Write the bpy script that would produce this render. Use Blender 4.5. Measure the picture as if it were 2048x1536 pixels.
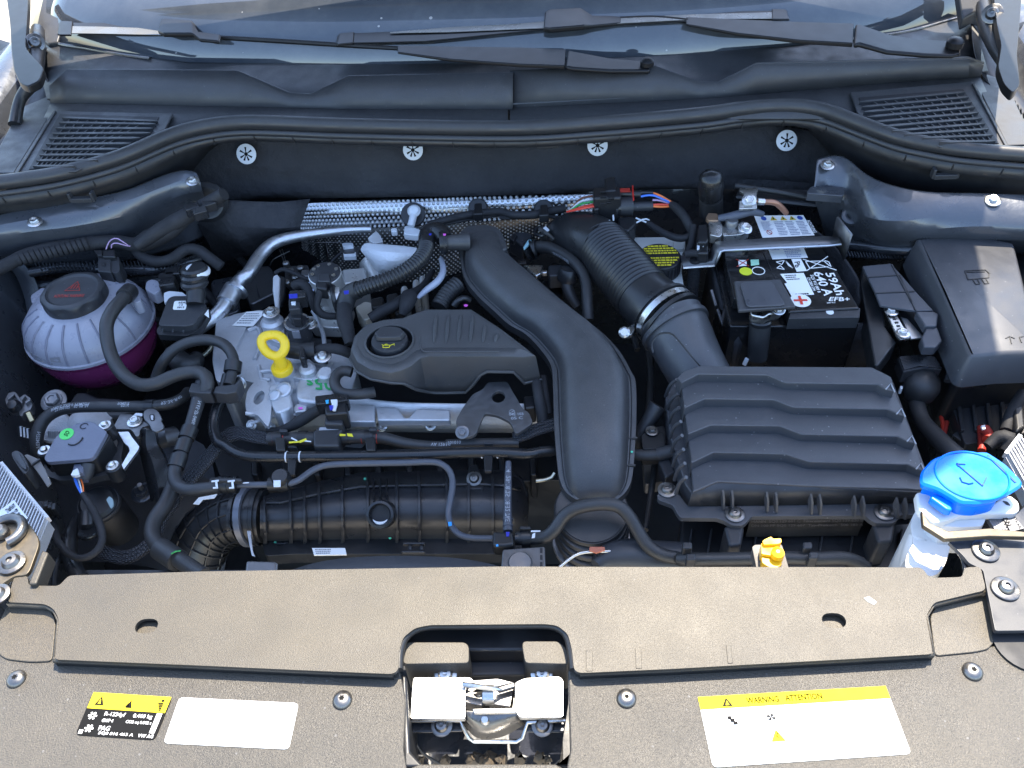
import bpy, bmesh, math, random
from mathutils import Vector, Matrix
R = math.radians
rnd = random.Random(7)
for o in list(bpy.data.objects): bpy.data.objects.remove(o)
scene = bpy.context.scene
COL = scene.collection

# ---------------------------------------------------------------- camera
# units are metres; x across the car, y towards the windshield, z up from the front panel
FPX = 1704.0                      # focal length in pixels of a 2048 px wide picture
CAM = Vector((.06264, 0, .70))
_p, _r, _y = R(45), R(3.5065), R(3.7586)
_yaw = Matrix.Rotation(_y, 3, 'Z')
_f = _yaw @ Vector((0, math.cos(_p), -math.sin(_p)))
_u = _yaw @ Vector((0, math.sin(_p), math.cos(_p)))
_x = _yaw @ Vector((1, 0, 0))
C_R = _x*math.cos(_r) - _u*math.sin(_r)
C_U = _u*math.cos(_r) + _x*math.sin(_r)
C_F = _f
cd = bpy.data.cameras.new('camera'); cam = bpy.data.objects.new('camera', cd); COL.objects.link(cam)
cd.sensor_width = 36; cd.lens = 36*FPX/2048; cd.clip_start = .02; cd.clip_end = 400
m = Matrix((C_R, C_U, -C_F)).transposed().to_4x4(); m.translation = CAM
cam.matrix_world = m
scene.camera = cam

# ---------------------------------------------------------------- light
SUN = Vector((.16, .42, 1)).normalized()
world = bpy.data.worlds.new('World'); scene.world = world; world.use_nodes = True
nt = world.node_tree
sky = nt.nodes.new('ShaderNodeTexSky'); sky.sky_type = 'NISHITA'; sky.sun_disc = False
sky.sun_elevation = math.asin(SUN.z); sky.sun_rotation = math.atan2(SUN.x, SUN.y)
sky.air_density = 1.0; sky.dust_density = .8; sky.ozone_density = 1.0
nt.links.new(sky.outputs[0], nt.nodes['Background'].inputs[0])
nt.nodes['Background'].inputs[1].default_value = .15
sl = bpy.data.lights.new('sun', 'SUN'); sl.energy = 3.0; sl.angle = R(.55); sl.color = (1, .90, .75)
so = bpy.data.objects.new('sun', sl); COL.objects.link(so)
so.rotation_euler = (-SUN).to_track_quat('-Z', 'Y').to_euler(); so.location = SUN*4
scene.render.engine = 'CYCLES'
vs = scene.view_settings
vs.view_transform = 'Standard'; vs.look = 'None'; vs.gamma = 1; vs.exposure = 2.2; vs.use_curve_mapping = False

# ---------------------------------------------------------------- placing
def G(px, py, z):
    """point at height z where the photograph shows (px, py)"""
    d = C_F + C_R*((px-1024)/FPX) + C_U*((768-py)/FPX)
    return CAM + d*((z-CAM.z)/d.z)
def GY(px, py, Y):
    d = C_F + C_R*((px-1024)/FPX) + C_U*((768-py)/FPX)
    return CAM + d*(Y/d.y)
def PX(n, p): return n*(Vector(p)-CAM).dot(C_F)/FPX      # n photo pixels at point p, in metres
# measured enlargements of the photograph: origin and scale
VIEW = {'1': (0, 0, .3418), '2': (650, 0, .3662), '3': (1348, 0, .3418), '4': (0, 380, .2604), '5': (480, 380, .2604),
        '6': (900, 380, .2604), '7': (1350, 320, .2735), '8': (1640, 380, .2735), 'a': (0, 740, .2865), 'b': (380, 720, .2865),
        'c': (820, 720, .2864), 'd': (1240, 720, .3027), 'e': (1700, 760, .3644), 'f': (0, 1100, .3418), 'g': (640, 1120, .3418),
        'h': (1300, 1100, .3652), '0': (0, 0, 1), 'i': (0, 900, .18223), 'j': (0, 760, .13022), 'k': (1880, 760, .22134), 'l': (540, 440, .1432),
        'm': (1160, 340, .15625), 'n': (980, 430, .13673), 'o': (200, 780, .1432), 'q': (0, 0, .16929)}
def vp(v, x, y): o = VIEW[v]; return (o[0]+x*o[2], o[1]+y*o[2])
def V(v, pts, z=None):
    """list of (x, y[, z]) in an enlargement -> points"""
    return [G(*vp(v, p[0], p[1]), p[2] if len(p) > 2 else z) for p in pts]

# ---------------------------------------------------------------- meshes
def cat(pts, n=6, closed=False):
    """Catmull-Rom through points (Vectors of any size)"""
    P = [Vector(p) for p in pts]; out = []
    N = len(P)
    if N < 3 and not closed: return P
    seg = N if closed else N-1
    for i in range(seg):
        if closed: a, b, c, d = P[(i-1) % N], P[i], P[(i+1) % N], P[(i+2) % N]
        else: a, b, c, d = P[max(i-1, 0)], P[i], P[i+1], P[min(i+2, N-1)]
        for k in range(n):
            t = k/n
            out.append(.5*((2*b)+(c-a)*t+(2*a-5*b+4*c-d)*t*t+(3*b-a-3*c+d)*t*t*t))
    if not closed: out.append(P[-1])
    return out
def resample(P, step):
    L = [0]
    for a, b in zip(P, P[1:]): L.append(L[-1]+(b-a).length)
    n = max(2, int(round(L[-1]/step))); out = []; j = 0
    for k in range(n+1):
        s = L[-1]*k/n
        while j < len(P)-2 and L[j+1] < s: j += 1
        e = L[j+1]-L[j]; out.append(P[j].lerp(P[j+1], (s-L[j])/e if e > 1e-9 else 0))
    return out
def rounded(pts, r, n=4, only=None):
    """polygon of tuples with its corners rounded (r in the tuples' own unit)"""
    P = [Vector(p) for p in pts]; out = []; N = len(P)
    for i, p in enumerate(P):
        if only is not None and i not in only: out.append(p); continue
        a, b = P[i-1], P[(i+1) % N]
        ra = min(r, (a-p).length*.48); rb = min(r, (b-p).length*.48)
        s = p+(a-p).normalized()*ra; e = p+(b-p).normalized()*rb
        for k in range(n+1):
            t = k/n; out.append(s*(1-t)**2+p*2*t*(1-t)+e*t*t)
    return [tuple(q) for q in out]
def offset(pts, d):
    """inset of a closed polygon of points in x/y (z kept)"""
    N = len(pts); A = sum(pts[i].x*pts[(i+1) % N].y-pts[(i+1) % N].x*pts[i].y for i in range(N))
    s = 1 if A > 0 else -1; out = []
    for i in range(N):
        a, p, b = pts[i-1], pts[i], pts[(i+1) % N]
        e1 = Vector((p.x-a.x, p.y-a.y)); e2 = Vector((b.x-p.x, b.y-p.y))
        if e1.length < 1e-9 or e2.length < 1e-9: out.append(p.copy()); continue
        n1 = Vector((-e1.y, e1.x)).normalized()*s; n2 = Vector((-e2.y, e2.x)).normalized()*s
        nn = n1+n2
        k = d/max(.35, nn.length_squared/2)
        out.append(Vector((p.x+nn.x*k, p.y+nn.y*k, p.z)))
    return out
class MB:
    def __init__(s): s.v = []; s.f = []; s.uv = {}
    def add(s, v, f, uv=None):
        o = len(s.v); s.v += [Vector(p) for p in v]; s.f += [tuple(i+o for i in q) for q in f]
        if uv:
            for i, q in enumerate(uv): s.uv[i+o] = q
        return s
    def loft(s, rings, closed=True, cap0=True, cap1=True):
        n = len(rings[0]); v = [p for r in rings for p in r]; f = []
        for i in range(len(rings)-1):
            for j in range(n if closed else n-1):
                k = (j+1) % n; f.append((i*n+j, i*n+k, (i+1)*n+k, (i+1)*n+j))
        if closed:
            if cap0: f.append(tuple(range(n))[::-1])
            if cap1: f.append(tuple((len(rings)-1)*n+j for j in range(n)))
        return s.add(v, f)
    def slab(s, pts, h, d=(0, 0, -1)):
        d = Vector(d).normalized()*h
        return s.loft([[Vector(p) for p in pts], [Vector(p)+d for p in pts]])
    def hull(s, pts, zbot):                              # wall down to one height, or one height each
        zb = zbot if hasattr(zbot, '__len__') else [zbot]*len(pts)
        return s.loft([[Vector(p) for p in pts], [Vector((p.x, p.y, z)) for p, z in zip(pts, zb)]])
    def box(s, c, size, rz=0, m=None):
        x, y, z = (q/2 for q in size); M = m or Matrix.Rotation(rz, 3, 'Z'); c = Vector(c)
        v = [c+M@Vector((a*x, b*y, e*z)) for a in (-1, 1) for b in (-1, 1) for e in (-1, 1)]
        return s.add(v, [(0, 1, 3, 2), (4, 6, 7, 5), (0, 4, 5, 1), (2, 3, 7, 6), (0, 2, 6, 4), (1, 5, 7, 3)])
    def bar(s, a, b, w, t, up=(0, 0, 1)):                # box from a to b, w wide, t thick
        a = Vector(a); b = Vector(b); x = (b-a); L = x.length; x.normalize(); y = Vector(up).cross(x).normalized(); z = x.cross(y)
        return s.box((a+b)/2, (L, w, t), m=Matrix((x, y, z)).transposed())
    def tube(s, P, r, seg=14, cap=True, frames=None):
        P = [Vector(p) for p in P]; n = len(P)
        rr = r if hasattr(r, '__len__') else [r]*n
        T = []
        for i in range(n):
            t = P[min(i+1, n-1)]-P[max(i-1, 0)]; T.append(t.normalized())
        u = Vector((0, 0, 1))
        if abs(T[0].dot(u)) > .95: u = Vector((0, 1, 0))
        u = (u-T[0]*u.dot(T[0])).normalized(); fr = []; v = []; uv = []; L = 0
        for i in range(n):
            u = (u-T[i]*u.dot(T[i])).normalized(); w = T[i].cross(u); fr.append((P[i], T[i], u, w, rr[i]))
            if i: L += (P[i]-P[i-1]).length
            for k in range(seg):
                a = 2*math.pi*k/seg; v.append(P[i]+(u*math.cos(a)+w*math.sin(a))*rr[i]); uv.append((k/seg, L))
        f = []
        for i in range(n-1):
            for k in range(seg):
                j = (k+1) % seg; f.append((i*seg+k, i*seg+j, (i+1)*seg+j, (i+1)*seg+k))
        if cap: f.append(tuple(range(seg))[::-1]); f.append(tuple((n-1)*seg+k for k in range(seg)))
        if frames is not None: frames.extend(fr)
        return s.add(v, f, uv)
    def lathe(s, prof, c, axis=(0, 0, 1), seg=24, sx=None):
        """prof: (radius, height along axis)"""
        c = Vector(c); z = Vector(axis).normalized()
        x = Vector(sx) if sx else (Vector((1, 0, 0)) if abs(z.x) < .9 else Vector((0, 1, 0)))
        x = (x-z*x.dot(z)).normalized(); y = z.cross(x)
        rings = [[c+z*h+(x*math.cos(2*math.pi*k/seg)+y*math.sin(2*math.pi*k/seg))*r for k in range(seg)] for r, h in prof]
        return s.loft(rings)
    def grid(s, rows, closed=False):
        n = len(rows[0]); v = [p for r in rows for p in r]
        f = [(i*n+j, i*n+j+1, (i+1)*n+j+1, (i+1)*n+j) for i in range(len(rows)-1) for j in range(n-1)]
        return s.add(v, f)

# ---------------------------------------------------------------- objects
WM = {}                                                  # world matrix of every object
def mk(name, mb, mat, parent=None, bevel=0, angle=38, smooth=True, solid=0, sub=0, recalc=True, seg=2, centre=True):
    c = Vector((0, 0, 0))
    if centre:
        lo = Vector([min(p[k] for p in mb.v) for k in range(3)]); hi = Vector([max(p[k] for p in mb.v) for k in range(3)])
        c = (lo+hi)/2
    me = bpy.data.meshes.new(name); me.from_pydata([p-c for p in mb.v], [], mb.f)
    if mb.uv:
        ul = me.uv_layers.new(name='UVMap')
        n = 14
        for pl in me.polygons:
            us = [mb.uv.get(i, (0, 0))[0] for i in pl.vertices]; wrap = max(us)-min(us) > .5
            for li, i in zip(pl.loop_indices, pl.vertices):
                q = mb.uv.get(i, (0, 0)); ul.data[li].uv = (q[0]+1 if wrap and q[0] < .5 else q[0], q[1])
    if recalc:
        bm = bmesh.new(); bm.from_mesh(me); bmesh.ops.recalc_face_normals(bm, faces=bm.faces); bm.to_mesh(me); bm.free()
    if smooth: me.shade_smooth(); me.set_sharp_from_angle(angle=R(angle))
    else: me.shade_flat()
    me.materials.append(mat)
    o = bpy.data.objects.new(name, me); COL.objects.link(o)
    WM[o] = Matrix.Translation(c)
    if parent: o.parent = parent
    if solid:
        q = o.modifiers.new('solid', 'SOLIDIFY'); q.thickness = abs(solid); q.offset = -1 if solid > 0 else 1
    if sub:
        q = o.modifiers.new('sub', 'SUBSURF'); q.levels = sub; q.render_levels = sub
    if bevel:
        q = o.modifiers.new('bevel', 'BEVEL'); q.width = bevel; q.segments = seg; q.limit_method = 'ANGLE'; q.angle_limit = R(30)
        q.harden_normals = True; me.shade_smooth(); me.set_sharp_from_angle(angle=R(angle))
    return o
def dup(o, M, parent=None):
    """copy of an object and of its parts, its world matrix M"""
    c = o.copy(); COL.objects.link(c); WM[c] = M; c.parent = parent
    for ch in [q for q in WM if q.parent == o]: dup(ch, M @ WM[o].inverted() @ WM[ch], c)
    return c
def tag(o, label, cat_, group=None):
    o['label'] = label; o['category'] = cat_
    if group: o['group'] = group
    return o
def thing(name, label, cat_, group=None):
    o = bpy.data.objects.new(name, None); o.empty_display_size = .03; COL.objects.link(o); WM[o] = None
    return tag(o, label, cat_, group)
def struct(name, mb, mat, parent=None, **k):
    o = mk(name, mb, mat, parent, **k)
    if not parent: o['kind'] = 'structure'
    return o
def finish():
    kids = {}
    for o in WM:
        if o.parent: kids.setdefault(o.parent, []).append(o)
    for o in WM:
        if WM[o] is None:                                # an Empty goes to the base of its thing
            pts = [WM[k]@v.co for k in kids.get(o, []) if k.type == 'MESH' for v in k.data.vertices]
            lo = [min(p[i] for p in pts) for i in range(3)]; hi = [max(p[i] for p in pts) for i in range(3)]
            WM[o] = Matrix.Translation(((lo[0]+hi[0])/2, (lo[1]+hi[1])/2, lo[2]))
    for o, M in WM.items():
        o.matrix_local = (WM[o.parent].inverted() @ M) if o.parent else M

# ---------------------------------------------------------------- materials
def mat_new(name):
    ma = bpy.data.materials.new(name); ma.use_nodes = True
    return ma, ma.node_tree, ma.node_tree.nodes['Principled BSDF']
def N(nt, t, **k):
    n = nt.nodes.new(t)
    for a, b in k.items():
        if a in n.inputs.keys(): n.inputs[a].default_value = b
        else: setattr(n, a, b)
    return n
def surf(name, col, rough=.5, metal=0, grain=0, gscale=900, dust=0, dcol=(.30, .28, .25), spots=0, var=.25, vscale=14, rvar=.12, coat=0, spec=.5, wave=0, blot=0):
    """grain = bump height of a fine texture; dust = cover of settled dust; spots = dried water drops and specks"""
    ma, nt, b = mat_new(name); L = nt.links.new
    tc = N(nt, 'ShaderNodeNewGeometry'); P = tc.outputs['Position']
    n1 = N(nt, 'ShaderNodeTexNoise', Scale=vscale, Detail=6, Roughness=.6); L(P, n1.inputs['Vector'])
    c = N(nt, 'ShaderNodeMix', data_type='RGBA'); c.inputs[6].default_value = (*[q*(1-var) for q in col], 1); c.inputs[7].default_value = (*[min(1, q*(1+var)) for q in col], 1)
    L(n1.outputs[0], c.inputs[0]); colo = c.outputs[2]
    rm = N(nt, 'ShaderNodeMapRange'); rm.inputs[3].default_value = max(.02, rough-rvar); rm.inputs[4].default_value = min(1, rough+rvar); rm.inputs[1].default_value = .3; rm.inputs[2].default_value = .7
    n2 = N(nt, 'ShaderNodeTexNoise', Scale=vscale*3.1, Detail=5); L(P, n2.inputs['Vector']); L(n2.outputs[0], rm.inputs[0])
    if dust:
        n3 = N(nt, 'ShaderNodeTexNoise', Scale=vscale*.7, Detail=8, Roughness=.7); L(P, n3.inputs['Vector'])
        n4 = N(nt, 'ShaderNodeTexNoise', Scale=800, Detail=2, Roughness=.7); L(P, n4.inputs['Vector'])
        n3b = N(nt, 'ShaderNodeMapRange'); n3b.inputs[1].default_value = .25; n3b.inputs[2].default_value = .75; n3b.inputs[3].default_value = .42; n3b.inputs[4].default_value = .85; L(n3.outputs[0], n3b.inputs[0])
        mu = N(nt, 'ShaderNodeMath', operation='MULTIPLY'); L(n3b.outputs[0], mu.inputs[0]); L(n4.outputs[0], mu.inputs[1])
        nz = N(nt, 'ShaderNodeSeparateXYZ'); L(tc.outputs['Normal'], nz.inputs[0])
        up = N(nt, 'ShaderNodeMapRange'); up.inputs[1].default_value = .1; up.inputs[2].default_value = .9; L(nz.outputs[2], up.inputs[0])
        dm = N(nt, 'ShaderNodeMapRange'); dm.inputs[1].default_value = .12; dm.inputs[2].default_value = .50; dm.inputs[4].default_value = dust; L(mu.outputs[0], dm.inputs[0])
        dd = N(nt, 'ShaderNodeMath', operation='MULTIPLY'); L(dm.outputs[0], dd.inputs[0]); L(up.outputs[0], dd.inputs[1])
        cx = N(nt, 'ShaderNodeMix', data_type='RGBA'); L(dd.outputs[0], cx.inputs[0]); L(colo, cx.inputs[6]); cx.inputs[7].default_value = (*dcol, 1); colo = cx.outputs[2]
    if spots:
        vo = N(nt, 'ShaderNodeTexVoronoi', Scale=150, Randomness=1); L(P, vo.inputs['Vector'])
        wn = N(nt, 'ShaderNodeTexWhiteNoise'); L(vo.outputs['Position'], wn.inputs['Vector'])
        po = N(nt, 'ShaderNodeMath', operation='POWER'); L(wn.outputs[0], po.inputs[0]); po.inputs[1].default_value = 3
        t2 = N(nt, 'ShaderNodeMath', operation='MULTIPLY'); L(po.outputs[0], t2.inputs[0]); t2.inputs[1].default_value = .17
        lt = N(nt, 'ShaderNodeMath', operation='LESS_THAN'); L(vo.outputs['Distance'], lt.inputs[0]); L(t2.outputs[0], lt.inputs[1])
        nb = N(nt, 'ShaderNodeTexNoise', Scale=600, Detail=2); L(P, nb.inputs['Vector'])
        mm = N(nt, 'ShaderNodeMath', operation='MULTIPLY'); L(lt.outputs[0], mm.inputs[0]); L(nb.outputs[0], mm.inputs[1])
        m2 = N(nt, 'ShaderNodeMath', operation='MULTIPLY'); L(mm.outputs[0], m2.inputs[0]); m2.inputs[1].default_value = spots
        cx = N(nt, 'ShaderNodeMix', data_type='RGBA'); L(m2.outputs[0], cx.inputs[0]); L(colo, cx.inputs[6]); cx.inputs[7].default_value = (.26, .26, .26, 1); colo = cx.outputs[2]
    L(colo, b.inputs['Base Color']); L(rm.outputs[0], b.inputs['Roughness'])
    b.inputs['Metallic'].default_value = metal; b.inputs['Coat Weight'].default_value = coat; b.inputs['Specular IOR Level'].default_value = spec
    nrm = None
    if grain:
        g1 = N(nt, 'ShaderNodeTexNoise', Scale=gscale, Detail=3, Roughness=.6); L(P, g1.inputs['Vector'])
        bp = N(nt, 'ShaderNodeBump', Strength=1, Distance=grain); L(g1.outputs[0], bp.inputs['Height']); nrm = bp
    if wave:
        g2 = N(nt, 'ShaderNodeTexNoise', Scale=45, Detail=3); L(P, g2.inputs['Vector'])
        bp = N(nt, 'ShaderNodeBump', Strength=1, Distance=wave); L(g2.outputs[0], bp.inputs['Height'])
        if nrm: L(nrm.outputs[0], bp.inputs['Normal'])
        nrm = bp
    if nrm: L(nrm.outputs[0], b.inputs['Normal'])
    return ma
def braid(name):
    ma, nt, b = mat_new(name); L = nt.links.new
    uv = N(nt, 'ShaderNodeUVMap'); sx = N(nt, 'ShaderNodeSeparateXYZ'); L(uv.outputs[0], sx.inputs[0])
    def strand(sign):
        a = N(nt, 'ShaderNodeMath', operation='MULTIPLY'); L(sx.outputs[0], a.inputs[0]); a.inputs[1].default_value = 9*sign
        c = N(nt, 'ShaderNodeMath', operation='MULTIPLY'); L(sx.outputs[1], c.inputs[0]); c.inputs[1].default_value = 150
        d = N(nt, 'ShaderNodeMath', operation='ADD'); L(a.outputs[0], d.inputs[0]); L(c.outputs[0], d.inputs[1])
        e = N(nt, 'ShaderNodeMath', operation='PINGPONG'); L(d.outputs[0], e.inputs[0]); e.inputs[1].default_value = .5
        return e
    p, q = strand(1), strand(-1)
    mx = N(nt, 'ShaderNodeMath', operation='MULTIPLY'); L(p.outputs[0], mx.inputs[0]); L(q.outputs[0], mx.inputs[1])
    mr = N(nt, 'ShaderNodeMapRange'); mr.inputs[1].default_value = .02; mr.inputs[2].default_value = .16; L(mx.outputs[0], mr.inputs[0])
    bp = N(nt, 'ShaderNodeBump', Strength=1, Distance=.0016); L(mr.outputs[0], bp.inputs['Height']); L(bp.outputs[0], b.inputs['Normal'])
    cx = N(nt, 'ShaderNodeMix', data_type='RGBA'); L(mr.outputs[0], cx.inputs[0]); cx.inputs[6].default_value = (.004, .004, .005, 1); cx.inputs[7].default_value = (.11, .115, .13, 1)
    L(cx.outputs[2], b.inputs['Base Color']); b.inputs['Roughness'].default_value = .38
    return ma
M = {}
M['plastic'] = surf('black_plastic', (.026, .027, .030), .48, grain=.00012, gscale=1500, spots=.35, var=.18)
M['plastic_dk'] = surf('dark_plastic', (.012, .0125, .014), .42, grain=.00006, gscale=1500, var=.2)
M['plastic_gl'] = surf('satin_plastic', (.012, .0125, .014), .30, grain=.00003, gscale=900, var=.2, spots=.1)
M['cowl'] = surf('cowl_plastic', (.030, .031, .034), .50, grain=.00012, gscale=1300, spots=.25, var=.15, dust=.10)
M['shelf'] = surf('dusty_plastic', (.030, .029, .027), .46, grain=.0004, gscale=1000, dust=.52, vscale=7, dcol=(.165, .13, .078), spots=.2, rvar=.05)
M['shelf_low'] = surf('dusty_lower_plastic', (.022, .022, .022), .38, grain=.0007, gscale=900, dust=.50, vscale=8, dcol=(.15, .124, .084), spots=.5, rvar=.05)
M['cover'] = surf('engine_cover_plastic', (.036, .037, .039), .46, grain=.0002, gscale=1100, var=.12, dust=.12, spots=.2)
M['duct'] = surf('duct_plastic', (.034, .035, .038), .44, grain=.00018, gscale=1100, var=.2, dust=.14, spots=.25, vscale=22)
M['filter'] = surf('filter_box_plastic', (.050, .052, .058), .42, grain=.00014, gscale=1300, var=.12, dust=.08, spots=1.1)
M['rubber'] = surf('black_rubber', (.020, .0205, .022), .50, grain=.00006, gscale=1200, var=.3, dust=.06)
M['rubber_gl'] = surf('smooth_rubber', (.016, .0165, .018), .36, grain=.00003, gscale=700, var=.3)
M['seal'] = surf('seal_rubber', (.022, .023, .025), .44, grain=.00005, gscale=800, var=.2, dust=.1)
M['greyline'] = surf('grey_blue_hose', (.060, .066, .082), .42, var=.15, grain=.00003)
M['felt'] = surf('black_felt', (.048, .048, .052), .95, grain=.0014, gscale=600, var=.35, spec=.15, wave=.006, spots=.15)
M['paint'] = surf('graphite_body_paint', (.080, .086, .098), .33, metal=.45, wave=.0012, var=.12, coat=.5, spots=.3)
M['paint_dk'] = surf('dark_body_paint', (.030, .032, .037), .28, metal=.2, wave=.001, coat=.5)
M['wiper'] = surf('wiper_black', (.007, .007, .008), .42, spec=.3, var=.05, rvar=.02)
M['void'] = surf('shade_black', (.016, .016, .018), .6)  # near-black standing in for the shade in openings and deep gaps
M['alu'] = surf('cast_aluminium', (.52, .53, .55), .48, metal=.62, grain=.0007, gscale=620, var=.18, vscale=30)
M['alu_sm'] = surf('drawn_aluminium', (.56, .57, .59), .38, metal=.95, var=.2, vscale=40, wave=.0004)
M['steel'] = surf('zinc_steel', (.55, .55, .54), .32, metal=1, var=.2, vscale=60)
M['steel_dk'] = surf('dark_steel', (.17, .165, .16), .36, metal=.9, var=.35, vscale=60, dust=.2)
M['bracket'] = surf('grey_steel_bracket', (.16, .16, .165), .42, metal=.75, var=.2, vscale=40)
M['foil'] = surf('embossed_foil', (.80, .81, .82), .40, metal=.5, var=.15, wave=.0008)
M['foil_shade'] = surf('shaded_foil', (.55, .56, .57), .2, metal=1, var=.1, wave=.0006)  # darker copy of the foil: dark reflections between dimples put into the colour
M['canister'] = surf('bright_canister', (.62, .61, .58), .34, metal=.6, var=.1)
M['white'] = surf('white_paper', (.78, .78, .76), .7, var=.03, spec=.1)
M['white_pl'] = surf('white_plastic', (.62, .64, .66), .4, var=.06)
M['tankmilk'] = surf('milky_plastic', (.62, .63, .60), .35, var=.08)
M['yellow'] = surf('yellow_plastic', (.75, .50, .015), .38, var=.05)
M['clipyellow'] = surf('amber_plastic', (.80, .42, .01), .3, var=.06)
M['yprint'] = surf('yellow_print', (.72, .62, .03), .5, var=.03)
M['ysticker'] = surf('yellow_sticker', (.72, .58, .03), .7, var=.03, spec=.05)
M['black_print'] = surf('black_print', (.008, .008, .008), .6, var=.05, spec=.1)
M['grey_print'] = surf('grey_print', (.20, .20, .22), .5, var=.05)
M['hose_print'] = surf('hose_print', (.30, .31, .33), .6, var=.2)
M['red'] = surf('red_plastic', (.45, .02, .015), .4, var=.1)
M['red_print'] = surf('red_print', (.36, .03, .02), .5, var=.1)
M['blue'] = surf('blue_plastic', (.003, .20, .85), .32, var=.05, spec=.35)
M['blue_print'] = surf('blue_print', (.02, .03, .35), .5)
M['green'] = surf('green_print', (.02, .30, .08), .5)
M['greensticker'] = surf('green_sticker', (.06, .62, .10), .45, var=.05)
M['mint'] = surf('mint_mark', (.10, .62, .38), .5)
M['pinkmark'] = surf('pink_mark', (.75, .12, .55), .5)
M['w_green'] = surf('green_wire', (.03, .30, .07), .4)
M['w_blue'] = surf('blue_wire', (.05, .17, .62), .4)
M['w_red'] = surf('red_wire', (.62, .05, .03), .4)
M['w_brown'] = surf('brown_wire', (.20, .08, .05), .4)
M['w_orange'] = surf('orange_wire', (.75, .16, .03), .4)
M['w_lilac'] = surf('lilac_wire', (.42, .28, .46), .4)
M['copper'] = surf('copper_braid', (.34, .17, .11), .45, metal=.6)
M['loom'] = surf('cloth_tape', (.013, .013, .015), .75, grain=.0004, gscale=500, var=.4)
M['coolant'] = surf('pink_coolant', (.17, .026, .10), .22, var=.25, vscale=9)
M['milky'] = surf('translucent_tank', (.27, .275, .32), .34, var=.12, vscale=30, grain=.0002, gscale=300, spots=-.5)
M['module'] = surf('bluegrey_module', (.115, .125, .165), .42, grain=.0003, gscale=350, var=.2, wave=.0006)
M['braid'] = braid('braided_sleeve')
M['ground'] = surf('sunlit_concrete', (.42, .38, .31), .9, var=.15, vscale=3, grain=.002, gscale=120)
M['fleece'] = surf('woven_foil', (.78, .80, .83), .5, metal=.1, grain=.0014, gscale=600, var=.1)

# ---------------------------------------------------------------- print
_txt = {}
def text_mesh(s):
    if s in _txt: return _txt[s]
    cu = bpy.data.curves.new('t', 'FONT'); cu.body = s; cu.resolution_u = 2; cu.offset = .016
    ob = bpy.data.objects.new('t', cu); COL.objects.link(ob)
    dg = bpy.context.evaluated_depsgraph_get(); me = bpy.data.meshes.new_from_object(ob.evaluated_get(dg))
    v = [p.co.copy() for p in me.vertices]; f = [tuple(p.vertices) for p in me.polygons]
    bpy.data.objects.remove(ob); bpy.data.curves.remove(cu); bpy.data.meshes.remove(me)
    lo = [min(p[k] for p in v) for k in (0, 1)]; hi = [max(p[k] for p in v) for k in (0, 1)]
    v = [((p.x-lo[0])/(hi[0]-lo[0]), (p.y-lo[1])/(hi[1]-lo[1])) for p in v]
    _txt[s] = (v, f, (hi[0]-lo[0])/(hi[1]-lo[1])); return _txt[s]
def quad_at(q, u, v):                                    # q: TL, TR, BR, BL points
    return q[3].lerp(q[2], u).lerp(q[0].lerp(q[1], u), v)
def lift(q, h):
    n = (q[1]-q[0]).cross(q[3]-q[0]).normalized()
    if n.dot(CAM-q[0]) < 0: n = -n
    return [p+n*h for p in q]
def text_on(mb, s, q):
    v, f, a = text_mesh(s); return mb.add([quad_at(q, x, y) for x, y in v], f)
def sub_quad(q, x0, y0, x1, y1):                         # fractions from the top-left corner
    return [quad_at(q, x0, 1-y0), quad_at(q, x1, 1-y0), quad_at(q, x1, 1-y1), quad_at(q, x0, 1-y1)]
def lines_on(mb, q, n, fill=.5, ragged=.35, words=True):
    """rows of tiny unreadable print as short bars"""
    for i in range(n):
        y0 = (i+.25)/n; y1 = y0+fill/n; x = 0; end = 1-rnd.random()*ragged
        while x < end:
            w = rnd.uniform(.04, .12) if words else 1
            x1 = min(end, x+w); p = sub_quad(q, x, y0, x1, y1); mb.add(p, [(0, 1, 2, 3)]); x = x1+.025
    return mb
def tube_text(mb, s, frames, s0, size, ang, flip=False):
    """lettering wrapped on a tube: starts s0 metres along, centred at angle ang (turned to the viewer)"""
    v, f, asp = text_mesh(s); W = size*asp
    L = [0]
    for a, b in zip(frames, frames[1:]): L.append(L[-1]+(b[0]-a[0]).length)
    out = []
    for x, y in v:
        if flip: x, y = 1-x, 1-y
        t = s0+x*W; j = 0
        while j < len(L)-2 and L[j+1] < t: j += 1
        k = (t-L[j])/max(1e-9, L[j+1]-L[j]); A, B = frames[j], frames[j+1]
        p = A[0].lerp(B[0], k); T = A[1].lerp(B[1], k).normalized(); r = A[4]*(1-k)+B[4]*k
        view = CAM-p; view = (view-T*view.dot(T)).normalized(); side = T.cross(view)
        th = ang+(y-.5)*size/r
        out.append(p+(view*math.cos(th)+side*math.sin(th))*(r+.0004))
    return mb.add(out, f)

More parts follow.
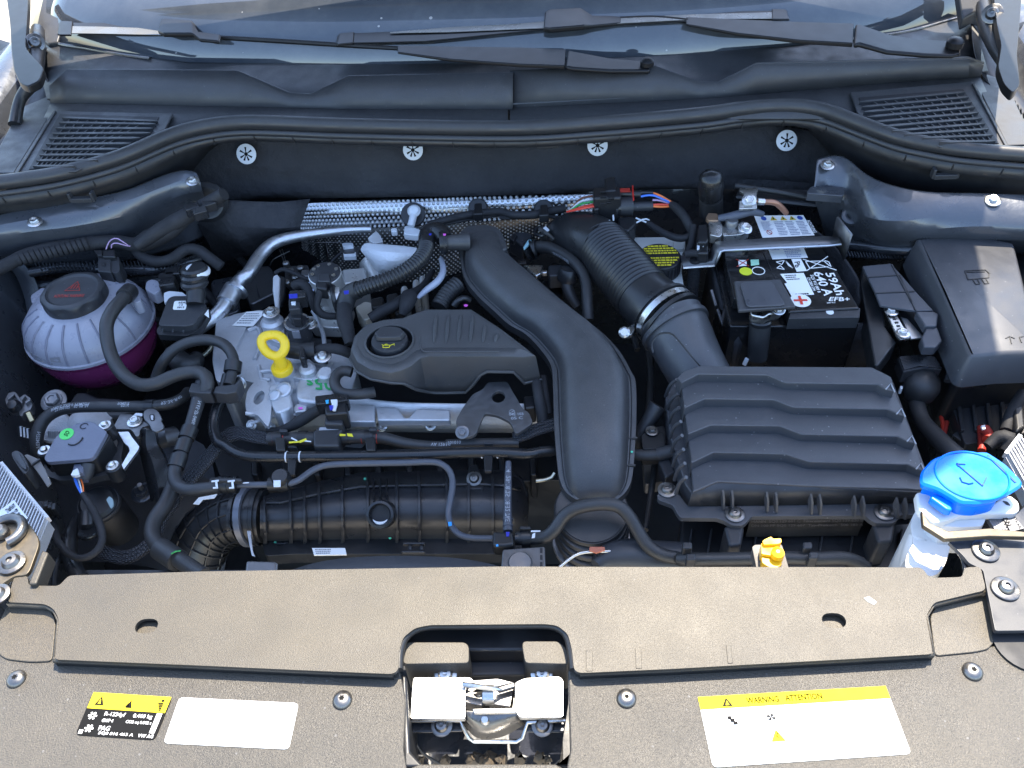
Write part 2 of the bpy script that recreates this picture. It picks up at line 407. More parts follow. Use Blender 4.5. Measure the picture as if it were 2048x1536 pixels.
# ---------------------------------------------------------------- shared pieces
def pipe(name, mat, pts, w, parent=None, seg=14, step=.006, cap=True, frames=None, smooth=True, **k):
    """hose through points, w = width in photo pixels (one, or one for each point)"""
    P = [Vector(p) for p in pts]
    ww = w if hasattr(w, '__len__') else [w]*len(P)
    Q = [Vector((*p, PX(a, p)/2)) for p, a in zip(P, ww)]
    C = cat(Q, 8) if smooth else Q
    pos = resample([Vector(c) for c in C], step)
    mb = MB(); mb.tube([Vector(c[:3]) for c in pos], [c[3] for c in pos], seg, cap, frames)
    return mk(name, mb, mat, parent, **k)
def corr(name, mat, pts, w, pitch, depth, parent=None, seg=20):
    P = [Vector(p) for p in pts]; ww = w if hasattr(w, '__len__') else [w]*len(P)
    C = resample(cat([Vector((*p, PX(a, p)/2)) for p, a in zip(P, ww)], 10), pitch/6)
    r = [c[3]-depth*(.5-.5*math.cos(2*math.pi*i/6)) for i, c in enumerate(C)]
    mb = MB(); mb.tube([Vector(c[:3]) for c in C], r, seg); return mk(name, mb, mat, parent, angle=80)
def band(name, mat, pts, w, parent=None, seg=20, **k): return pipe(name, mat, pts, w, parent, seg=seg, smooth=False, step=.004, **k)
def bolt(name, p, axis, r, mat, parent=None, kind='hex', washer=True):
    ax = Vector(axis).normalized()
    mb = MB()
    if washer: mb.lathe([(r*1.6, 0), (r*1.6, r*.22), (r*1.45, r*.3), (0.001, r*.3)], p, ax, 22)
    if kind == 'hex':
        mb.lathe([(r*.95, r*.25), (r*.95, r*.85), (r*.8, r*1.0), (r*.5, r*.98), (r*.45, r*.85), (.001, r*.82)], p, ax, 6)
        mb.lathe([(r*1.15, r*.25), (r*1.1, r*.45), (.001, r*.46)], p, ax, 20)
    else:
        mb.lathe([(r*1.1, r*.2), (r*1.0, r*.5), (r*.75, r*.78), (r*.36, r*.85), (r*.34, r*.55), (.001, r*.5)], p, ax, 18)
    return mk(name, mb, mat, parent, angle=30)
# ================================================================ ground, body shell, hood
g = MB(); g.add([(-30, -30, -.86), (30, -30, -.86), (30, 30, -.86), (-30, 30, -.86)], [(0, 1, 2, 3)])
struct('ground', g, M['ground'], centre=False)
g = MB(); g.box((0, .82, -.42), (1.5, 1.1, .02)); struct('bay_floor', g, M['void'])
# inner wings: sheet walls left and right of the bay, down to the floor
for sx, nm in ((-1, 'left'), (1, 'right')):
    rows = []
    for z in (.03, -.02, -.08, -.20, -.42):
        k = {.03: .0, -.02: .0, -.08: .02, -.20: .05, -.42: .06}[z]
        rows.append([Vector((sx*(x-k), y, z)) for x, y in ((.50, .42), (.60, .52), (.68, .66), (.735, .85), (.76, 1.02), (.75, 1.25))])
    g = MB(); g.grid(rows); struct('inner_wing_'+nm, g, M['paint'], solid=.002)
# firewall behind the felt
g = MB(); g.grid([[Vector((x, 1.235, .085)) for x in (-.75, 0, .75)], [Vector((x, 1.215, -.43)) for x in (-.75, 0, .75)]])
struct('firewall', g, M['paint_dk'], solid=.003)
# outer fenders, tops bright in the sun
for sx, nm, lab in ((-1, 'left', 'dark grey front fender along the left edge beside the coolant tank'), (1, 'right', 'dark grey front fender along the right edge beside the fuse box')):
    rows = []
    for x, z in ((.785, .005), (.80, .045), (.825, .055), (.87, .05), (.91, 0), (.93, -.25)):
        rows.append([Vector((sx*(x-dx), y, z+dz)) for y, dx, dz in ((.42, .16, -.05), (.6, .07, -.02), (.8, .01, 0), (1.0, -.005, .02), (1.25, -.015, .045), (1.5, -.02, .06))])
    g = MB(); g.grid(rows); o = mk('fender', g, M['paint'], solid=.002, sub=1); tag(o, lab, 'fender', 'front fenders')
# raised hood: hinged at the windshield, its shadow covers the bay
HL, HA = 1.024, R(65)
def hood_pt(u, x, d=0):
    """u along the hood from the hinge, x across"""
    crown = .03*(1-(x/.75)**2)
    n = Vector((0, math.sin(HA), math.cos(HA)))
    return Vector((0, 1.40, .30))+Vector((0, -math.cos(HA), math.sin(HA)))*u+Vector((x, 0, 0))+n*(crown+d)
def hood_sheet(d, inset):
    rows = []
    for i in range(13):
        t = i/12; row = []
        for j in range(17):
            s = -1+2*j/16
            hw = .745-.03*t*t-.10*max(0, (t-.80)/.2)**2-inset
            L = HL*(1-.055*abs(s)**2)-inset
            row.append(hood_pt(inset*.5+(L-inset*.5)*t, s*hw, d))
        rows.append(row)
    g = MB(); g.grid(rows); return g
t = thing('hood', 'raised dark hood panel above the engine bay', 'hood')
mk('outer_skin', hood_sheet(.02, 0), M['paint'], t, solid=.002)
mk('inner_panel', hood_sheet(-.012, .03), M['paint_dk'], t, solid=.002)

# ================================================================ windshield and wipers
WS = [(60, 62), (113, 84), (239, 106), (376, 123), (700, 127), (1016, 124), (1348, 108), (1587, 89), (1809, 62), (1946, 24), (1990, 8)]
base = [G(x, y, .125) for x, y in WS]
g = MB(); rows = []
for k in range(9):
    t_ = k/8; rows.append([p+Vector((-.10*t_*(1 if p.x > 0 else -1)*min(1, abs(p.x)*1.6), .80*t_, .46*t_-.04*t_*t_)) for p in base])
g.grid(rows)
t = thing('windshield', 'dark windshield glass behind the wipers reflecting grey blue sky', 'windshield')
ma, nt, b = mat_new('windshield_glass')
b.inputs['Base Color'].default_value = (.05, .056, .066, 1); b.inputs['Roughness'].default_value = .04; b.inputs['IOR'].default_value = 1.52
b.inputs['Coat Weight'].default_value = 1; b.inputs['Coat Roughness'].default_value = .03
L = nt.links.new; ge = N(nt, 'ShaderNodeNewGeometry'); vo = N(nt, 'ShaderNodeTexVoronoi', Scale=60); L(ge.outputs['Position'], vo.inputs['Vector'])
wn = N(nt, 'ShaderNodeTexWhiteNoise'); L(vo.outputs['Position'], wn.inputs['Vector'])
po = N(nt, 'ShaderNodeMath', operation='POWER'); L(wn.outputs[0], po.inputs[0]); po.inputs[1].default_value = 6
t2 = N(nt, 'ShaderNodeMath', operation='MULTIPLY'); L(po.outputs[0], t2.inputs[0]); t2.inputs[1].default_value = .16
lt = N(nt, 'ShaderNodeMath', operation='LESS_THAN'); L(vo.outputs['Distance'], lt.inputs[0]); L(t2.outputs[0], lt.inputs[1])
n0 = N(nt, 'ShaderNodeTexNoise', Scale=9, Detail=7, Roughness=.7); L(ge.outputs['Position'], n0.inputs['Vector'])
mr = N(nt, 'ShaderNodeMapRange'); mr.inputs[1].default_value = .4; mr.inputs[2].default_value = .8; mr.inputs[4].default_value = .16; L(n0.outputs[0], mr.inputs[0])
mx = N(nt, 'ShaderNodeMath', operation='MAXIMUM'); L(lt.outputs[0], mx.inputs[0]); L(mr.outputs[0], mx.inputs[1])
cx = N(nt, 'ShaderNodeMix', data_type='RGBA'); L(mx.outputs[0], cx.inputs[0]); cx.inputs[6].default_value = (.045, .052, .062, 1); cx.inputs[7].default_value = (.30, .29, .28, 1)
L(cx.outputs[2], b.inputs['Base Color'])
mk('glass', g, ma, t, solid=.005)
# light trim strip along the bottom edge at the left corner
pipe('edge_trim', M['steel_dk'], V('0', [(60, 60), (113, 86), (175, 97), (239, 109), (300, 117)], .124), 7, t, seg=8)
pipe('edge_trim', M['steel_dk'], V('0', [(1700, 79), (1809, 64), (1900, 40), (1946, 27)], .124), 6, t, seg=8)
# a bright paper and its ruled edge seen through the glass, upper right
# A-pillar trims
for pts, s_ in (([(70, 66), (95, 86), (116, 84), (140, 0), (120, -30), (88, -20)], 1), ([(1925, 38), (1950, 24), (1985, 36), (2000, -10), (1990, -40), (1915, -30)], -1)):
    g = MB(); g.slab([G(x, y, .128 + max(0, (60-y))*.0005) for x, y in pts], .02)
    o = mk('pillar_trim', g, M['cowl'], None, bevel=.003)
    tag(o, 'dusty trim at the foot of the %s windshield pillar' % ('left' if s_ > 0 else 'right'), 'trim', 'pillar trims')

def loft_bar(name, stations, mat, parent, bevel=.0015):
    """stations: (point, half width vector px, thickness) -> flat tapering bar: top-left/top-right px pairs at z"""
    rings = []
    for (x0, y0), (x1, y1), z, h in stations:
        a, b_ = G(x0, y0, z), G(x1, y1, z)
        h *= .35; rings.append([a, b_, b_-Vector((0, 0, h)), a-Vector((0, 0, h))])
    g = MB(); g.loft(rings); return mk(name, g, mat, parent, bevel=bevel)
# wiper on the left: blade, holder and arm running to the centre
t = thing('wiper', 'wiper whose blade tip lies at the left pillar, arm ending at the centre', 'wiper', 'windshield wipers')
loft_bar('blade', [((122, 45), (118, 65), .150, .006), ((200, 45), (200, 67), .150, .006), ((330, 48), (330, 70), .148, .006), ((470, 63), (470, 79), .145, .006), ((640, 77), (636, 85), .140, .006)], M['wiper'], t)
loft_bar('blade_edge', [((124, 52), (120, 66), .1512, .002), ((200, 53), (200, 67), .1512, .002), ((330, 57), (330, 70), .1492, .002), ((420, 66), (420, 73), .1475, .002), ((560, 77), (560, 79), .1438, .002)], surf('blade_glare', (.11, .105, .09), .3), t)  # sun glare on black rubber put into the paler strip colour
loft_bar('end_cap', [((117, 46), (114, 68), .151, .008), ((124, 41), (120, 69), .153, .010), ((145, 42), (142, 69), .153, .010)], M['wiper'], t, .003)
loft_bar('holder', [((321, 40), (315, 60), .160, .020), ((327, 36), (326, 66), .163, .022), ((383, 40), (385, 66), .163, .022), ((396, 62), (400, 78), .158, .018), ((441, 68), (438, 82), .155, .015)], M['wiper'], t, .003)
pipe('arm_rod', M['wiper'], V('0', [(436, 75), (560, 82), (700, 91), (800, 97)], .148), 9, t, seg=8)
loft_bar('arm', [((795, 90), (795, 104), .153, .010), ((900, 92), (900, 118), .154, .014), ((1040, 94), (1040, 128), .154, .016), ((1132, 98), (1130, 131), .152, .018)], M['wiper'], t, .003)
loft_bar('arm_root', [((1136, 99), (1132, 132), .155, .020), ((1150, 102), (1145, 135), .152, .020), ((1220, 115), (1220, 140), .145, .02), ((1300, 122), (1300, 140), .140, .02)], M['wiper'], t, .004)
g = MB(); g.lathe([(.010, 0), (.010, .006), (.006, .010), (.001, .011)], G(1294, 130, .142), (0, 0, 1), 18); mk('pivot_cap', g, M['wiper'], t)
# wiper on the right
t = thing('wiper', 'long wiper arm pivoting at the right pillar with blade across the centre', 'wiper', 'windshield wipers')
loft_bar('blade', [((690, 66), (680, 86), .152, .006), ((850, 54), (850, 82), .154, .006), ((1090, 33), (1090, 58), .158, .006), ((1250, 28), (1250, 48), .158, .006), ((1400, 24), (1400, 40), .158, .006), ((1574, 20), (1578, 36), .158, .006)], M['wiper'], t)
loft_bar('blade_edge', [((780, 64), (780, 66), .1555, .002), ((900, 54), (900, 64), .1567, .002), ((1090, 41), (1090, 56), .1595, .002), ((1250, 33), (1250, 46), .1595, .002), ((1400, 28), (1400, 38), .1595, .002), ((1560, 24), (1560, 37), .1595, .002)], bpy.data.materials['blade_glare'], t)
loft_bar('end_cap', [((674, 72), (671, 86), .152, .008), ((680, 66), (676, 88), .155, .010), ((708, 63), (706, 85), .155, .010)], M['wiper'], t, .003)
loft_bar('end_cap', [((1544, 17), (1544, 38), .161, .010), ((1572, 18), (1580, 38), .160, .010)], M['wiper'], t, .003)
loft_bar('holder', [((1090, 20), (1087, 55), .168, .022), ((1100, 15), (1100, 56), .170, .024), ((1160, 14), (1168, 50), .170, .024), ((1185, 30), (1185, 50), .164, .018), ((1243, 31), (1243, 45), .160, .014)], M['wiper'], t, .003)
pipe('arm_rod', M['wiper'], V('0', [(1240, 38), (1310, 36), (1376, 42)], .157), 10, t, seg=8)
loft_bar('arm', [((1372, 33), (1372, 48), .160, .010), ((1480, 38), (1475, 66), .160, .014), ((1600, 43), (1600, 80), .158, .018), ((1708, 46), (1706, 86), .156, .020)], M['wiper'], t, .003)
loft_bar('arm_root', [((1712, 46), (1708, 88), .158, .022), ((1722, 48), (1720, 86), .158, .022), ((1780, 68), (1775, 102), .150, .02), ((1850, 78), (1848, 108), .146, .02), ((1905, 80), (1905, 110), .144, .02), ((1922, 88), (1922, 106), .144, .02)], M['wiper'], t, .004)
g = MB(); g.lathe([(.012, 0), (.012, .008), (.008, .012), (.001, .013)], G(1908, 93, .146), (0, 0, 1), 20); mk('pivot_cap', g, M['wiper'], t)

# ================================================================ scuttle (cowl) cover
t = thing('scuttle_cover', 'black plastic cowl cover with notched raised fin below the windshield', 'cowl cover')
fin_l = [(99, 174), (137, 141), (475, 138), (581, 188), (622, 190), (698, 154), (996, 148), (1026, 146)]
fin_r = [(1020, 143), (1310, 133), (1399, 166), (1437, 166), (1512, 126), (1936, 116), (1970, 126)]
base_l = [(104, 207), (137, 208), (475, 215), (581, 217), (622, 218), (698, 220), (996, 220), (1026, 220)]
base_r = [(1020, 217), (1310, 203), (1399, 198), (1437, 196), (1512, 190), (1936, 156), (1958, 154)]
for top, bot in ((fin_l, base_l), (fin_r, base_r)):
    B = [G(x, y, .100) for x, y in bot]; yl = (lambda x: 140+.009*(x-137)) if top is fin_l else (lambda x: 143-.030*(x-1020))
    A = [b_.lerp(G(x, yl(x), .138), min(1, (yb-y)/(yb-yl(x)))) for (x, y), (xb, yb), b_ in zip(top, bot, B)]
    g = MB(); g.grid([A, [a.lerp(b_, .5) for a, b_ in zip(A, B)], B]); mk('fin', g, M['cowl'], t, solid=-.004, angle=25)
    g = MB(); g.tube(A, .0022, 8); mk('fin_lip', g, M['cowl'], t)
# flat apron in front of the fin, under the seal
ap = [(104, 207), (475, 215), (700, 220), (1016, 220)]; ap2 = [(1020, 217), (1399, 198), (1700, 176), (1958, 154)]
fr = [(40, 345), (342, 262), (700, 262), (1016, 262)]; fr2 = [(1020, 262), (1399, 240), (1690, 240), (2020, 300)]
for A, B in ((ap, fr), (ap2, fr2)):
    a_ = [G(x, y, .100) for x, y in A]; b_ = [G(x, y, .088) for x, y in B]
    g = MB(); g.grid([a_, [p.lerp(q, .5) for p, q in zip(a_, b_)], b_]); mk('apron', g, M['cowl'], t, solid=.003)
# trough behind the fin
A = [G(x, y, .104) for x, y in [(95, 200), (300, 205), (700, 212), (1016, 212), (1399, 192), (1700, 170), (1975, 145)]]
B = [Vector((p.x, p.y-.004, .121)) for p in (base[0], base[2], base[4], base[5], base[6], base[8], base[9])]
g = MB(); g.grid([A, [p.lerp(q, .5)-Vector((0, 0, .004)) for p, q in zip(A, B)], B, [p+Vector((0, .06, -.008)) for p in B]]); mk('trough', g, M['cowl'], t, solid=.003)
# grilles with slats
def grille(quad, nsl, left_ends, right_ends, frame, lab):
    gr = mk('grille_frame', MB().slab([G(x, y, .1035) for x, y in frame], .004), M['cowl'], t, bevel=.002)
    z0 = .1045
    g = MB(); g.slab([G(x, y, z0) for x, y in quad], .0012); pan = mk('grille_recess', g, M['void'], gr)
    for (ax, ay), (bx, by) in zip(left_ends, right_ends):
        a, b_ = G(ax, ay, z0+.004), G(bx, by, z0+.004); g = MB()
        d = (b_-a).normalized(); w = Vector((0, .0025, 0)); n = Vector((0, 0, .006))
        e0, e1 = a+d*.012, b_-d*.012
        sec = lambda p, k: [p-w*k, p+w*k, p+w*k*.6-n, p-w*k*.6-n]
        g.loft([sec(a, .15), sec(e0, 1), sec(e1, 1), sec(b_, .15)]); mk('slat', g, M['cowl'], gr, bevel=.0006)
    g = MB()
    for k in range(9):                                   # thin cross webs below the slats
        u = (k+1)/10
        p = G(*[left_ends[0][i]*(1-u)+right_ends[0][i]*u for i in (0, 1)], z0+.0016); q = G(*[left_ends[-1][i]*(1-u)+right_ends[-1][i]*u for i in (0, 1)], z0+.0016)
        g.bar(p, q, .0016, .0016)
    mk('web', g, M['cowl'], gr)
le = [(123, 234), (117, 244), (110, 255), (104, 266), (97, 276), (91, 287), (84, 298), (78, 309), (71, 320), (65, 331)]
ri = [(315, 241), (311, 247), (305, 256), (300, 265), (280, 275), (262, 286), (240, 297), (222, 308), (195, 319), (150, 331)]
grille([(120, 228), (318, 234), (300, 268), (150, 335), (58, 338)], 10, le, ri, [(108, 221), (346, 226), (330, 258), (150, 342), (32, 344)], '')
le = [(1719, 203), (1724, 213), (1728, 223), (1735, 233), (1748, 243), (1765, 252), (1785, 261), (1810, 268), (1845, 275), (1880, 283)]
ri = [(1931, 183), (1938, 193), (1945, 203), (1951, 213), (1958, 224), (1965, 235), (1971, 246), (1978, 257), (1986, 269), (1992, 281)]
grille([(1718, 195), (1926, 178), (1998, 286), (1870, 286), (1740, 246)], 10, le, ri, [(1700, 184), (1944, 162), (2010, 290), (1880, 292), (1716, 228)], '')
for q in ([(112, 221), (106, 221), (28, 345), (36, 345)], [(1944, 166), (1950, 166), (2016, 290), (2010, 290)]):
    g = MB(); g.slab([G(x, y, .106) for x, y in q], .004); mk('grille_rib', g, M['cowl'], t, bevel=.001)
for q in ([(106, 221), (112, 185), (40, 215), (-30, 345), (28, 346)], [(1950, 164), (1944, 138), (2012, 160), (2070, 288), (2014, 290)]):
    g = MB(); g.slab([G(x, y, .100) for x, y in q], .004); mk('side_wing', g, M['cowl'], t, bevel=.002)

# ================================================================ rubber seal along the cowl edge
SEAL = [(-60, 372), (60, 357), (140, 342), (240, 314), (342, 271), (410, 253), (478, 245), (560, 246), (700, 251), (1016, 256), (1200, 246), (1400, 229), (1480, 218), (1553, 212), (1610, 214), (1656, 223), (1720, 247), (1792, 273), (1860, 288), (1929, 299), (2048, 309), (2110, 313)]
t = thing('hood_seal', 'thick black rubber seal curving along the front of the cowl', 'seal')
sp = [G(x, y, .098) for x, y in SEAL]
pipe('bead', M['seal'], sp, 30, t, seg=18, step=.012)
pipe('lip', M['seal'], [p+Vector((0, -.009, -.012)) for p in sp], 13, t, seg=10, step=.012)
C = resample(cat([p+Vector((0, -.010, -.015)) for p in sp], 6), .02)
sd = lambda p: min(1, max(0, (abs(p.x)-.44)/.07))
g = MB(); g.grid([C, [p+Vector((0, .003, -.010-.006*sd(p))) for p in C], [p+Vector((0, .012, -.012-.006*sd(p))) for p in C], [p+Vector((0, .014, -.016-.06*sd(p))) for p in C]]); sk = mk('skirt', g, M['plastic_dk'], t, solid=.002)
for i in range(2, len(C)-2, 3):
    g = MB(); g.box(C[i]+Vector((0, 0, -.006)), (.0016, .004, .010)); mk('rib', g, M['plastic_dk'], sk)
for x, y in ((165, 399), (1095, 290), (1890, 352)):
    g = MB(); p = G(x, y, .062); g.box(p, (.030, .008, .007)); g.box(p+Vector((-.016, .002, .004)), (.004, .01, .014)); g.box(p+Vector((.016, .002, .004)), (.004, .01, .014)); mk('clip', g, M['plastic'], t, bevel=.001)

# ================================================================ felt insulation on the firewall
t = thing('firewall_insulation', 'black felt insulation mat on the firewall held by four round clips', 'insulation mat')
top = [(372, 300), (400, 285), (500, 268), (700, 278), (1016, 288), (1300, 272), (1500, 250), (1640, 268), (1665, 300)]
rows = []
yt = 1.205
for k in range(8):
    u = k/7
    row = []
    for i, (x, y) in enumerate(top):
        p = GY(x, y, yt)
        bot = -.050 if 1 < i < 7 else -.06
        q = Vector((p.x*(1+.01*u), yt-.012*math.sin(u*3.1)-.028*u*u+(rnd.uniform(-.004, .005) if 1 < k else 0), p.z*(1-u)+bot*u)); row.append(q)
    rows.append(resample(cat(row, 4), .03) if False else cat(row, 5))
g = MB(); g.grid(rows); mk('mat', g, M['felt'], t, solid=.008)
for x, y in ((493, 308), (826, 300), (1195, 291), (1573, 281)):
    p = GY(x, y, 1.182 if x in (826, 1195) else 1.180); ax = Vector((0, -.86, .5)); r_ = .0155
    rg = []
    g = MB(); g.lathe([(r_, 0), (r_, .0012), (r_*.9, .002), (.001, .002)], p, ax, 24); w = mk('clip', g, M['white_pl'], t)
    up = Vector((0, .5, .86)); g = MB()
    for a in (-150, -110, -70, -30, 30, 90, 150):        # punched spokes
        d = Vector((1, 0, 0))*math.cos(R(a))+up*math.sin(R(a)); n = ax.normalized(); q = p+n*.0026; sd = n.cross(d)
        g.add([q+d*.003-sd*.0006, q+d*.003+sd*.0006, q+d*.0105+sd*.0016, q+d*.0105-sd*.0016], [(0, 1, 2, 3)])
    g.lathe([(.003, .0022), (.0025, .0028), (.001, .0028)], p, ax, 10)
    mk('spoke_slot', g, M['black_print'], w, recalc=False)
# pressed dome on the felt at the left and a box-shaped bulge
g = MB(); g.lathe([(.013, 0), (.012, .006), (.008, .010), (.001, .011)], G(557, 440, -.055), (0, -.7, .7), 16); mk('felt_button', g, M['felt'], t)
g = MB(); g.grid([[G(x, y, z) for x, y, z in ((380, 395, .0), (470, 400, -.01), (560, 405, -.02), (620, 400, -.03))], [G(x, y, z) for x, y, z in ((395, 440, -.04), (480, 450, -.045), (560, 452, -.05), (600, 450, -.05))], [G(x, y, z) for x, y, z in ((440, 520, -.10), (500, 505, -.10), (560, 490, -.10), (600, 480, -.10))]]); mk('lower_flap', g, M['felt'], t, solid=.008)

# ================================================================ foil heat shield with embossed dimples
t = thing('heat_shield', 'silver embossed foil heat shield below the felt mat', 'heat shield')
A = [G(x, y, z) for x, y, z in ((586, 408, -.060), (700, 402, -.058), (850, 395, -.055), (1000, 390, -.055), (1190, 388, -.055))]
B = [G(x, y, z) for x, y, z in ((598, 460, -.106), (700, 458, -.106), (850, 451, -.100), (1000, 441, -.096), (1190, 428, -.092))]
B2 = [G(x, y, z) for x, y, z in ((606, 520, -.22), (700, 560, -.25), (850, 560, -.25), (1000, 520, -.22), (1180, 470, -.19))]
g = MB(); A_ = cat(A, 6); B_ = cat(B, 6); B2_ = cat(B2, 6)
g.grid([A_, B_]); mk('sheet', g, M['foil_shade'], t, solid=.0008)
g = MB(); g.grid([[p+Vector((0, .012, 0)) for p in B_], B2_]); mk('lower_sheet', g, M['steel_dk'], t, solid=.0008)  # same shield, recess shade put into the darker material
g = MB()
def dimple(p, n, r):
    n = n.normalized(); a = n.orthogonal().normalized(); b_ = n.cross(a)
    v = [p+(a*math.cos(k*math.pi/3)+b_*math.sin(k*math.pi/3))*r-n*.0003 for k in range(6)]+[p+(a*math.cos(k*math.pi/3)+b_*math.sin(k*math.pi/3))*r*.55+n*r*.8 for k in range(6)]+[p+n*r*1.0]
    g.add(v, [(k, (k+1) % 6, 6+(k+1) % 6, 6+k) for k in range(6)]+[(6+k, 6+(k+1) % 6, 12) for k in range(6)])
def field(Arow, Brow, pitch, r):
    n = len(Arow)-1; L_ = sum((Arow[i+1]-Arow[i]).length for i in range(n)); H = (Arow[n//2]-Brow[n//2]).length
    cols = int(L_/pitch); rws = int(H/pitch/.87)
    for j in range(rws):
        for i in range(cols):
            u = (i+.5*(j % 2)+.4)/cols*n; k = min(n-1, int(u)); fr_ = u-k; v = (j+.6)/rws
            p = Arow[k].lerp(Arow[k+1], fr_).lerp(Brow[k].lerp(Brow[k+1], fr_), v)
            nn = (Arow[k+1]-Arow[k]).cross(Arow[k]-Brow[k]); nn = -nn if nn.y > 0 else nn
            dimple(p, nn, r)
field(A_, B_, .0074, .0033)
field([p+Vector((0, .012, 0)) for p in B_], B2_, .0074, .0022)
o = mk('dimple', g, M['foil'], t, angle=70); o['kind'] = 'stuff'

# ================================================================ strut towers (painted sheet metal)
def sheet(name, rows, mat, parent, **k):
    g = MB(); g.grid([cat(r, 5) for r in rows]); return mk(name, g, mat, parent, **k)
t = thing('strut_tower', 'grey painted strut tower panel behind the coolant tank with flange bolts', 'strut tower', 'strut towers')
rows = [V('0', [(-60, 442, .050), (60, 412, .052), (150, 398, .053), (250, 378, .054), (320, 350, .055), (365, 338, .056), (392, 343, .056)]),
        V('0', [(-60, 462, .046), (60, 440, .046), (150, 425, .046), (250, 402, .047), (320, 376, .048), (370, 358, .050), (400, 362, .050)]),
        V('0', [(-60, 480, .034), (60, 462, .034), (150, 452, .032), (250, 430, .030), (320, 405, .028), (370, 388, .030), (404, 384, .034)]),
        V('0', [(-60, 510, .01), (60, 492, .008), (150, 480, .006), (250, 468, -.005), (320, 442, -.010), (370, 418, -.006), (412, 402, .0)]),
        V('0', [(-60, 560, -.06), (60, 545, -.06), (150, 540, -.06), (250, 530, -.07), (330, 510, -.08), (390, 490, -.08), (430, 470, -.08)])]
g = MB(); g.grid([cat(r, 5) for r in rows]); mk('panel', g, M['paint'], t, solid=.002, sub=1)
g = MB(); g.grid([cat(V('0', q), 4) for q in ([(-30, 515, -.02), (20, 535, -.035), (50, 600, -.08), (58, 690, -.14), (50, 780, -.20)], [(20, 510, -.02), (62, 545, -.045), (84, 610, -.095), (88, 700, -.15), (80, 790, -.21)], [(60, 520, -.04), (86, 560, -.075), (104, 620, -.12), (104, 700, -.17), (96, 790, -.22)])]); mk('side_fold', g, M['paint'], t, solid=.002)
bolt('bolt', G(385, 363, .051), (.05, -.25, 1), .0060, M['steel'], t)
bolt('bolt', G(70, 445, .046), (.1, -.2, 1), .0064, M['steel'], t)
# rolled lower collar with crimped folds
for k, (z, w) in enumerate(((-.045, 20), (-.075, 22))):
    pipe('sealed_seam', M['paint_dk'], V('0', [(60, 545+k*30, z), (130, 535+k*30, z), (200, 538+k*28, z), (290, 540+k*22, z), (360, 530+k*20, z), (400, 515+k*20, z)]), w, t, seg=10)
g = MB()
for k in range(46):
    u = k/45; x = 70+u*330; y = 534+rnd.uniform(-2, 2)-math.sin(u*3)*3; z = -.042
    g.bar(G(x, y-7, z+.004), G(x+6, y+7, z+.002), .0016, .003)
mk('crimp_fold', g, M['paint'], t)
t = thing('strut_tower', 'grey painted strut tower panel between battery and fuse box', 'strut tower', 'strut towers')
rows = [V('0', [(1632, 318, .056), (1665, 309, .056), (1695, 316, .056), (1740, 352, .056), (1800, 374, .054), (1870, 384, .053), (1960, 386, .052), (2110, 392, .05)]),
        V('0', [(1630, 345, .046), (1665, 345, .044), (1695, 350, .044), (1740, 384, .046), (1800, 400, .047), (1870, 406, .047), (1960, 406, .047), (2110, 412, .046)]),
        V('0', [(1628, 372, .034), (1660, 385, .020), (1700, 412, .012), (1740, 440, .018), (1800, 446, .030), (1870, 436, .036), (1960, 430, .038), (2110, 436, .038)]),
        V('0', [(1622, 385, .030), (1660, 405, .000), (1700, 440, -.012), (1740, 462, -.006), (1800, 464, .012), (1870, 456, .024), (1960, 452, .028), (2110, 455, .03)]),
        V('0', [(1640, 430, -.03), (1660, 450, -.04), (1700, 478, -.040), (1740, 486, -.03), (1800, 486, -.01), (1870, 480, .002), (1960, 474, .012), (2110, 480, .015)]),
        V('0', [(1660, 500, -.10), (1680, 510, -.10), (1710, 520, -.10), (1750, 520, -.09), (1800, 520, -.07), (1870, 515, -.06), (1960, 510, -.05), (2110, 510, -.05)])]
g = MB(); g.grid([cat(r, 5) for r in rows]); mk('panel', g, M['paint'], t, solid=.002, sub=1)
g = MB(); g.slab(V('0', rounded([(1622, 372), (1690, 374), (1688, 392), (1612, 386)], 6), .034), .012); mk('step', g, M['paint'], t, bevel=.004)
bolt('bolt', G(1655, 331, .053), (-.05, -.25, 1), .0060, M['steel'], t)
bolt('bolt', G(1985, 402, .049), (-.1, -.2, 1), .0066, M['steel'], t)
g = MB(); g.lathe([(.016, 0), (.014, .004), (.010, .005), (.006, .004), (.0055, .0), (.001, 0)], G(1702, 432, -.006), (-.1, -.5, .8), 20); mk('boss', g, M['paint_dk'], t)
pipe('sealed_seam', M['paint_dk'], V('0', [(1700, 490, -.045), (1760, 497, -.035), (1820, 500, -.025), (1880, 492, -.02)]), 22, t, seg=10)
g = MB()
for k in range(26):
    u = k/25; x = 1690+u*150; y = 508+math.sin(u*3)*4
    g.bar(G(x, y-5, -.040), G(x+4, y+5, -.042), .0014, .003)
mk('crimp_fold', g, M['paint'], t)

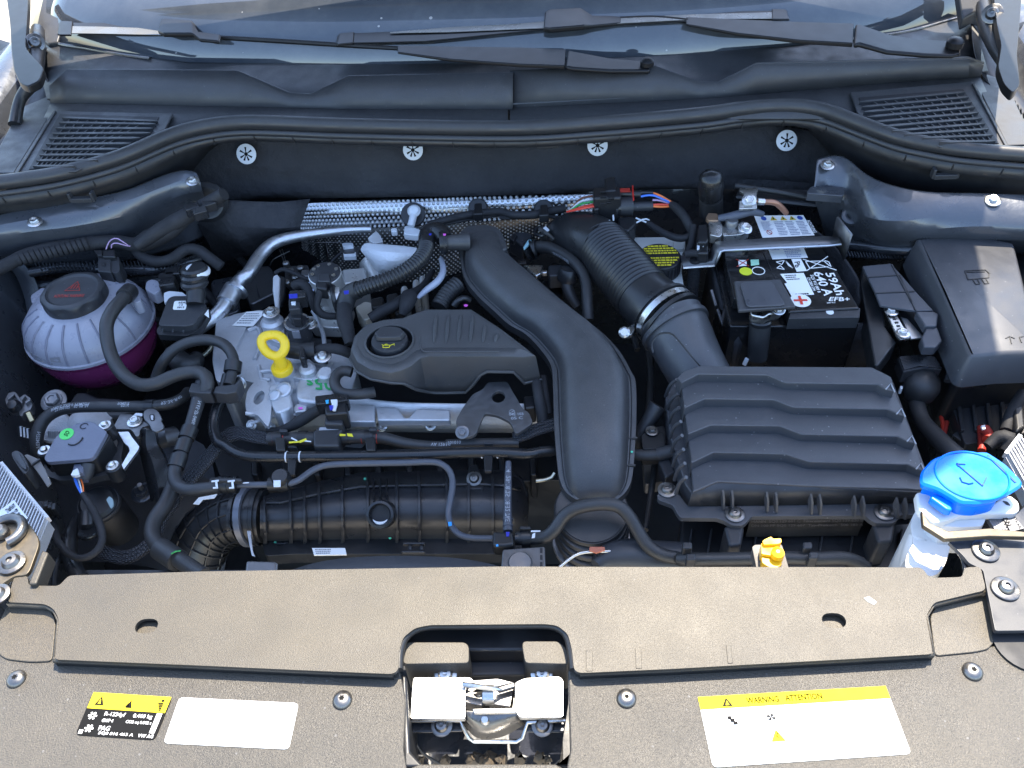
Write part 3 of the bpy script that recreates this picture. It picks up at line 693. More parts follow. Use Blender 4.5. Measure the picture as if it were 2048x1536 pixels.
# ================================================================ hood hinges
def hinge(lab, arm, arm_w, arm2, w2, pz, bz):
    t = thing('hinge_bracket', lab, 'hinge', 'hood hinges')
    mk('upper_arm', MB().slab(arm, .012), M['wiper'], t, bevel=.004)
    pipe('lower_arm', M['plastic_dk'], arm2, w2, t, seg=10)
    bolt('pivot', pz, bz, .009, M['steel_dk'], t, 'torx')
hinge('black curved hood hinge arm in the upper left corner', V('q', rounded([(60, -120), (335, -120), (330, 70), (300, 545), (350, 620), (520, 800), (470, 950), (330, 1020), (230, 980), (160, 830), (130, 600), (110, 250)], 40), .175), 0,
      V('0', [(75, 60, .15), (72, 110, .15), (66, 160, .14), (40, 200, .12), (30, 250, .10)]), [26, 34, 30, 22, 26], G(70, 86, .165), (.5, -.6, .6))
hinge('black hood hinge arm in the upper right corner', V('0', rounded([(1985, -30), (2045, -30), (2040, 40), (2034, 110), (2040, 170), (2026, 186), (2008, 168), (1996, 134), (2003, 90), (1994, 50)], 8), .18), 0,
      V('0', [(1968, 10, .16), (1975, 50, .155), (1990, 90, .15), (2005, 120, .145)]), [30, 36, 32, 26], G(1985, 28, .175), (-.5, -.6, .6))
# plastic gutter strips with bristles at both upper corners
for lab, rows, br in (('black gutter panel with bristles beside the left grille', [V('0', [(95, 95, .125), (85, 130, .12), (105, 190, .10), (75, 222, .095), (10, 300, .08), (-30, 345, .075)]), V('0', [(60, 100, .10), (45, 150, .08), (45, 200, .06), (20, 250, .04), (-40, 310, .03), (-80, 350, .03)]), V('0', [(-60, 60, .11), (-60, 150, .08), (-70, 200, .06), (-80, 250, .04), (-120, 310, .03), (-140, 350, .03)])], [(36, 268), (30, 276), (24, 284), (18, 292), (12, 300), (6, 310), (0, 320)]),
                      ('black gutter panel with bristles beside the right grille', [V('0', [(1940, 30, .13), (1945, 90, .12), (1955, 130, .11), (1972, 165, .10), (2020, 220, .09), (2060, 290, .08)]), V('0', [(2000, 60, .10), (2005, 100, .08), (2010, 140, .07), (2025, 170, .06), (2050, 200, .05), (2090, 260, .04)]), V('0', [(2120, 20, .11), (2120, 80, .08), (2130, 130, .07), (2130, 160, .06), (2150, 190, .05), (2180, 250, .04)])], [(2024, 205), (2030, 212), (2036, 220), (2042, 228), (2048, 236)])):
    t = thing('gutter_panel', lab, 'body panel', 'gutter panels')
    g = MB(); g.grid([cat(r, 4) for r in rows]); mk('panel', g, M['plastic_dk'], t, solid=.002)
    for x, y in br:
        g = MB(); p = G(x, y, .085); g.bar(p, p+Vector((.006 if x < 500 else -.006, -.004, .010)), .002, .002); mk('bristle', g, M['plastic'], t)
# ================================================================ front panel over the radiator
ZS, ZL = 0.0, -.014
# lower sheet with a bay for the latch (pieces left, right and in front of it)
t = thing('grille_top_panel', 'dusty black plastic panel at the bottom with screws, stickers and latch opening', 'front panel')
def lower(pts, name='panel'):
    g = MB(); g.slab([G(x, y, ZL) for x, y in pts], .012); return mk(name, g, M['shelf_low'], t, bevel=.002)
lower([(-80, 1290), (109, 1312), (500, 1330), (800, 1340), (812, 1400), (808, 1500), (818, 1560), (818, 1640), (-160, 1640)])
lower([(1136, 1338), (1500, 1325), (1866, 1308), (1990, 1290), (1984, 1262), (2120, 1236), (2200, 1640), (1128, 1640), (1132, 1540), (1140, 1500)])
lower([(820, 1534), (840, 1527), (1110, 1527), (1126, 1534), (1128, 1640), (820, 1640)], 'front_bridge')
for q in ([(800, 1346), (812, 1346), (820, 1500), (850, 1532), (806, 1532)], [(1152, 1346), (1138, 1346), (1134, 1500), (1100, 1530), (1144, 1532)]):
    g = MB(); A = [G(x, y, ZL) for x, y in q]; g.slab([p-Vector((0, 0, .003)) for p in A], .07); mk('opening_wall', g, M['plastic_dk'], t, bevel=.003)
for x, y in ((33, 1358), (685, 1400), (1253, 1397), (1945, 1343)):
    p = G(x, y, ZL+.0005); mb = MB(); r = .0086
    mb.lathe([(r, 0), (r*.98, r*.16), (r*.75, r*.42), (r*.42, r*.52), (r*.34, r*.52)], p, (0, 0, 1), 24)
    o = mk('screw', mb, M['steel_dk'], t)
    mb = MB(); star = [p+Vector((math.cos(k*math.pi/6), math.sin(k*math.pi/6), 0))*r*(.34 if k % 2 == 0 else .21)+Vector((0, 0, r*.525)) for k in range(12)]
    mb.add(star, [tuple(range(12))]); mk('star_recess', mb, M['black_print'], o, recalc=False)
# right-hand opening at the edge of the photograph
g = MB(); g.lathe([(.028, 0), (.028, .001), (.001, .001)], G(2052, 1285, ZL+.0012), (0, 0, 1), 30); mk('round_opening', g, M['void'], t)
# ---------------- upper cover
t = thing('radiator_cover', 'dusty raised plastic cover across the front of the engine bay', 'front panel')
up = [(29, 1151), (56, 1151), (56, 1171), (118, 1172), (137, 1151), (400, 1143), (700, 1138), (1000, 1133), (1300, 1134), (1600, 1134), (1844, 1135), (1859, 1156), (1926, 1154), (1928, 1135), (1961, 1133), (1972, 1180)]
pr = [(1972, 1180), (1868, 1205), (1852, 1232), (1866, 1308)]
fr = [(1866, 1308), (1700, 1318), (1500, 1329), (1340, 1338), (1160, 1346)]
no = [(1148, 1340), (1144, 1300), (1136, 1268), (1115, 1251), (1090, 1248), (860, 1250), (830, 1256), (806, 1275), (798, 1305), (797, 1340)]
fl = [(785, 1348), (640, 1342), (400, 1331), (109, 1319)]
pl = [(109, 1319), (118, 1240), (108, 1218), (90, 1208), (14, 1204)]
HOLE = [(293, 1252), (1668, 1241)]
outline = up+pr[1:]+fr[1:]+no+fl+pl[1:]
# top sheet: built with holes through a bmesh triangle fill
def plate_with_holes(outer, holes, h, z):
    bm = bmesh.new(); edges = []
    for ring in [outer]+holes:
        vs_ = [bm.verts.new(p) for p in ring]
        edges += [bm.edges.new((vs_[i], vs_[(i+1) % len(vs_)])) for i in range(len(vs_))]
    bmesh.ops.triangle_fill(bm, use_beauty=True, use_dissolve=False, edges=edges)
    bmesh.ops.dissolve_limit(bm, angle_limit=.01, verts=bm.verts, edges=bm.edges) if False else None
    r_ = bmesh.ops.extrude_face_region(bm, geom=bm.faces[:])
    for v in r_['geom']:
        if isinstance(v, bmesh.types.BMVert): v.co.z -= h
    g = MB(); bm.verts.index_update(); g.add([v.co.copy() for v in bm.verts], [tuple(v.index for v in f.verts) for f in bm.faces]); bm.free(); return g
def zcov(p):                                             # slight fall towards the front edge
    d = max(0, .392-p.y); return -.55*d if d < .02 else -.011-.18*(d-.02)
o3 = [G(x, y, ZS) for x, y in rounded(outline, 9, 3)]
holes = []
for (hx, hy) in HOLE:
    c = G(hx, hy, ZS)
    holes.append([c+Vector((math.copysign(abs(math.cos(a))**.7, math.cos(a))*.0105, math.sin(a)*.0075, 0)) for a in [2*math.pi*k/20 for k in range(20)]])
g = plate_with_holes(o3, holes, .004, 0)
mk('cover', g, M['shelf'], t, bevel=.0016)
# rolled front lip, left and right of the latch, and round the latch notch
pipe('front_lip', M['shelf'], [G(x, y, ZS-.006) for x, y in fr], 14, t, seg=10, smooth=False)
pipe('front_lip', M['shelf'], [G(x, y, ZS-.006) for x, y in fl], 14, t, seg=10, smooth=False)
pipe('notch_lip', M['plastic_dk'], [G(x, y, ZS-.006) for x, y in rounded(no, 12, 3, only=range(1, 9))], 20, t, seg=10, smooth=False)
for A in (fr, fl):
    g = MB(); a_ = [G(x, y, ZS-.004) for x, y in A]; g.grid([a_, [Vector((p.x, p.y-.001, ZL-.002)) for p in a_]]); mk('front_wall', g, M['plastic_dk'], t, solid=.002)
# lowered end pockets
for q in ([(14, 1210), (88, 1214), (104, 1224), (112, 1242), (104, 1322), (60, 1324), (10, 1318), (-12, 1300), (-14, 1270)], [(1972, 1186), (1872, 1211), (1860, 1234), (1870, 1312), (1950, 1304), (1978, 1298), (1992, 1278), (1986, 1250)]):
    g = MB(); g.slab([G(x, y, ZS-.012) for x, y in rounded(q, 10, 3)], .012); mk('end_pocket', g, M['shelf'], t, bevel=.003)
for q in (pl, pr):
    g = MB(); a_ = [G(x, y, ZS-.003) for x, y in q]; g.grid([a_, [p-Vector((0, 0, .012)) for p in a_]]); mk('pocket_wall', g, M['shelf'], t, solid=.002)
# inner floor seen through the slots
for hx, hy in HOLE:
    g = MB(); g.box(G(hx, hy, ZS-.009)+Vector((0, -.008 if hx < 900 else -.002, 0)), (.05, .022, .002)); mk('slot_floor', g, M['shelf'], t)
# moulded rib marks on the right of the notch
for q in ([(1172, 1300), (1185, 1300), (1185, 1342), (1172, 1342)], [(1270, 1295), (1282, 1294), (1284, 1336), (1272, 1337)], [(1452, 1290), (1462, 1290), (1466, 1326), (1456, 1327)]):
    g = MB(); g.slab([G(x, y, ZS+.0006) for x, y in q], .0012); mk('moulded_rib', g, M['shelf'], t, bevel=.0004)
o = mk('paint_scuff', MB().slab([G(x, y, ZS+.0006) for x, y in [(1728, 1196), (1738, 1193), (1754, 1204), (1748, 1209), (1736, 1203)]], .0005), M['white'], None)
tag(o, 'small white scuff mark on the right of the dusty cover', 'scuff mark')
# pads inside the latch notch
t2_ = t
g = MB(); g.slab([G(x, y, -.015) for x, y in rounded([(812, 1284), (930, 1284), (938, 1292), (938, 1326), (806, 1328), (806, 1300)], 8, 3)], .05); mk('notch_pad', g, M['shelf'], t, bevel=.004)
g = MB(); g.slab([G(x, y, -.015) for x, y in rounded([(1046, 1282), (1118, 1282), (1136, 1300), (1138, 1328), (1050, 1326), (1044, 1292)], 8, 3)], .05); mk('notch_pad', g, M['shelf'], t, bevel=.004)
g = MB(); g.slab([G(x, y, -.032) for x, y in [(806, 1255), (1138, 1253), (1140, 1300), (804, 1302)]], .05); mk('notch_back', g, M['plastic_dk'], t, bevel=.003)
g = MB(); g.slab([G(x, y, -.055) for x, y in [(930, 1284), (1050, 1282), (1054, 1350), (926, 1352)]], .02); mk('notch_channel', g, M['plastic'], t, bevel=.003)

# ================================================================ hood latch
t = thing('hood_latch', 'bright zinc hood latch in the opening at the bottom centre', 'latch')
ZT = -.026
def plate(name, v, pts, z, h, mat, bev=.0012, par=None): return mk(name, MB().slab(V(v, pts, z), h), mat, par or t, bevel=bev)
plate('left_plate', 'g', rounded([(545, 685), (880, 685), (905, 712), (850, 740), (850, 930), (528, 930), (535, 800)], 16, 3), ZT, .005, M['steel'])
plate('right_plate', 'g', rounded([(1140, 716), (1200, 690), (1400, 680), (1424, 700), (1424, 920), (1165, 920), (1142, 880)], 16, 3), ZT, .005, M['steel'])
plate('left_front_edge', 'g', [(528, 876), (655, 878), (660, 892), (715, 892), (722, 878), (850, 876), (850, 930), (528, 930)], ZT-.0056, .006, M['steel'])
plate('right_front_edge', 'g', [(1165, 880), (1230, 884), (1238, 870), (1385, 870), (1392, 884), (1424, 880), (1424, 922), (1165, 922)], ZT-.0056, .006, M['steel'])
plate('back_bridge', 'g', [(850, 705), (1040, 690), (1140, 716), (1040, 740), (860, 742)], ZT-.004, .004, M['steel'])
pipe('locking_hook', M['steel'], V('g', [(835, 725, ZT+.004), (900, 735, ZT+.006), (960, 745, ZT+.006), (1030, 755, ZT+.004), (1060, 760, ZT)]), [9, 12, 11, 9, 6], t, seg=8)
plate('guide_wedge', 'g', [(1030, 745), (1140, 712), (1140, 742), (1045, 770)], ZT+.001, .005, M['steel_dk'])
g = MB(); g.tube(V('g', [(930, 770, -.036), (935, 800, -.040), (945, 850, -.044)]), .006, 12); mk('catch_spring', g, M['steel_dk'], t)
g = MB(); g.tube(V('g', [(955, 790, -.034), (1020, 790, -.034)]), .009, 12); mk('striker_roller', g, M['steel'], t)
plate('inner_plate', 'g', [(850, 745), (1142, 745), (1142, 880), (850, 880)], -.056, .003, M['steel_dk'])
for (a, b_) in (((868, 800), (930, 850)), ((1000, 810), (1120, 858)), ((1040, 765), (1100, 800))):
    g = MB(); g.box((V('g', [a], -.042)[0]+V('g', [b_], -.042)[0])/2, (.020, .012, .014), rnd.uniform(-.3, .3)); mk('lever', g, M['steel_dk'], t, bevel=.0012)
plate('cross_bar', 'g', [(890, 868), (1140, 862), (1166, 880), (1160, 892), (900, 896)], ZT-.002, .004, M['steel'])
# pressed front hook of the latch: bent dark sheet
rows = [V('g', [(850, 885, -.033), (900, 890, -.033), (970, 895, -.034), (1060, 892, -.033), (1165, 885, -.033)]), V('g', [(856, 925, -.040), (920, 965, -.044), (970, 985, -.046), (1040, 965, -.044), (1160, 925, -.040)]), V('g', [(840, 960, -.050), (900, 1030, -.056), (970, 1050, -.058), (1080, 1030, -.056), (1200, 960, -.050)])]
g = MB(); g.grid([cat(r, 4) for r in rows]); mk('front_guide', g, M['steel_dk'], t, solid=.002)
g = MB(); g.tube(V('g', [(490, 940, -.040), (820, 940, -.040), (835, 975, -.044), (870, 1040, -.052), (900, 1062, -.056), (1150, 1064, -.056), (1185, 1040, -.052), (1215, 950, -.042), (1436, 938, -.040)]), .0018, 8); mk('guard_wire', g, M['steel'], t)
plate('carrier_sheet', 'g', [(490, 942), (820, 942), (835, 1000), (490, 1010)], -.046, .003, M['paint_dk']); plate('carrier_sheet', 'g', [(1215, 950), (1436, 940), (1436, 1005), (1205, 1005)], -.046, .003, M['paint_dk'])
for x, y, z in ((712, 970, -.043), (1302, 970, -.043), (735, 672, -.036), (1300, 668, -.036)): bolt('rivet', V('g', [(x, y, z)])[0], (0, -.2, 1), .0060 if y > 900 else .0065, M['steel_dk'] if y > 900 else M['steel'], t, 'torx')
g = MB(); g.lathe([(.005, 0), (.005, .006), (.003, .009), (.001, .009)], V('g', [(968, 935, -.046)])[0], (0, -.4, 1), 14); mk('pin', g, M['steel'], t)
# floor of the opening with dirt clods
g = MB(); g.slab(V('g', [(440, 620), (1500, 620), (1520, 1300), (420, 1300)], -.115), .01); struct('radiator_carrier', g, M['paint_dk'])
t = thing('dirt_deposit', 'dried brown dirt lumps at the bottom of the latch opening', 'dirt')
soil = surf('dried_soil', (.10, .075, .05), .9, grain=.0015, gscale=300, var=.5, vscale=80)
for x, y, w in ((590, 1185, 30), (740, 1175, 34), (900, 1165, 40), (980, 1185, 60), (1060, 1180, 40), (1170, 1170, 34), (1290, 1165, 36), (1330, 1180, 22)):
    p = V('g', [(x, y, -.100)])[0]; g = MB(); n0_ = len(g.v); g.lathe([(PX(w*.34, p)*.6, -.004), (PX(w*.34, p), 0), (PX(w*.34, p)*.7, .006), (.001, .009)], p, (0, 0, 1), 9)
    g.v = [q+Vector((rnd.uniform(-.0025, .0025), rnd.uniform(-.002, .002), rnd.uniform(-.001, .002))) for q in g.v]; mk('lump', g, soil, t)
pipe('release_cable', M['rubber'], V('g', [(540, 1040, -.07), (600, 1130, -.085), (700, 1190, -.10)]), 6, None)
tag(bpy.data.objects['release_cable'], 'thin cable crossing the dark space below the hood latch', 'cable')

# ================================================================ stickers on the panel
def sticker(name, label, v, quad, z, mat, r=12, th=.0005):
    t = thing(name, label, 'sticker'); q = V(v, quad, z)
    rq = rounded([tuple(p) for p in q], .004, 3)
    mk('backing', MB().slab([Vector(p) for p in rq], th), mat, t)
    return t, lift(q, .00035)
t, q = sticker('warning_sticker', 'black sticker with yellow band and white refrigerant print at the lower left', 'f', [(545, 832), (1008, 862), (905, 1112), (440, 1082)], ZL+.0008, M['black_print'])
mk('yellow_band', MB().add(sub_quad(q, .01, .0, .99, .38), [(0, 1, 2, 3)]), M['ysticker'], t, recalc=False)
q2 = lift(q, .0003)
def tri(mb, q, cx, cy, w, h): mb.add([quad_at(q, cx, 1-(cy-h)), quad_at(q, cx+w, 1-(cy+h)), quad_at(q, cx-w, 1-(cy+h))], [(0, 1, 2)])
g = MB(); tri(g, q2, .14, .19, .06, .11); tri(g, q2, .52, .22, .04, .10); tri(g, q2, .50, .25, .03, .05)
for k in range(5): g.add(sub_quad(q2, .86+.01*k, .15+.04*k, .93, .18+.04*k), [(0, 1, 2, 3)])
g.add([quad_at(q2, .91+.02*math.cos(a), .90+.035*math.sin(a)) for a in [k*math.pi/4 for k in range(8)]], [tuple(range(8))])
mk('symbol', g, M['black_print'], t, recalc=False)
g = MB(); tri(g, lift(q2, .0003), .14, .21, .018, .06); mk('symbol_centre', g, M['ysticker'], t, recalc=False)
g = MB()
text_on(g, 'R-1234yf', sub_quad(q2, .26, .44, .52, .56)); text_on(g, '0.460 kg', sub_quad(q2, .62, .44, .86, .56))
text_on(g, 'GWP 4', sub_quad(q2, .26, .60, .40, .68)); text_on(g, 'CO2 eq 0.002 t', sub_quad(q2, .56, .60, .88, .69))
text_on(g, 'PAG', sub_quad(q2, .26, .76, .40, .87)); text_on(g, '5Q0 816 463 A', sub_quad(q2, .28, .89, .72, .97)); text_on(g, 'VW AG', sub_quad(q2, .78, .89, .97, .97))
for cx, cy in ((.12, .55), (.14, .84)):
    for k in range(6):
        a = k*math.pi/6*2; d = (math.cos(a)*.055, math.sin(a)*.09); e = (-math.sin(a)*.012, math.cos(a)*.02)
        g.add([quad_at(q2, cx+e[0], 1-cy+e[1]), quad_at(q2, cx+d[0]+e[0], 1-cy+d[1]+e[1]), quad_at(q2, cx+d[0]-e[0], 1-cy+d[1]-e[1]), quad_at(q2, cx-e[0], 1-cy-e[1])], [(0, 1, 2, 3)])
g.add(sub_quad(q2, .03, .88, .08, .97), [(0, 1, 2, 3)]); mk('print', g, M['white'], t, recalc=False)
g = MB(); g.add(sub_quad(q2, .90, .40, .965, .86), [(0, 1, 2, 3)]); mk('thermometer_strip', g, M['white'], t, recalc=False)
t, q = sticker('blank_sticker', 'plain white sticker with rounded corners beside the warning sticker', 'f', [(1050, 862), (1748, 896), (1690, 1166), (956, 1130)], ZL+.0008, M['white'])
t, q = sticker('caution_sticker', 'large white sticker with yellow WARNING band at the lower right', 'h', [(262, 806), (1290, 745), (1432, 1116), (345, 1190)], ZL+.0008, M['white'])
mk('yellow_band', MB().add(sub_quad(q, .0, .0, 1, .19), [(0, 1, 2, 3)]), M['ysticker'], t, recalc=False)
q2 = lift(q, .0003); g = MB(); tri(g, q2, .145, .10, .028, .065); mk('symbol', g, M['black_print'], t, recalc=False)
g = MB(); tri(g, lift(q2, .0003), .145, .115, .010, .035); mk('symbol_centre', g, M['ysticker'], t, recalc=False)
olive = surf('olive_print', (.02, .016, .003), .7, spec=.05)
g = MB(); text_on(g, 'WARNING', sub_quad(q2, .25, .055, .42, .145)); text_on(g, 'ATTENTION', sub_quad(q2, .455, .05, .65, .14)); mk('heading', g, olive, t, recalc=False)
g = MB()
for k in range(3): g.add(sub_quad(q2, .13+.012*k, .31+.04*k, .15+.013*k, .355+.04*k), [(0, 1, 2, 3)])
c0 = (.355, .36)
for k in range(4):
    a = k*math.pi/2+.6; g.add([quad_at(q2, c0[0], 1-c0[1]), quad_at(q2, c0[0]+.026*math.cos(a), 1-c0[1]+.055*math.sin(a)), quad_at(q2, c0[0]+.024*math.cos(a+.9), 1-c0[1]+.05*math.sin(a+.9))], [(0, 1, 2)])
mk('pictogram', g, M['black_print'], t, recalc=False)
g = MB(); tri(g, q2, .36, .625, .037, .085); mk('hazard_triangle', g, M['ysticker'], t, recalc=False)
g = MB(); q3 = lift(q2, .0003); g.add([quad_at(q3, .362, .43), quad_at(q3, .37, .39), quad_at(q3, .358, .375), quad_at(q3, .366, .33), quad_at(q3, .352, .365), quad_at(q3, .362, .385)], [(0, 1, 2, 3, 4, 5)]); mk('flash', g, olive, t, recalc=False)

# ================================================================ brackets at both front corners
t = thing('corner_bracket', 'brown dusty metal bracket with washers in the lower left corner', 'bracket', 'corner brackets')
dirty = surf('dirty_steel', (.12, .10, .07), .42, metal=.5, var=.4, vscale=60, dust=.4, dcol=(.20, .16, .11))
mk('plate', MB().slab([G(x, y, .002) for x, y in rounded([(-60, 1036), (20, 1037), (58, 1046), (76, 1075), (78, 1090), (60, 1140), (52, 1150), (28, 1152), (-60, 1210)], 8, 3)], .005), dirty, t, bevel=.001)
mk('side_tab', MB().slab([G(x, y, .006) for x, y in [(84, 1100), (97, 1104), (72, 1168), (56, 1168)]], .02), M['shelf'], t, bevel=.002)
for x, y, r in ((24, 1126, .0105), (-4, 1190, .009)):
    bolt('bolt', G(x, y, .0035), (0, 0, 1), r*.8, M['steel_dk'], t, 'torx')
g = MB(); rr = []
for k in range(15): a = R(-60+k*17); rr.append(G(12, 1062, .006)+Vector((math.cos(a)*.016, math.sin(a)*.016, 0)))
g.tube(rr, .0052, 10); mk('spring_washer', g, M['steel_dk'], t)
g = MB(); g.lathe([(.008, 0), (.008, .006), (.005, .010), (.001, .010)], G(4, 1068, .004), (0, 0, 1), 16); mk('stud', g, M['steel_dk'], t)
t = thing('corner_bracket', 'dark grey metal bracket with two screws in the lower right corner', 'bracket', 'corner brackets')
mk('plate', MB().slab([G(x, y, .0) for x, y in rounded([(1896, 1082), (1960, 1070), (2120, 1062), (2140, 1260), (1990, 1262), (1966, 1140), (1938, 1126), (1925, 1110)], 6, 3)], .005), surf('bracket_paint', (.030, .032, .037), .4, dust=.1, spots=.5), t, bevel=.001)
mk('lip', MB().slab([G(x, y, .012) for x, y in [(1843, 1020), (1860, 1046), (1896, 1062), (1980, 1056), (2060, 1064), (2060, 1074), (1980, 1072), (1890, 1078), (1846, 1050)]], .006), dirty, t, bevel=.001)
for x, y in ((1971, 1102), (2010, 1178)):
    mb = MB(); p = G(x, y, .0006); mb.lathe([(.0125, 0), (.0125, .0015), (.0115, .0022), (.001, .0022)], p, (0, 0, 1), 24); w = mk('washer', mb, M['steel_dk'], t)
    bolt('screw', p+Vector((0, 0, .002)), (0, 0, 1), .0065, M['steel_dk'], w, 'torx', washer=False)
pipe('edge_fold', M['paint_dk'], V('0', [(1900, 1085, -.004), (1925, 1115, -.008), (1932, 1150, -.010)]), 10, t, seg=8)
# ================================================================ coolant expansion tank
t = thing('expansion_tank', 'round milky lilac coolant tank with pink fluid and black cap', 'coolant tank')
TC = G(182, 651, -.070); R0 = .0865; TA = Vector((0, -.02, 1))
up_prof = [(R0*1.03, -.001), (R0*1.03, .003), (R0, .004), (R0*.985, .014), (R0*.93, .026), (R0*.82, .037), (R0*.66, .045), (R0*.5, .049), (.001, .049)]
lo_prof = [(R0*1.03, -.0015), (R0*1.02, -.005), (R0*.985, -.006), (R0*.955, -.025), (R0*.86, -.05), (R0*.66, -.072), (R0*.3, -.08), (.001, -.08)]
mk('upper_shell', MB().lathe(up_prof, TC, TA, 56), M['milky'], t, angle=60)
mk('lower_shell', MB().lathe(lo_prof[::-1], TC, TA, 56), M['coolant'], t, angle=60)
def dome_pt(a, u, d=0):                                  # u 0..1 from rim to crown
    prof = [(R0, .004), (R0*.985, .014), (R0*.93, .026), (R0*.82, .037), (R0*.66, .045), (R0*.5, .049)]
    k = min(4, int(u*5)); f_ = u*5-k; r = prof[k][0]*(1-f_)+prof[k+1][0]*f_; h = prof[k][1]*(1-f_)+prof[k+1][1]*f_
    return TC+Vector((math.cos(a)*(r+d), math.sin(a)*(r+d), h+d*.6))
for a in (-160, -142, -124, -106, -88, -70, -52, -25, 15, 40):
    P = [dome_pt(R(a), u/6*.86, .0002) for u in range(7)]
    mk('moulded_rib', MB().tube(P, .0014, 6), surf('rib_milky', (.16, .165, .21), .4) if a == -160 else bpy.data.materials['rib_milky'], t)
def tank_block(name, v, pts, z, h, mat=None, bev=.002): return mk(name, MB().slab(V(v, pts, z), h), mat or M['milky'], t, bevel=bev)
tank_block('mount_lug', '4', rounded([(1120, 700), (1170, 680), (1230, 700), (1240, 760), (1180, 800), (1110, 760)], 20), -.035, .02)
tank_block('mount_lug', '4', rounded([(230, 810), (320, 745), (400, 760), (330, 850), (240, 870)], 20), -.035, .02)
tank_block('hose_neck', '4', rounded([(960, 790), (1000, 730), (1050, 760), (1085, 850), (1030, 870)], 20), -.020, .02)
# level sensor plug on top
pl_ = mk('sensor_plug', MB().slab(V('4', [(752, 510), (850, 510), (852, 632), (750, 622)], -.006), .03), M['plastic'], t, bevel=.0015)
mk('plug_side', MB().slab(V('4', rounded([(850, 505), (915, 512), (920, 620), (890, 640), (852, 632)], 12), -.008), .03), M['plastic'], t, bevel=.002)
mk('plug_window', MB().slab(V('4', [(780, 555), (805, 555), (806, 580), (782, 580)], -.0045), .002), M['void'], pl_)
mk('plug_head', MB().slab(V('4', [(785, 458), (880, 455), (885, 512), (785, 512)], -.001), .02), M['plastic_dk'], t, bevel=.002)
mk('plug_latch', MB().slab(V('4', [(715, 458), (785, 460), (785, 500), (745, 500)], .000), .01), M['plastic_dk'], t, bevel=.001)
# screw cap: eight lobes, raised rim, red warning print
cc = TC+TA*.049+Vector((0, 0, 0)); rc = .0430
def lobe(k, n, r, dent): a = 2*math.pi*k/n; return r*(1-dent*(.5+.5*math.cos(8*a)) ** 2)
def ring(r, h, dent=0, n=64): return [cc+TA*h+Vector((math.cos(2*math.pi*k/n), math.sin(2*math.pi*k/n), 0))*lobe(k, n, r, dent) for k in range(n)]
capo = mk('cap', MB().loft([ring(rc*.96, -.008), ring(rc*.98, -.004), ring(rc, .003, .02), ring(rc, .006, .09), ring(rc*1.0, .012, .10), ring(rc*.97, .0155, .03), ring(rc*.93, .017, .02), ring(rc*.80, .0175), ring(rc*.76, .0155), ring(rc*.70, .015), ring(rc*.3, .015)]), M['plastic'], t, angle=50)
cq = [cc+TA*.0158+Vector((x*rc, y*rc, 0)) for x, y in ((-.62, .62), (.62, .62), (.62, -.62), (-.62, -.62))]
g = MB(); q = sub_quad(cq, .30, .12, .72, .52)
def frame_tri(mb, q, w=.07):
    A = [(.5, 1), (1, 0), (0, 0)]; c_ = (.5, .36)
    for i in range(3):
        a, b_ = A[i], A[(i+1) % 3]; s_ = lambda p: (c_[0]+(p[0]-c_[0])*(1-w*2.2), c_[1]+(p[1]-c_[1])*(1-w*2.2))
        mb.add([quad_at(q, *a), quad_at(q, *b_), quad_at(q, *s_(b_)), quad_at(q, *s_(a))], [(0, 1, 2, 3)])
frame_tri(g, q)
for k in range(3): g.add([quad_at(q, .3+.17*k, .2), quad_at(q, .36+.17*k, .2), quad_at(q, .40+.17*k, .66), quad_at(q, .34+.17*k, .66)], [(0, 1, 2, 3)])
text_on(g, 'ACHTUNG WARNING', sub_quad(cq, .12, .66, .90, .78)); mk('red_print', g, M['red_print'], capo, recalc=False)
# book symbol and level marks moulded into the front
def on_dome(mb, s_, a0, u0, w, h):
    v, f, asp = text_mesh(s_); mb.add([dome_pt(R(a0)+x*w/R0, u0+y*h, .0006) for x, y in v], f)
g = MB()
bk = [(-.012, 0), (-.0115, .014), (-.006, .0165), (0, .014), (.006, .0165), (.0115, .014), (.012, 0), (.006, .0025), (0, 0), (-.006, .0025), (-.012, 0)]
P = [dome_pt(R(-121)+x/R0, .02+z*9, .0004) for x, z in bk]; g.tube(P, .0006, 5); g.tube([dome_pt(R(-121), .02+z, .0004) for z in (0, .06, .12)], .0006, 5)
mk('book_mark', g, M['grey_print'], t)
mk('level_patch', MB().add([dome_pt(R(a), u, .0004) for a, u in ((-103, .10), (-93, .10), (-93, .26), (-103, .22))], [(0, 1, 2, 3)]), M['grey_print'], t, recalc=False)
for u in (.02, -.02): mk('level_dot', MB().lathe([(.0016, 0), (.001, .0006), (.0005, .0006)], dome_pt(R(-103), max(0, u)+.03, 0), (0, -1, .3), 8), M['grey_print'], t)

# hoses of the coolant circuit
t = thing('coolant_hose', 'black hose arching from the tank neck into the double clip', 'hose', 'coolant hoses')
pipe('hose', M['rubber'], V('4', [(975, 800, -.012), (930, 850, -.008), (870, 920, -.006), (822, 1020, -.010), (820, 1110, -.018), (838, 1220, -.028), (885, 1335, -.036), (965, 1435, -.042), (1080, 1495, -.046), (1200, 1485, -.046), (1330, 1430, -.044), (1450, 1400, -.042), (1540, 1405, -.042), (1590, 1455, -.044), (1585, 1536, -.050)])+V('a', [(1400, 160, -.058)]), 27, t)
C2 = V('4', [(1000, 775, -.014), (955, 820, -.009)])
band('end_sleeve', M['plastic_dk'], C2, 34, t)
g = MB(); q = [V('4', [p], -.004)[0]+Vector((0, 0, .011)) for p in ((865, 855), (925, 850), (940, 880), (900, 870), (880, 890), (870, 885))]
t = thing('coolant_pipe', 'black plastic pipe running down from the double clip to the quick connector', 'pipe', 'coolant hoses')
FR = []
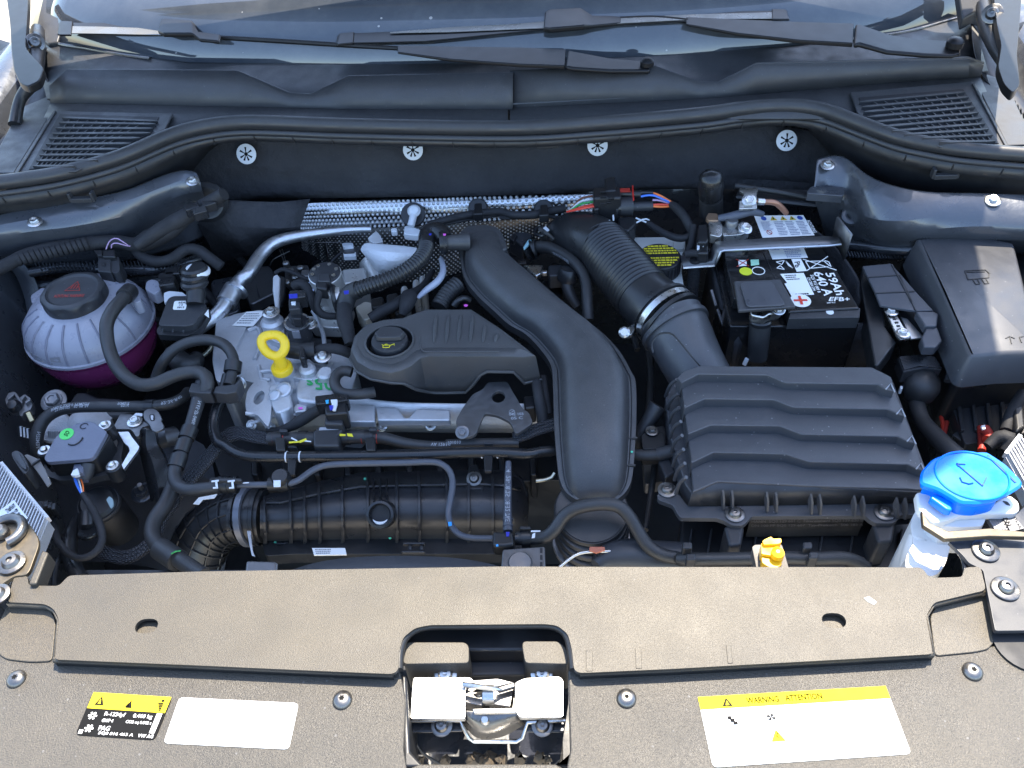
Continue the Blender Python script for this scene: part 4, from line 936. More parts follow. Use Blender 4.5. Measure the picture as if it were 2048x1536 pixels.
pipe('pipe', M['plastic'], V('a', [(1415, 90, -.055), (1385, 210, -.062), (1350, 330, -.068), (1305, 470, -.074), (1255, 610, -.080), (1215, 720, -.084), (1240, 800, -.086), (1310, 835, -.084), (1420, 828, -.080), (1530, 812, -.078)]), [30, 28, 26, 25, 25, 26, 26, 25, 25, 24], t, frames=FR)
for pa, pb, w in (((1330, 405, -.071), (1300, 480, -.074), 33), ((1290, 500, -.075), (1262, 580, -.078), 31), ((1255, 600, -.079), (1228, 680, -.083), 34)):
    band('collar', M['plastic_dk'], V('a', [pa, pb]), w, t)
g = MB(); tube_text(g, 'N.65-SP 0406', FR, .030, .0045, -.2); mk('print', g, M['hose_print'], t, recalc=False)
t = thing('coolant_hose', 'black hose looping out from behind the coolant tank into the clip', 'hose', 'coolant hoses')
pipe('hose', M['rubber'], V('4', [(1195, 1460, -.085), (1215, 1400, -.075), (1260, 1310, -.060), (1340, 1225, -.050), (1450, 1170, -.045), (1590, 1150, -.043), (1710, 1180, -.045), (1775, 1250, -.050), (1795, 1330, -.055), (1775, 1430, -.062), (1755, 1500, -.066)]), 22, t)
band('connector', M['plastic_dk'], V('4', [(1795, 1320, -.054), (1783, 1400, -.060)]), 34, t)
t = thing('coolant_pipe', 'long smooth black pipe sweeping across the front of the engine', 'pipe', 'coolant hoses')
LONG = V('a', [(1590, 40, -.070), (1545, 190, -.078), (1505, 290, -.084), (1490, 400, -.090), (1520, 500, -.093)])+V('b', [(235, 590, -.094), (320, 645, -.094), (420, 672, -.094), (560, 678, -.093), (800, 674, -.092), (1200, 668, -.092), (1600, 660, -.091)])+V('c', [(300, 650, -.091), (560, 645, -.091), (700, 650, -.091), (820, 658, -.092), (920, 640, -.094), (1010, 636, -.096)])
pipe('pipe', M['plastic_gl'], LONG, 22, t)
for v, a, b_ in (('b', (676, 655), (676, 690)), ('b', (772, 655), (772, 690)), ('c', (503, 645), (503, 652)), ('c', (612, 645), (612, 652))):
    c_ = V(v, [((a[0]+b_[0])/2-5, 675 if v == 'b' else 648, -.0922)])[0]; d_ = V(v, [((a[0]+b_[0])/2+5, 675 if v == 'b' else 648, -.0922)])[0]
    band('white_ring', M['white_pl'], [c_, d_], 23, t)
for v, x, y in (('b', 712, 690), ('c', 548, 665)):
    mk('holder', MB().slab(V(v, [(x-32, y-95), (x+32, y-95), (x+32, y-80), (x-32, y-80)], -.088), .012), M['plastic'], t, bevel=.001)
    mk('holder_strap', MB().slab(V(v, [(x-34, y-18), (x+30, y-18), (x+22, y+110), (x-28, y+110)], -.090), .005), M['plastic_dk'], t, bevel=.001)
# double clip that joins both pipes
t = thing('pipe_clip', 'black double plastic clip holding two coolant pipes beside the dipstick', 'clip')
for q in ([(1312, 150), (1335, 85), (1430, 95), (1480, 110), (1470, 160), (1400, 160)], [(1488, 155), (1505, 110), (1560, 105), (1640, 95), (1670, 60), (1690, 70), (1650, 150), (1580, 165)]):
    mk('block', MB().slab(V('a', q, -.046), .02), M['plastic'], t, bevel=.002)
mk('joint', MB().slab(V('a', [(1465, 120), (1515, 118), (1515, 160), (1460, 160)], -.052), .02), M['plastic_dk'], t, bevel=.002)
# lettered hose in front of the tank
t = thing('lettered_hose', 'black hose with printed lettering below the coolant tank', 'hose', 'coolant hoses')
FR = []
pipe('hose', M['rubber'], V('a', [(275, 600, -.13), (258, 540, -.115), (262, 440, -.100), (310, 345, -.090), (400, 285, -.084), (520, 262, -.080), (700, 256, -.078), (900, 254, -.078), (1080, 250, -.078), (1200, 232, -.080), (1280, 190, -.084), (1310, 150, -.09)]), [26, 26, 26, 25, 24, 23, 23, 23, 23, 23, 22, 20], t, frames=FR)
for s0, s_, dy in ((.075, '22100102   92-09-26', .15), (.070, '9040-S 3X2-P FEMSEN', -.18), (.165, 'E016', .15), (.160, '9040-S', -.18), (.215, '92-26-R40', .0), (.018, 'FEMSEN', .5)):
    g = MB(); tube_text(g, s_, FR, s0, .0042, dy-.35); mk('print', g, M['hose_print'], t, recalc=False)
band('clamp', M['plastic_dk'], V('a', [(1020, 252, -.078), (1080, 250, -.078)]), 27, t)

# lower hose to the radiator
t = thing('radiator_hose', 'thick black hose dropping from the pipe bracket to the front panel', 'hose', 'coolant hoses')
pipe('hose', M['rubber'], V('a', [(1210, 800, -.115), (1160, 930, -.115), (1085, 1040, -.115), (1062, 1130, -.115), (1090, 1210, -.115), (1180, 1280, -.112), (1290, 1350, -.105), (1420, 1440, -.10)]), [30, 32, 32, 32, 32, 32, 33, 34], t)
band('sleeve', M['rubber'], V('a', [(1120, 1250, -.114), (1240, 1330, -.108)]), 45, t)
pipe('green_mark', M['w_green'], V('a', [(1196, 1283, -.088), (1220, 1268, -.086), (1262, 1262, -.086)]), 3, t, seg=6)
# flat dark bracket rail right of the small module
t = thing('support_rail', 'dark curved metal support rail beside the small blue grey module', 'bracket')
rows = [V('o', [(590, 540, -.085), (575, 800, -.100), (620, 1050, -.110), (680, 1300, -.120), (740, 1560, -.13)]), V('o', [(660, 530, -.078), (660, 780, -.092), (740, 1000, -.102), (800, 1250, -.112), (850, 1560, -.122)]), V('o', [(740, 545, -.082), (770, 760, -.096), (870, 960, -.106), (940, 1200, -.118), (960, 1560, -.13)]), V('o', [(770, 560, -.10), (800, 760, -.115), (900, 960, -.125), (970, 1200, -.135), (990, 1560, -.15)])]
g = MB(); g.grid([cat(r, 5) for r in rows]); mk('rail', g, M['plastic_gl'], t, solid=.003)
mk('top_tab', MB().slab(V('o', rounded([(600, 310), (650, 262), (740, 252), (815, 290), (850, 360), (870, 400), (855, 430), (895, 490), (890, 530), (780, 585), (720, 560), (690, 480), (610, 400)], 30), -.066), .004), M['bracket'], t, bevel=.001)
mk('tab_slot', MB().slab(V('o', rounded([(690, 340), (760, 335), (768, 420), (715, 435), (690, 400)], 20), -.0656), .001), M['void'], t)
mk('tab_pin', MB().slab(V('o', rounded([(705, 350), (745, 350), (740, 420), (712, 410)], 12), -.0648), .002), M['alu'], t, bevel=.0005)
# light grey transmission bracket with bolt
t = thing('mount_bracket', 'light grey metal bracket with hexagon bolt beside the small module', 'bracket')
mk('plate', MB().slab(V('o', rounded([(180, 530), (280, 340), (440, 340), (520, 380), (600, 430), (690, 490), (590, 520), (560, 560), (548, 640), (500, 650), (470, 590), (420, 545), (240, 545)], 18), -.082), .005), M['bracket'], t, bevel=.001)
mk('blade', MB().slab(V('o', rounded([(250, 585), (400, 580), (440, 650), (550, 790), (530, 840), (330, 1110), (300, 1050), (415, 850), (400, 790), (340, 740)], 14), -.084), .004), M['alu_sm'], t, bevel=.0008)
bolt('bolt', G(*vp('o', 490, 445), -.0815), (0, 0, 1), .0062, M['steel'], t)
mk('white_tag', MB().slab(V('o', [(450, 370), (500, 320), (590, 325), (590, 360), (520, 375)], -.080), .001), M['white_pl'], t)

# ================================================================ small blue grey module
t = thing('actuator_module', 'blue grey square module with round green sticker at the left', 'module')
mk('lid', MB().slab(V('j', rounded([(668, 1200), (850, 880), (960, 770), (1200, 660), (1330, 630), (1430, 640), (1640, 790), (1635, 820), (1460, 1140), (1400, 1205), (720, 1262)], 60), -.060), .006), M['module'], t, bevel=.0022)
mk('housing', MB().slab(V('j', rounded([(700, 1210), (850, 900), (960, 790), (1200, 680), (1420, 660), (1650, 810), (1700, 860), (1480, 1200), (1400, 1230), (760, 1270)], 40), -.0665), .040), M['plastic_dk'], t, bevel=.002)
mk('flange', MB().slab(V('j', rounded([(640, 1080), (700, 1020), (760, 1100), (700, 1300), (800, 1420), (870, 1400), (980, 1460), (1080, 1440), (1200, 1500), (1400, 1440), (1560, 1400), (1640, 1280), (1760, 1120), (1810, 960), (1780, 860), (1690, 800), (1560, 700), (1660, 650), (1850, 800), (1900, 960), (1860, 1200), (1900, 1330), (1820, 1420), (1700, 1450), (1500, 1480), (1300, 1536), (900, 1540), (740, 1480), (680, 1340), (660, 1180)], 26), -.092), .010), M['plastic'], t, bevel=.002)
for x, y, z in ((1620, 708, -.066), (690, 1095, -.078), (1735, 1330, -.080)):
    mb = MB(); p = G(*vp('j', x, y), z); mb.lathe([(.0095, -.02), (.0095, 0), (.0085, .001), (.001, .001)], p, (0, 0, 1), 20); bs = mk('bush', mb, M['plastic_dk'], t)
    mb = MB(); mb.lathe([(.0074, .0012), (.0074, .0026), (.0045, .003), (.0044, .006), (.0036, .0066), (.001, .0066)], p, (0, 0, 1), 20); mk('screw', mb, M['steel'], bs)
st = mk('round_sticker', MB().slab([G(*vp('j', 1022+118*math.cos(a)*math.cos(.45)+78*math.sin(a)*math.sin(.45), 828-118*math.cos(a)*math.sin(.45)+78*math.sin(a)*math.cos(.45)), -.0594) for a in [2*math.pi*k/28 for k in range(28)]], .0004), M['greensticker'], t)
g = MB(); text_on(g, 'OS', [G(*vp('j', *p), -.0590) for p in ((1075, 800), (1030, 870), (975, 840), (1020, 770))][0:4]); mk('sticker_print', g, M['black_print'], st, recalc=False)
g = MB(); g.tube(V('j', [(1050, 985, -.0592), (1090, 1000, -.0592), (1150, 995, -.0592), (1210, 960, -.0592), (1250, 920, -.0592), (1270, 885, -.0592)]), .0009, 6); mk('moulded_arc', g, M['plastic_dk'], t)
g = MB(); c_ = G(*vp('j', 1290, 705), -.0594); g.tube([c_+Vector((math.cos(a), math.sin(a), 0))*.0045 for a in [R(20+k*20) for k in range(16)]], .0005, 6); mk('moulded_ring', g, M['plastic_dk'], t)
# its plug and cable
t = thing('module_plug', 'dark plug with white latch and blue brown white wires below the module', 'connector')
mk('plug', MB().slab(V('j', [(1130, 1290), (1290, 1270), (1270, 1420), (1100, 1440)], -.070), .02), M['module'], t, bevel=.0015)
mk('latch', MB().slab(V('j', rounded([(1085, 1460), (1120, 1390), (1190, 1350), (1210, 1400), (1215, 1455), (1140, 1470)], 14), -.066), .004), M['white_pl'], t, bevel=.0008)
g = MB(); g.tube(V('j', [(1350, 1290, -.075), (1330, 1420, -.080), (1290, 1500, -.084)]), .0085, 14); mk('boot', g, M['plastic'], t)
for nm, x, mt in (('wire', 815, 'w_blue'), ('wire', 856, 'white_pl'), ('wire', 885, 'w_orange'), ('wire', 830, 'w_blue')):
    pipe(nm, M[mt], V('i', [(x, 310, -.082), (x+25, 390, -.082), (905+(x-850)*.3, 490, -.086)]), 3, t, seg=7)
pipe('taped_cable', M['loom'], V('i', [(905, 480, -.086), (980, 590, -.09), (1060, 740, -.094), (1110, 880, -.098), (1120, 1000, -.10), (1060, 1110, -.10), (960, 1175, -.10), (850, 1185, -.10), (740, 1130, -.10), (640, 1010, -.10), (600, 870, -.11), (560, 720, -.12)]), [12, 15, 16, 16, 15, 15, 14, 13, 14, 14, 14, 14], t, seg=12)

# ================================================================ finned control unit in the left corner
def finned(lab, top, tr, bl, n, z, h, qr, txts, group):
    """top: corner; fins run from the edge top->tr ... towards bl"""
    t = thing('control_unit', lab, 'control unit', group)
    A, B, D = G(*top, z), G(*tr, z), G(*bl, z)
    ex = B-A; ey = D-A
    mk('base', MB().slab([A, B, B+ey, D], .016), M['alu'], t)
    for k in range(n):
        u = (k+.5)/n; p = A+ex*u; w = ex/n*.30
        g = MB(); d = Vector((0, 0, .006)); q = p+ey
        g.loft([[p-w, p+w, p+w*.5+d, p-w*.5+d], [q-w, q+w, q+w*.5+d, q-w*.5+d]]); mk('fin', g, M['alu'], t)
    mk('rim', MB().bar(A-ey.normalized()*.001, B-ey.normalized()*.001, .004, .008), M['alu'], t)
    if qr:
        Q = [G(*p, z+.0075) for p in qr]; pl_ = mk('label_plate', MB().slab(Q, .0065), M['alu_sm'], t)
        g = MB(); L_ = lift(Q, .0004)
        for u0, v0, u1, v1, s_ in txts: text_on(g, s_, sub_quad(L_, u0, v0, u1, v1))
        mk('print', g, M['black_print'], pl_, recalc=False)
    return t
finned('silver finned control unit at the left edge above the corner bracket', vp('i', 20, 165), vp('i', 530, 775), vp('i', -330, 900), 22, -.030, .02,
       [vp('i', 152, 548), vp('i', 305, 745), vp('i', 130, 900), vp('i', -40, 690)], [(.12, .10, .30, .62, '5WA'), (.36, .12, .50, .7, 'GEN2'), (.56, .12, .68, .6, '00A')], 'finned control units')
# wiring and pump clutter in the left foreground
t = thing('coolant_pump', 'black coolant pump body with light blue tab under the left cable loop', 'pump')
pc = G(*vp('i', 1060, 560), -.12)
mk('body', MB().lathe([(.026, -.08), (.026, -.02), (.023, -.016), (.023, -.004), (.019, 0), (.001, 0)], pc, (.1, -.2, 1), 28), M['plastic_dk'], t)
mk('ring', MB().lathe([(.0245, -.014), (.0255, -.012), (.0255, -.008), (.0245, -.006)], pc, (.1, -.2, 1), 28), M['plastic'], t)
g = MB(); g.tube(V('i', [(960, 700, -.115), (955, 800, -.118), (960, 880, -.13)]), .010, 14); mk('outlet', g, M['plastic_gl'], t)
mk('outlet_ring', MB().lathe([(.0115, 0), (.0125, .002), (.0125, .004), (.0115, .006)], G(*vp('i', 985, 930), -.125), (0, .3, 1), 20), M['plastic_gl'], t)
mk('blue_tab', MB().slab(V('i', rounded([(1165, 545), (1200, 505), (1240, 540), (1245, 600), (1215, 640)], 15), -.114), .002), surf('pale_blue_tab', (.30, .42, .45), .5), t)
pipe('hose', M['rubber_gl'], V('i', [(880, 740, -.14), (800, 880, -.13), (760, 1010, -.125), (760, 1150, -.125), (820, 1300, -.12), (880, 1420, -.12)]), [24, 30, 32, 32, 32, 30], t)
tag(pipe('thin_pipe', M['rubber_gl'], V('i', [(690, 1120, -.13), (640, 1220, -.12), (610, 1350, -.12), (600, 1500, -.12)]), 12), 'thin black pipe in the dark gap behind the left bracket', 'pipe')
t = thing('corrugated_plug', 'black ribbed plug and holder above the finned unit at the left', 'connector')
mk('holder', MB().slab(V('i', rounded([(120, 30), (180, 0), (240, 30), (320, 190), (310, 230), (270, 270), (210, 200), (140, 90)], 26), -.05), .03), M['plastic'], t, bevel=.004)
mk('insert', MB().slab(V('i', rounded([(150, 40), (200, 18), (290, 170), (290, 220), (240, 190), (165, 90)], 20), -.047), .004), M['plastic_gl'], t, bevel=.002)
mk('strap', MB().slab(V('i', [(260, 55), (300, 42), (430, 100), (490, 200), (560, 360), (515, 400), (450, 300), (370, 190)], -.062), .003), surf('grey_tape', (.16, .155, .15), .6), t, bevel=.001)
mk('tie', MB().bar(G(*vp('i', 345, 170), -.060), G(*vp('i', 440, 105), -.060), .002, .003), M['plastic_dk'], t)
mk('rib_plug', MB().slab(V('i', [(420, 560), (520, 560), (490, 650), (380, 640)], -.09), .03), M['plastic'], t, bevel=.001)
for k in range(5):
    mk('plug_rib', MB().bar(G(*vp('i', 425+18*k, 565), -.089), G(*vp('i', 395+18*k, 645), -.089), .0014, .002), M['plastic'], t)
for x, y in ((545, 640), (585, 655), (625, 670)): mk('pin_block', MB().box(G(*vp('i', x, y), -.095), (.005, .010, .02), .3), M['plastic_gl'], t, bevel=.001)
# clip block, bolt and striped connector by the tank
t = thing('cable_clip', 'silver grey plastic cable clip block at the left edge', 'clip')
mk('base', MB().slab(V('j', rounded([(80, 290), (130, 200), (220, 175), (300, 270), (380, 215), (470, 280), (500, 380), (470, 450), (360, 500), (340, 560), (300, 540), (290, 480), (150, 460), (90, 360)], 16), -.090), .01), M['bracket'], t, bevel=.0015)
for q in ([(90, 260), (200, 180), (230, 210), (120, 300)], [(190, 190), (240, 180), (350, 330), (310, 370)], [(300, 280), (370, 215), (390, 240), (330, 320)], [(370, 330), (460, 280), (470, 300), (390, 360)]):
    mk('rib', MB().slab(V('j', q, -.085), .008), M['bracket'], t, bevel=.001)
mk('knob', MB().lathe([(.009, 0), (.009, .005), (.006, .010), (.001, .011)], G(*vp('j', 235, 415), -.088), (.1, -.4, 1), 18), M['plastic_gl'], t)
mk('pin', MB().bar(G(*vp('j', 430, 500), -.092), G(*vp('j', 500, 640), -.10), .006, .006), surf('brass_pin', (.45, .38, .22), .35, metal=.8), t, bevel=.001)
for k in range(7): mk('striped_sleeve', MB().bar(G(*vp('j', 300+26*k, 700+8*k), -.115), G(*vp('j', 310+26*k, 860+6*k), -.125), .0026, .003), M['white_pl' if k % 2 else 'plastic_dk'], t)
o = bolt('flange_bolt', G(*vp('j', 835, 330), -.095), (.1, -.35, 1), .0105, M['bracket']); tag(o, 'large grey flange bolt just below the coolant tank', 'bolt')
o = mk('engine_mount_arm', MB().slab(V('j', [(1050, 330), (1150, 180), (1300, 170), (1500, 250), (1843, 270), (1990, 330), (2100, 420), (1900, 560), (1200, 560)], -.11), .03), M['plastic'], None, bevel=.006); tag(o, 'dark moulded mount arm under the lettered hose', 'bracket')
t = thing('transmission_housing', 'cast aluminium gearbox casing deep below the small module', 'gearbox')
mk('neck', MB().lathe([(.03, -.06), (.028, 0), (.02, .004), (.001, .004)], G(*vp('j', 1380, 600), -.11), (.1, .1, 1), 26), M['alu'], t)
g = MB(); g.grid([[G(x, y, z) for x, y, z in r] for r in ([(90, 840, -.16), (180, 830, -.14), (260, 830, -.13), (330, 860, -.14), (420, 880, -.17)], [(80, 900, -.20), (190, 900, -.17), (280, 900, -.15), (350, 930, -.16), (430, 960, -.20)], [(60, 1000, -.27), (190, 990, -.24), (290, 1000, -.22), (360, 1030, -.23), (450, 1060, -.27)], [(60, 1130, -.32), (190, 1120, -.30), (300, 1130, -.28), (380, 1160, -.29), (460, 1180, -.32)])]); mk('casing', g, surf('dull_casing', (.05, .052, .06), .45, metal=.5, var=.3, vscale=30, grain=.0005), t, sub=1)
mk('sensor_disc', MB().lathe([(.022, 0), (.022, .004), (.020, .006), (.001, .006)], G(*vp('j', 860, 740), -.115), (0, -.4, 1), 26), M['alu'], t)
for k in range(6): mk('disc_spring', MB().bar(G(*vp('j', 760+28*k, 780), -.105), G(*vp('j', 765+26*k, 880), -.112), .003, .003), M['alu_sm'], t, bevel=.0006)
mk('side_pipe', MB().tube(V('o', [(850, 690, -.14), (950, 660, -.135), (1050, 640, -.14)]), .013, 14), M['bracket'], t)
bolt('stud_nut', G(*vp('o', 600, 1440), -.15), (0, -.2, 1), .009, M['paint_dk'], t)
mk('stud', MB().tube([G(*vp('o', 590, 1400), -.145), G(*vp('o', 550, 1320), -.13)], .003, 8), M['bracket'], t)

# ================================================================ wiring looms behind the tank
t = thing('wiring_loom', 'black taped wiring loom running along the left strut tower', 'wiring')
pipe('loom', M['loom'], V('4', [(-80, 640, .0), (60, 570, .004), (200, 500, .006), (400, 450, .006), (560, 430, .004), (700, 410, .002), (900, 400, -.002), (1040, 420, -.006), (1150, 380, -.002), (1300, 310, .010), (1400, 230, .02)]), [26, 26, 26, 27, 27, 28, 28, 30, 40, 36, 32], t, seg=12)
pipe('branch', M['loom'], V('4', [(1030, 440, -.012), (1090, 510, -.022), (1200, 550, -.026), (1320, 530, -.022), (1420, 460, -.018), (1520, 460, -.02), (1620, 530, -.03), (1700, 590, -.04)]), 22, t, seg=12)
pipe('branch', M['loom'], V('4', [(1050, 430, .0), (1200, 330, .012), (1360, 240, .022), (1500, 160, .03), (1640, 80, .04), (1720, 30, .05)]), [22, 30, 34, 30, 28, 26], t, seg=12)
for k, (x, y) in enumerate(((1480, 150), (1540, 180), (1610, 120), (1660, 90))): mk('plug', MB().box(G(*vp('4', x, y), .038), (.020, .016, .014), .5), M['plastic_gl'], t, bevel=.002)
for k in range(14):                                      # turns of cloth tape
    u = k/13; p = V('4', [(120+u*520, 540-u*120, .0052)])[0]; q = V('4', [(150+u*520, 528-u*118, .0052)])[0]
    band('tape_turn', M['loom'], [p, q], 27.6, t, seg=10)
t = thing('sensor_wires', 'two thin lilac wires rising from the coolant tank plug', 'wires')
for pts in ([(815, 455, .002), (840, 395, .012), (890, 370, .018), (940, 395, .014), (990, 430, .004)], [(855, 445, .002), (860, 415, .008), (900, 408, .010), (960, 425, .006), (1000, 432, .002)]):
    pipe('wire', M['w_lilac'], V('4', pts), 2.4, t, seg=6)
tag(mk('cable_grommet', MB().lathe([(.030, 0), (.030, .006), (.024, .012), (.016, .012), (.001, .004)], GY(*vp('4', 1600, 90), 1.10), (.2, -.9, .4), 26), M['rubber_gl'], None), 'black rubber grommet where the loom enters the firewall', 'grommet')

# ================================================================ canister valve with white label
t = thing('canister_valve', 'black canister valve with small white label right of the tank', 'valve')
mk('body', MB().slab(V('4', rounded([(1215, 1030), (1290, 830), (1330, 812), (1470, 812), (1540, 830), (1590, 890), (1490, 1030), (1420, 1045), (1230, 1040)], 22), -.030), .022), M['plastic'], t, bevel=.002)
mk('flange', MB().slab(V('4', rounded([(1200, 1080), (1225, 1035), (1430, 1050), (1520, 1010), (1600, 890), (1610, 940), (1540, 1060), (1440, 1120), (1215, 1110)], 14), -.040), .010), M['plastic_dk'], t, bevel=.0015)
for k in range(3): mk('rib', MB().bar(G(*vp('4', 1265+80*k, 1050), -.036), G(*vp('4', 1260+80*k, 1110), -.045), .0025, .008), M['plastic'], t)
lb = V('4', rounded([(1340, 852), (1440, 850), (1425, 918), (1325, 918)], 14), -.0294); pl_ = mk('label', MB().slab(lb, .0005), M['white'], t)
g = MB(); q = lift(V('4', [(1348, 860), (1432, 858), (1418, 910), (1334, 910)], -.0294), .0003); text_on(g, '6EA', sub_quad(q, .3, .0, .95, .28)); text_on(g, 'C B', sub_quad(q, .4, .37, .75, .62)); text_on(g, '0815', sub_quad(q, .3, .72, .95, 1)); mk('print', g, M['black_print'], pl_, recalc=False)
g = MB(); g.tube(V('4', [(1500, 880, -.03), (1505, 800, -.022), (1500, 740, -.016)]), .0125, 16); mk('neck', g, M['plastic_dk'], t)
for z, y in ((-.018, 740), (-.012, 690), (-.006, 640)): mk('boot_ring', MB().lathe([(.016, 0), (.0185, .003), (.0185, .007), (.016, .010)], G(*vp('4', 1500, y), z), (0, .2, 1), 22), M['rubber_gl'], t)
mk('white_collar', MB().lathe([(.0165, 0), (.0165, .004), (.015, .006)], G(*vp('4', 1520, 630), -.004), (.2, .2, 1), 20), M['white_pl'], t)
mk('white_cover', MB().slab(V('4', rounded([(1262, 870), (1258, 790), (1300, 775), (1400, 785), (1440, 815), (1330, 815), (1285, 850)], 12), -.034), .012), M['white_pl'], t, bevel=.001)
for x, y in ((1290, 700), (1340, 660), (1300, 740)): mk('plug', MB().box(G(*vp('4', x, y), -.035), (.022, .018, .02), .2), M['plastic_gl'], t, bevel=.002)
mk('white_tag', MB().slab(V('4', [(1600, 915), (1605, 980), (1570, 955)], -.034), .001), M['white'], t)

# ================================================================ bare aluminium air conditioning pipe
t = thing('aluminium_pipe', 'thick bare aluminium pipe curving from the heat shield down the left', 'pipe')
ACP = V('5', [(1010, 300, -.055), (850, 305, -.055), (680, 322, -.055), (500, 345, -.055), (350, 375, -.055), (240, 420, -.055), (150, 510, -.058), (60, 650, -.062)])+V('4', [(1840, 700, -.066), (1770, 800, -.070), (1700, 920, -.074), (1600, 1010, -.078), (1490, 1085, -.082)])
pipe('pipe', M['alu_sm'], ACP, [13, 16, 20, 22, 24, 26, 27, 28, 29, 30, 30, 29, 28], t)
band('collar', M['alu_sm'], V('4', [(1800, 755, -.068), (1735, 870, -.072)]), 40, t)
band('collar', M['alu_sm'], V('4', [(1830, 760, -.067), (1815, 780, -.068)]), 45, t)
tag(pipe('thin_metal_pipe', surf('brass_line', (.36, .35, .26), .35, metal=.8), V('4', [(1740, 950, -.085), (1700, 1050, -.088), (1640, 1180, -.092), (1590, 1250, -.096), (1500, 1310, -.10)]), 9), 'thin brassy metal line beside the aluminium pipe', 'pipe')
tag(pipe('rubber_boot', M['rubber'], V('4', [(1330, 1260, -.09), (1400, 1330, -.085), (1480, 1340, -.085), (1510, 1290, -.09)]), [40, 44, 40, 30]), 'dark rubber boot inside the looping hose', 'boot')
# ================================================================ aluminium cylinder head and end casing
t = thing('cylinder_head', 'cast aluminium cylinder head with bosses and end flange in the centre', 'engine head')
def prism(name, pts, z, h, mat='alu', bev=.003, v='0', r=0, par=None, seg=2):
    p = rounded(pts, r, 3) if r else pts
    return mk(name, MB().slab(V(v, p, z), h), M[mat] if isinstance(mat, str) else mat, par or t, bevel=bev, seg=seg)
prism('top_deck', [(462, 628), (525, 618), (560, 634), (640, 690), (700, 700), (716, 742), (700, 792), (560, 778), (470, 756), (432, 728), (436, 672)], -.085, .12, bev=.006, r=10)
prism('side_wall', [(432, 640), (470, 628), (500, 640), (470, 700), (452, 770), (432, 762), (424, 720)], -.080, .10, bev=.006, r=8)
rows = [V('0', [(498, 772, -.085), (560, 768, -.084), (640, 776, -.086), (760, 800, -.088), (900, 806, -.090), (1080, 806, -.092)]),
        V('0', [(496, 790, -.092), (560, 788, -.090), (640, 796, -.092), (760, 812, -.093), (900, 816, -.094), (1080, 816, -.096)]),
        V('0', [(500, 812, -.104), (560, 812, -.102), (640, 816, -.104), (760, 828, -.103), (900, 830, -.103), (1080, 830, -.105)]),
        V('0', [(508, 836, -.118), (560, 838, -.116), (640, 838, -.118), (760, 844, -.114), (900, 846, -.114), (1080, 846, -.116)]),
        V('0', [(512, 852, -.13), (560, 856, -.13), (640, 854, -.13), (760, 856, -.122), (900, 858, -.122), (1080, 858, -.124)]),
        V('0', [(512, 860, -.16), (560, 868, -.16), (640, 866, -.16), (760, 866, -.15), (900, 868, -.15), (1080, 868, -.15)])]
g = MB(); g.grid([cat(r, 5) for r in rows]); mk('cam_housing', g, M['alu'], t, solid=.003, sub=1)
# end flange with a hole
fl_o = V('b', rounded([(385, 300), (400, 210), (450, 150), (520, 130), (560, 170), (575, 260), (560, 420), (545, 470), (470, 380), (395, 375)], 22), -.083)
hc = V('b', [(482, 262, -.083)])[0]
mk('end_flange', plate_with_holes(fl_o, [[hc+Vector((math.cos(a)*.0068, math.sin(a)*.0125, 0)) for a in [2*math.pi*k/18 for k in range(18)]]], .006, 0), M['alu'], t, bevel=.001)
mk('flange_edge', MB().tube(V('b', [(390, 372, -.084), (470, 378, -.086), (545, 470, -.105)]), .003, 8), M['alu'], t)
prism('boss', [(545, 175), (620, 160), (700, 200), (715, 330), (600, 375), (560, 300)], -.080, .05, v='b', r=30, bev=.006)
prism('boss', [(735, 160), (790, 100), (900, 80), (1000, 110), (1010, 260), (880, 300), (740, 280)], -.080, .05, v='b', r=40, bev=.010)
for x, y, r_ in ((590, 245, .0085), (655, 210, .011)): mk('cup_plug', MB().lathe([(r_, -.004), (r_, .002), (r_*.8, .003), (r_*.75, .0), (.001, -.0005)], V('b', [(x, y, -.078)])[0], (-.2, -.3, 1), 20), M['alu'], t)
for x, y in ((820, 60), (945, 90)): mk('screw_post', MB().lathe([(.013, -.03), (.011, 0), (.008, .003), (.001, .003)], V('b', [(x, y, -.070)])[0], (0, -.1, 1), 20), M['alu'], t)
mk('dipstick_bush', MB().lathe([(.017, -.03), (.015, 0), (.011, .003), (.001, .003)], G(566, 738, -.070), (0, -.1, 1), 22), M['alu'], t)
for q in ([(720, 330), (745, 300), (820, 305), (810, 355), (730, 365)], [(1000, 300), (1290, 310), (1290, 430), (1060, 430)], [(1300, 330), (1440, 330), (1500, 400), (1530, 400), (1580, 340), (1815, 350), (1815, 420), (1310, 420)]):
    prism('cast_pad', q, -.0885, .012, v='b', bev=.002)
mk('casting_seam', MB().tube(V('b', [(430, 440, -.10), (560, 400, -.0975), (700, 378, -.0965), (830, 385, -.0970)]), .0022, 8), M['alu'], t)
mk('casting_seam', MB().tube(V('b', [(480, 40, -.084), (500, 130, -.083), (560, 140, -.0835)]), .0025, 8), M['alu'], t)
for x, y, z in ((560, 466, -.128), (430, 455, -.128), (1680, 455, -.118), (1340, 462, -.119)): bolt('bolt', V('b', [(x, y, z)])[0], (0, -.6, .8), .0045, M['steel'], t)
bolt('bolt', V('b', [(350, 165, -.075)])[0], (-.2, -.7, .5), .006, M['steel'], t)
for q in ([(560, 930), (600, 1010), (640, 1120), (650, 1240)], [(60, 1080), (140, 1060), (160, 1160), (110, 1300)], [(700, 1330), (640, 1420), (600, 1500)], [(150, 1400), (240, 1390), (290, 1440), (300, 1536)], [(420, 1420), (400, 1480), (420, 1536)]): pipe('casting_rib', M['alu'], V('5', q, -.0835), 9, t, seg=8)
prism('raised_pad', [(170, 1000), (290, 980), (340, 1020), (340, 1140), (300, 1180), (190, 1120)], -.074, .02, v='5', r=20, bev=.005)
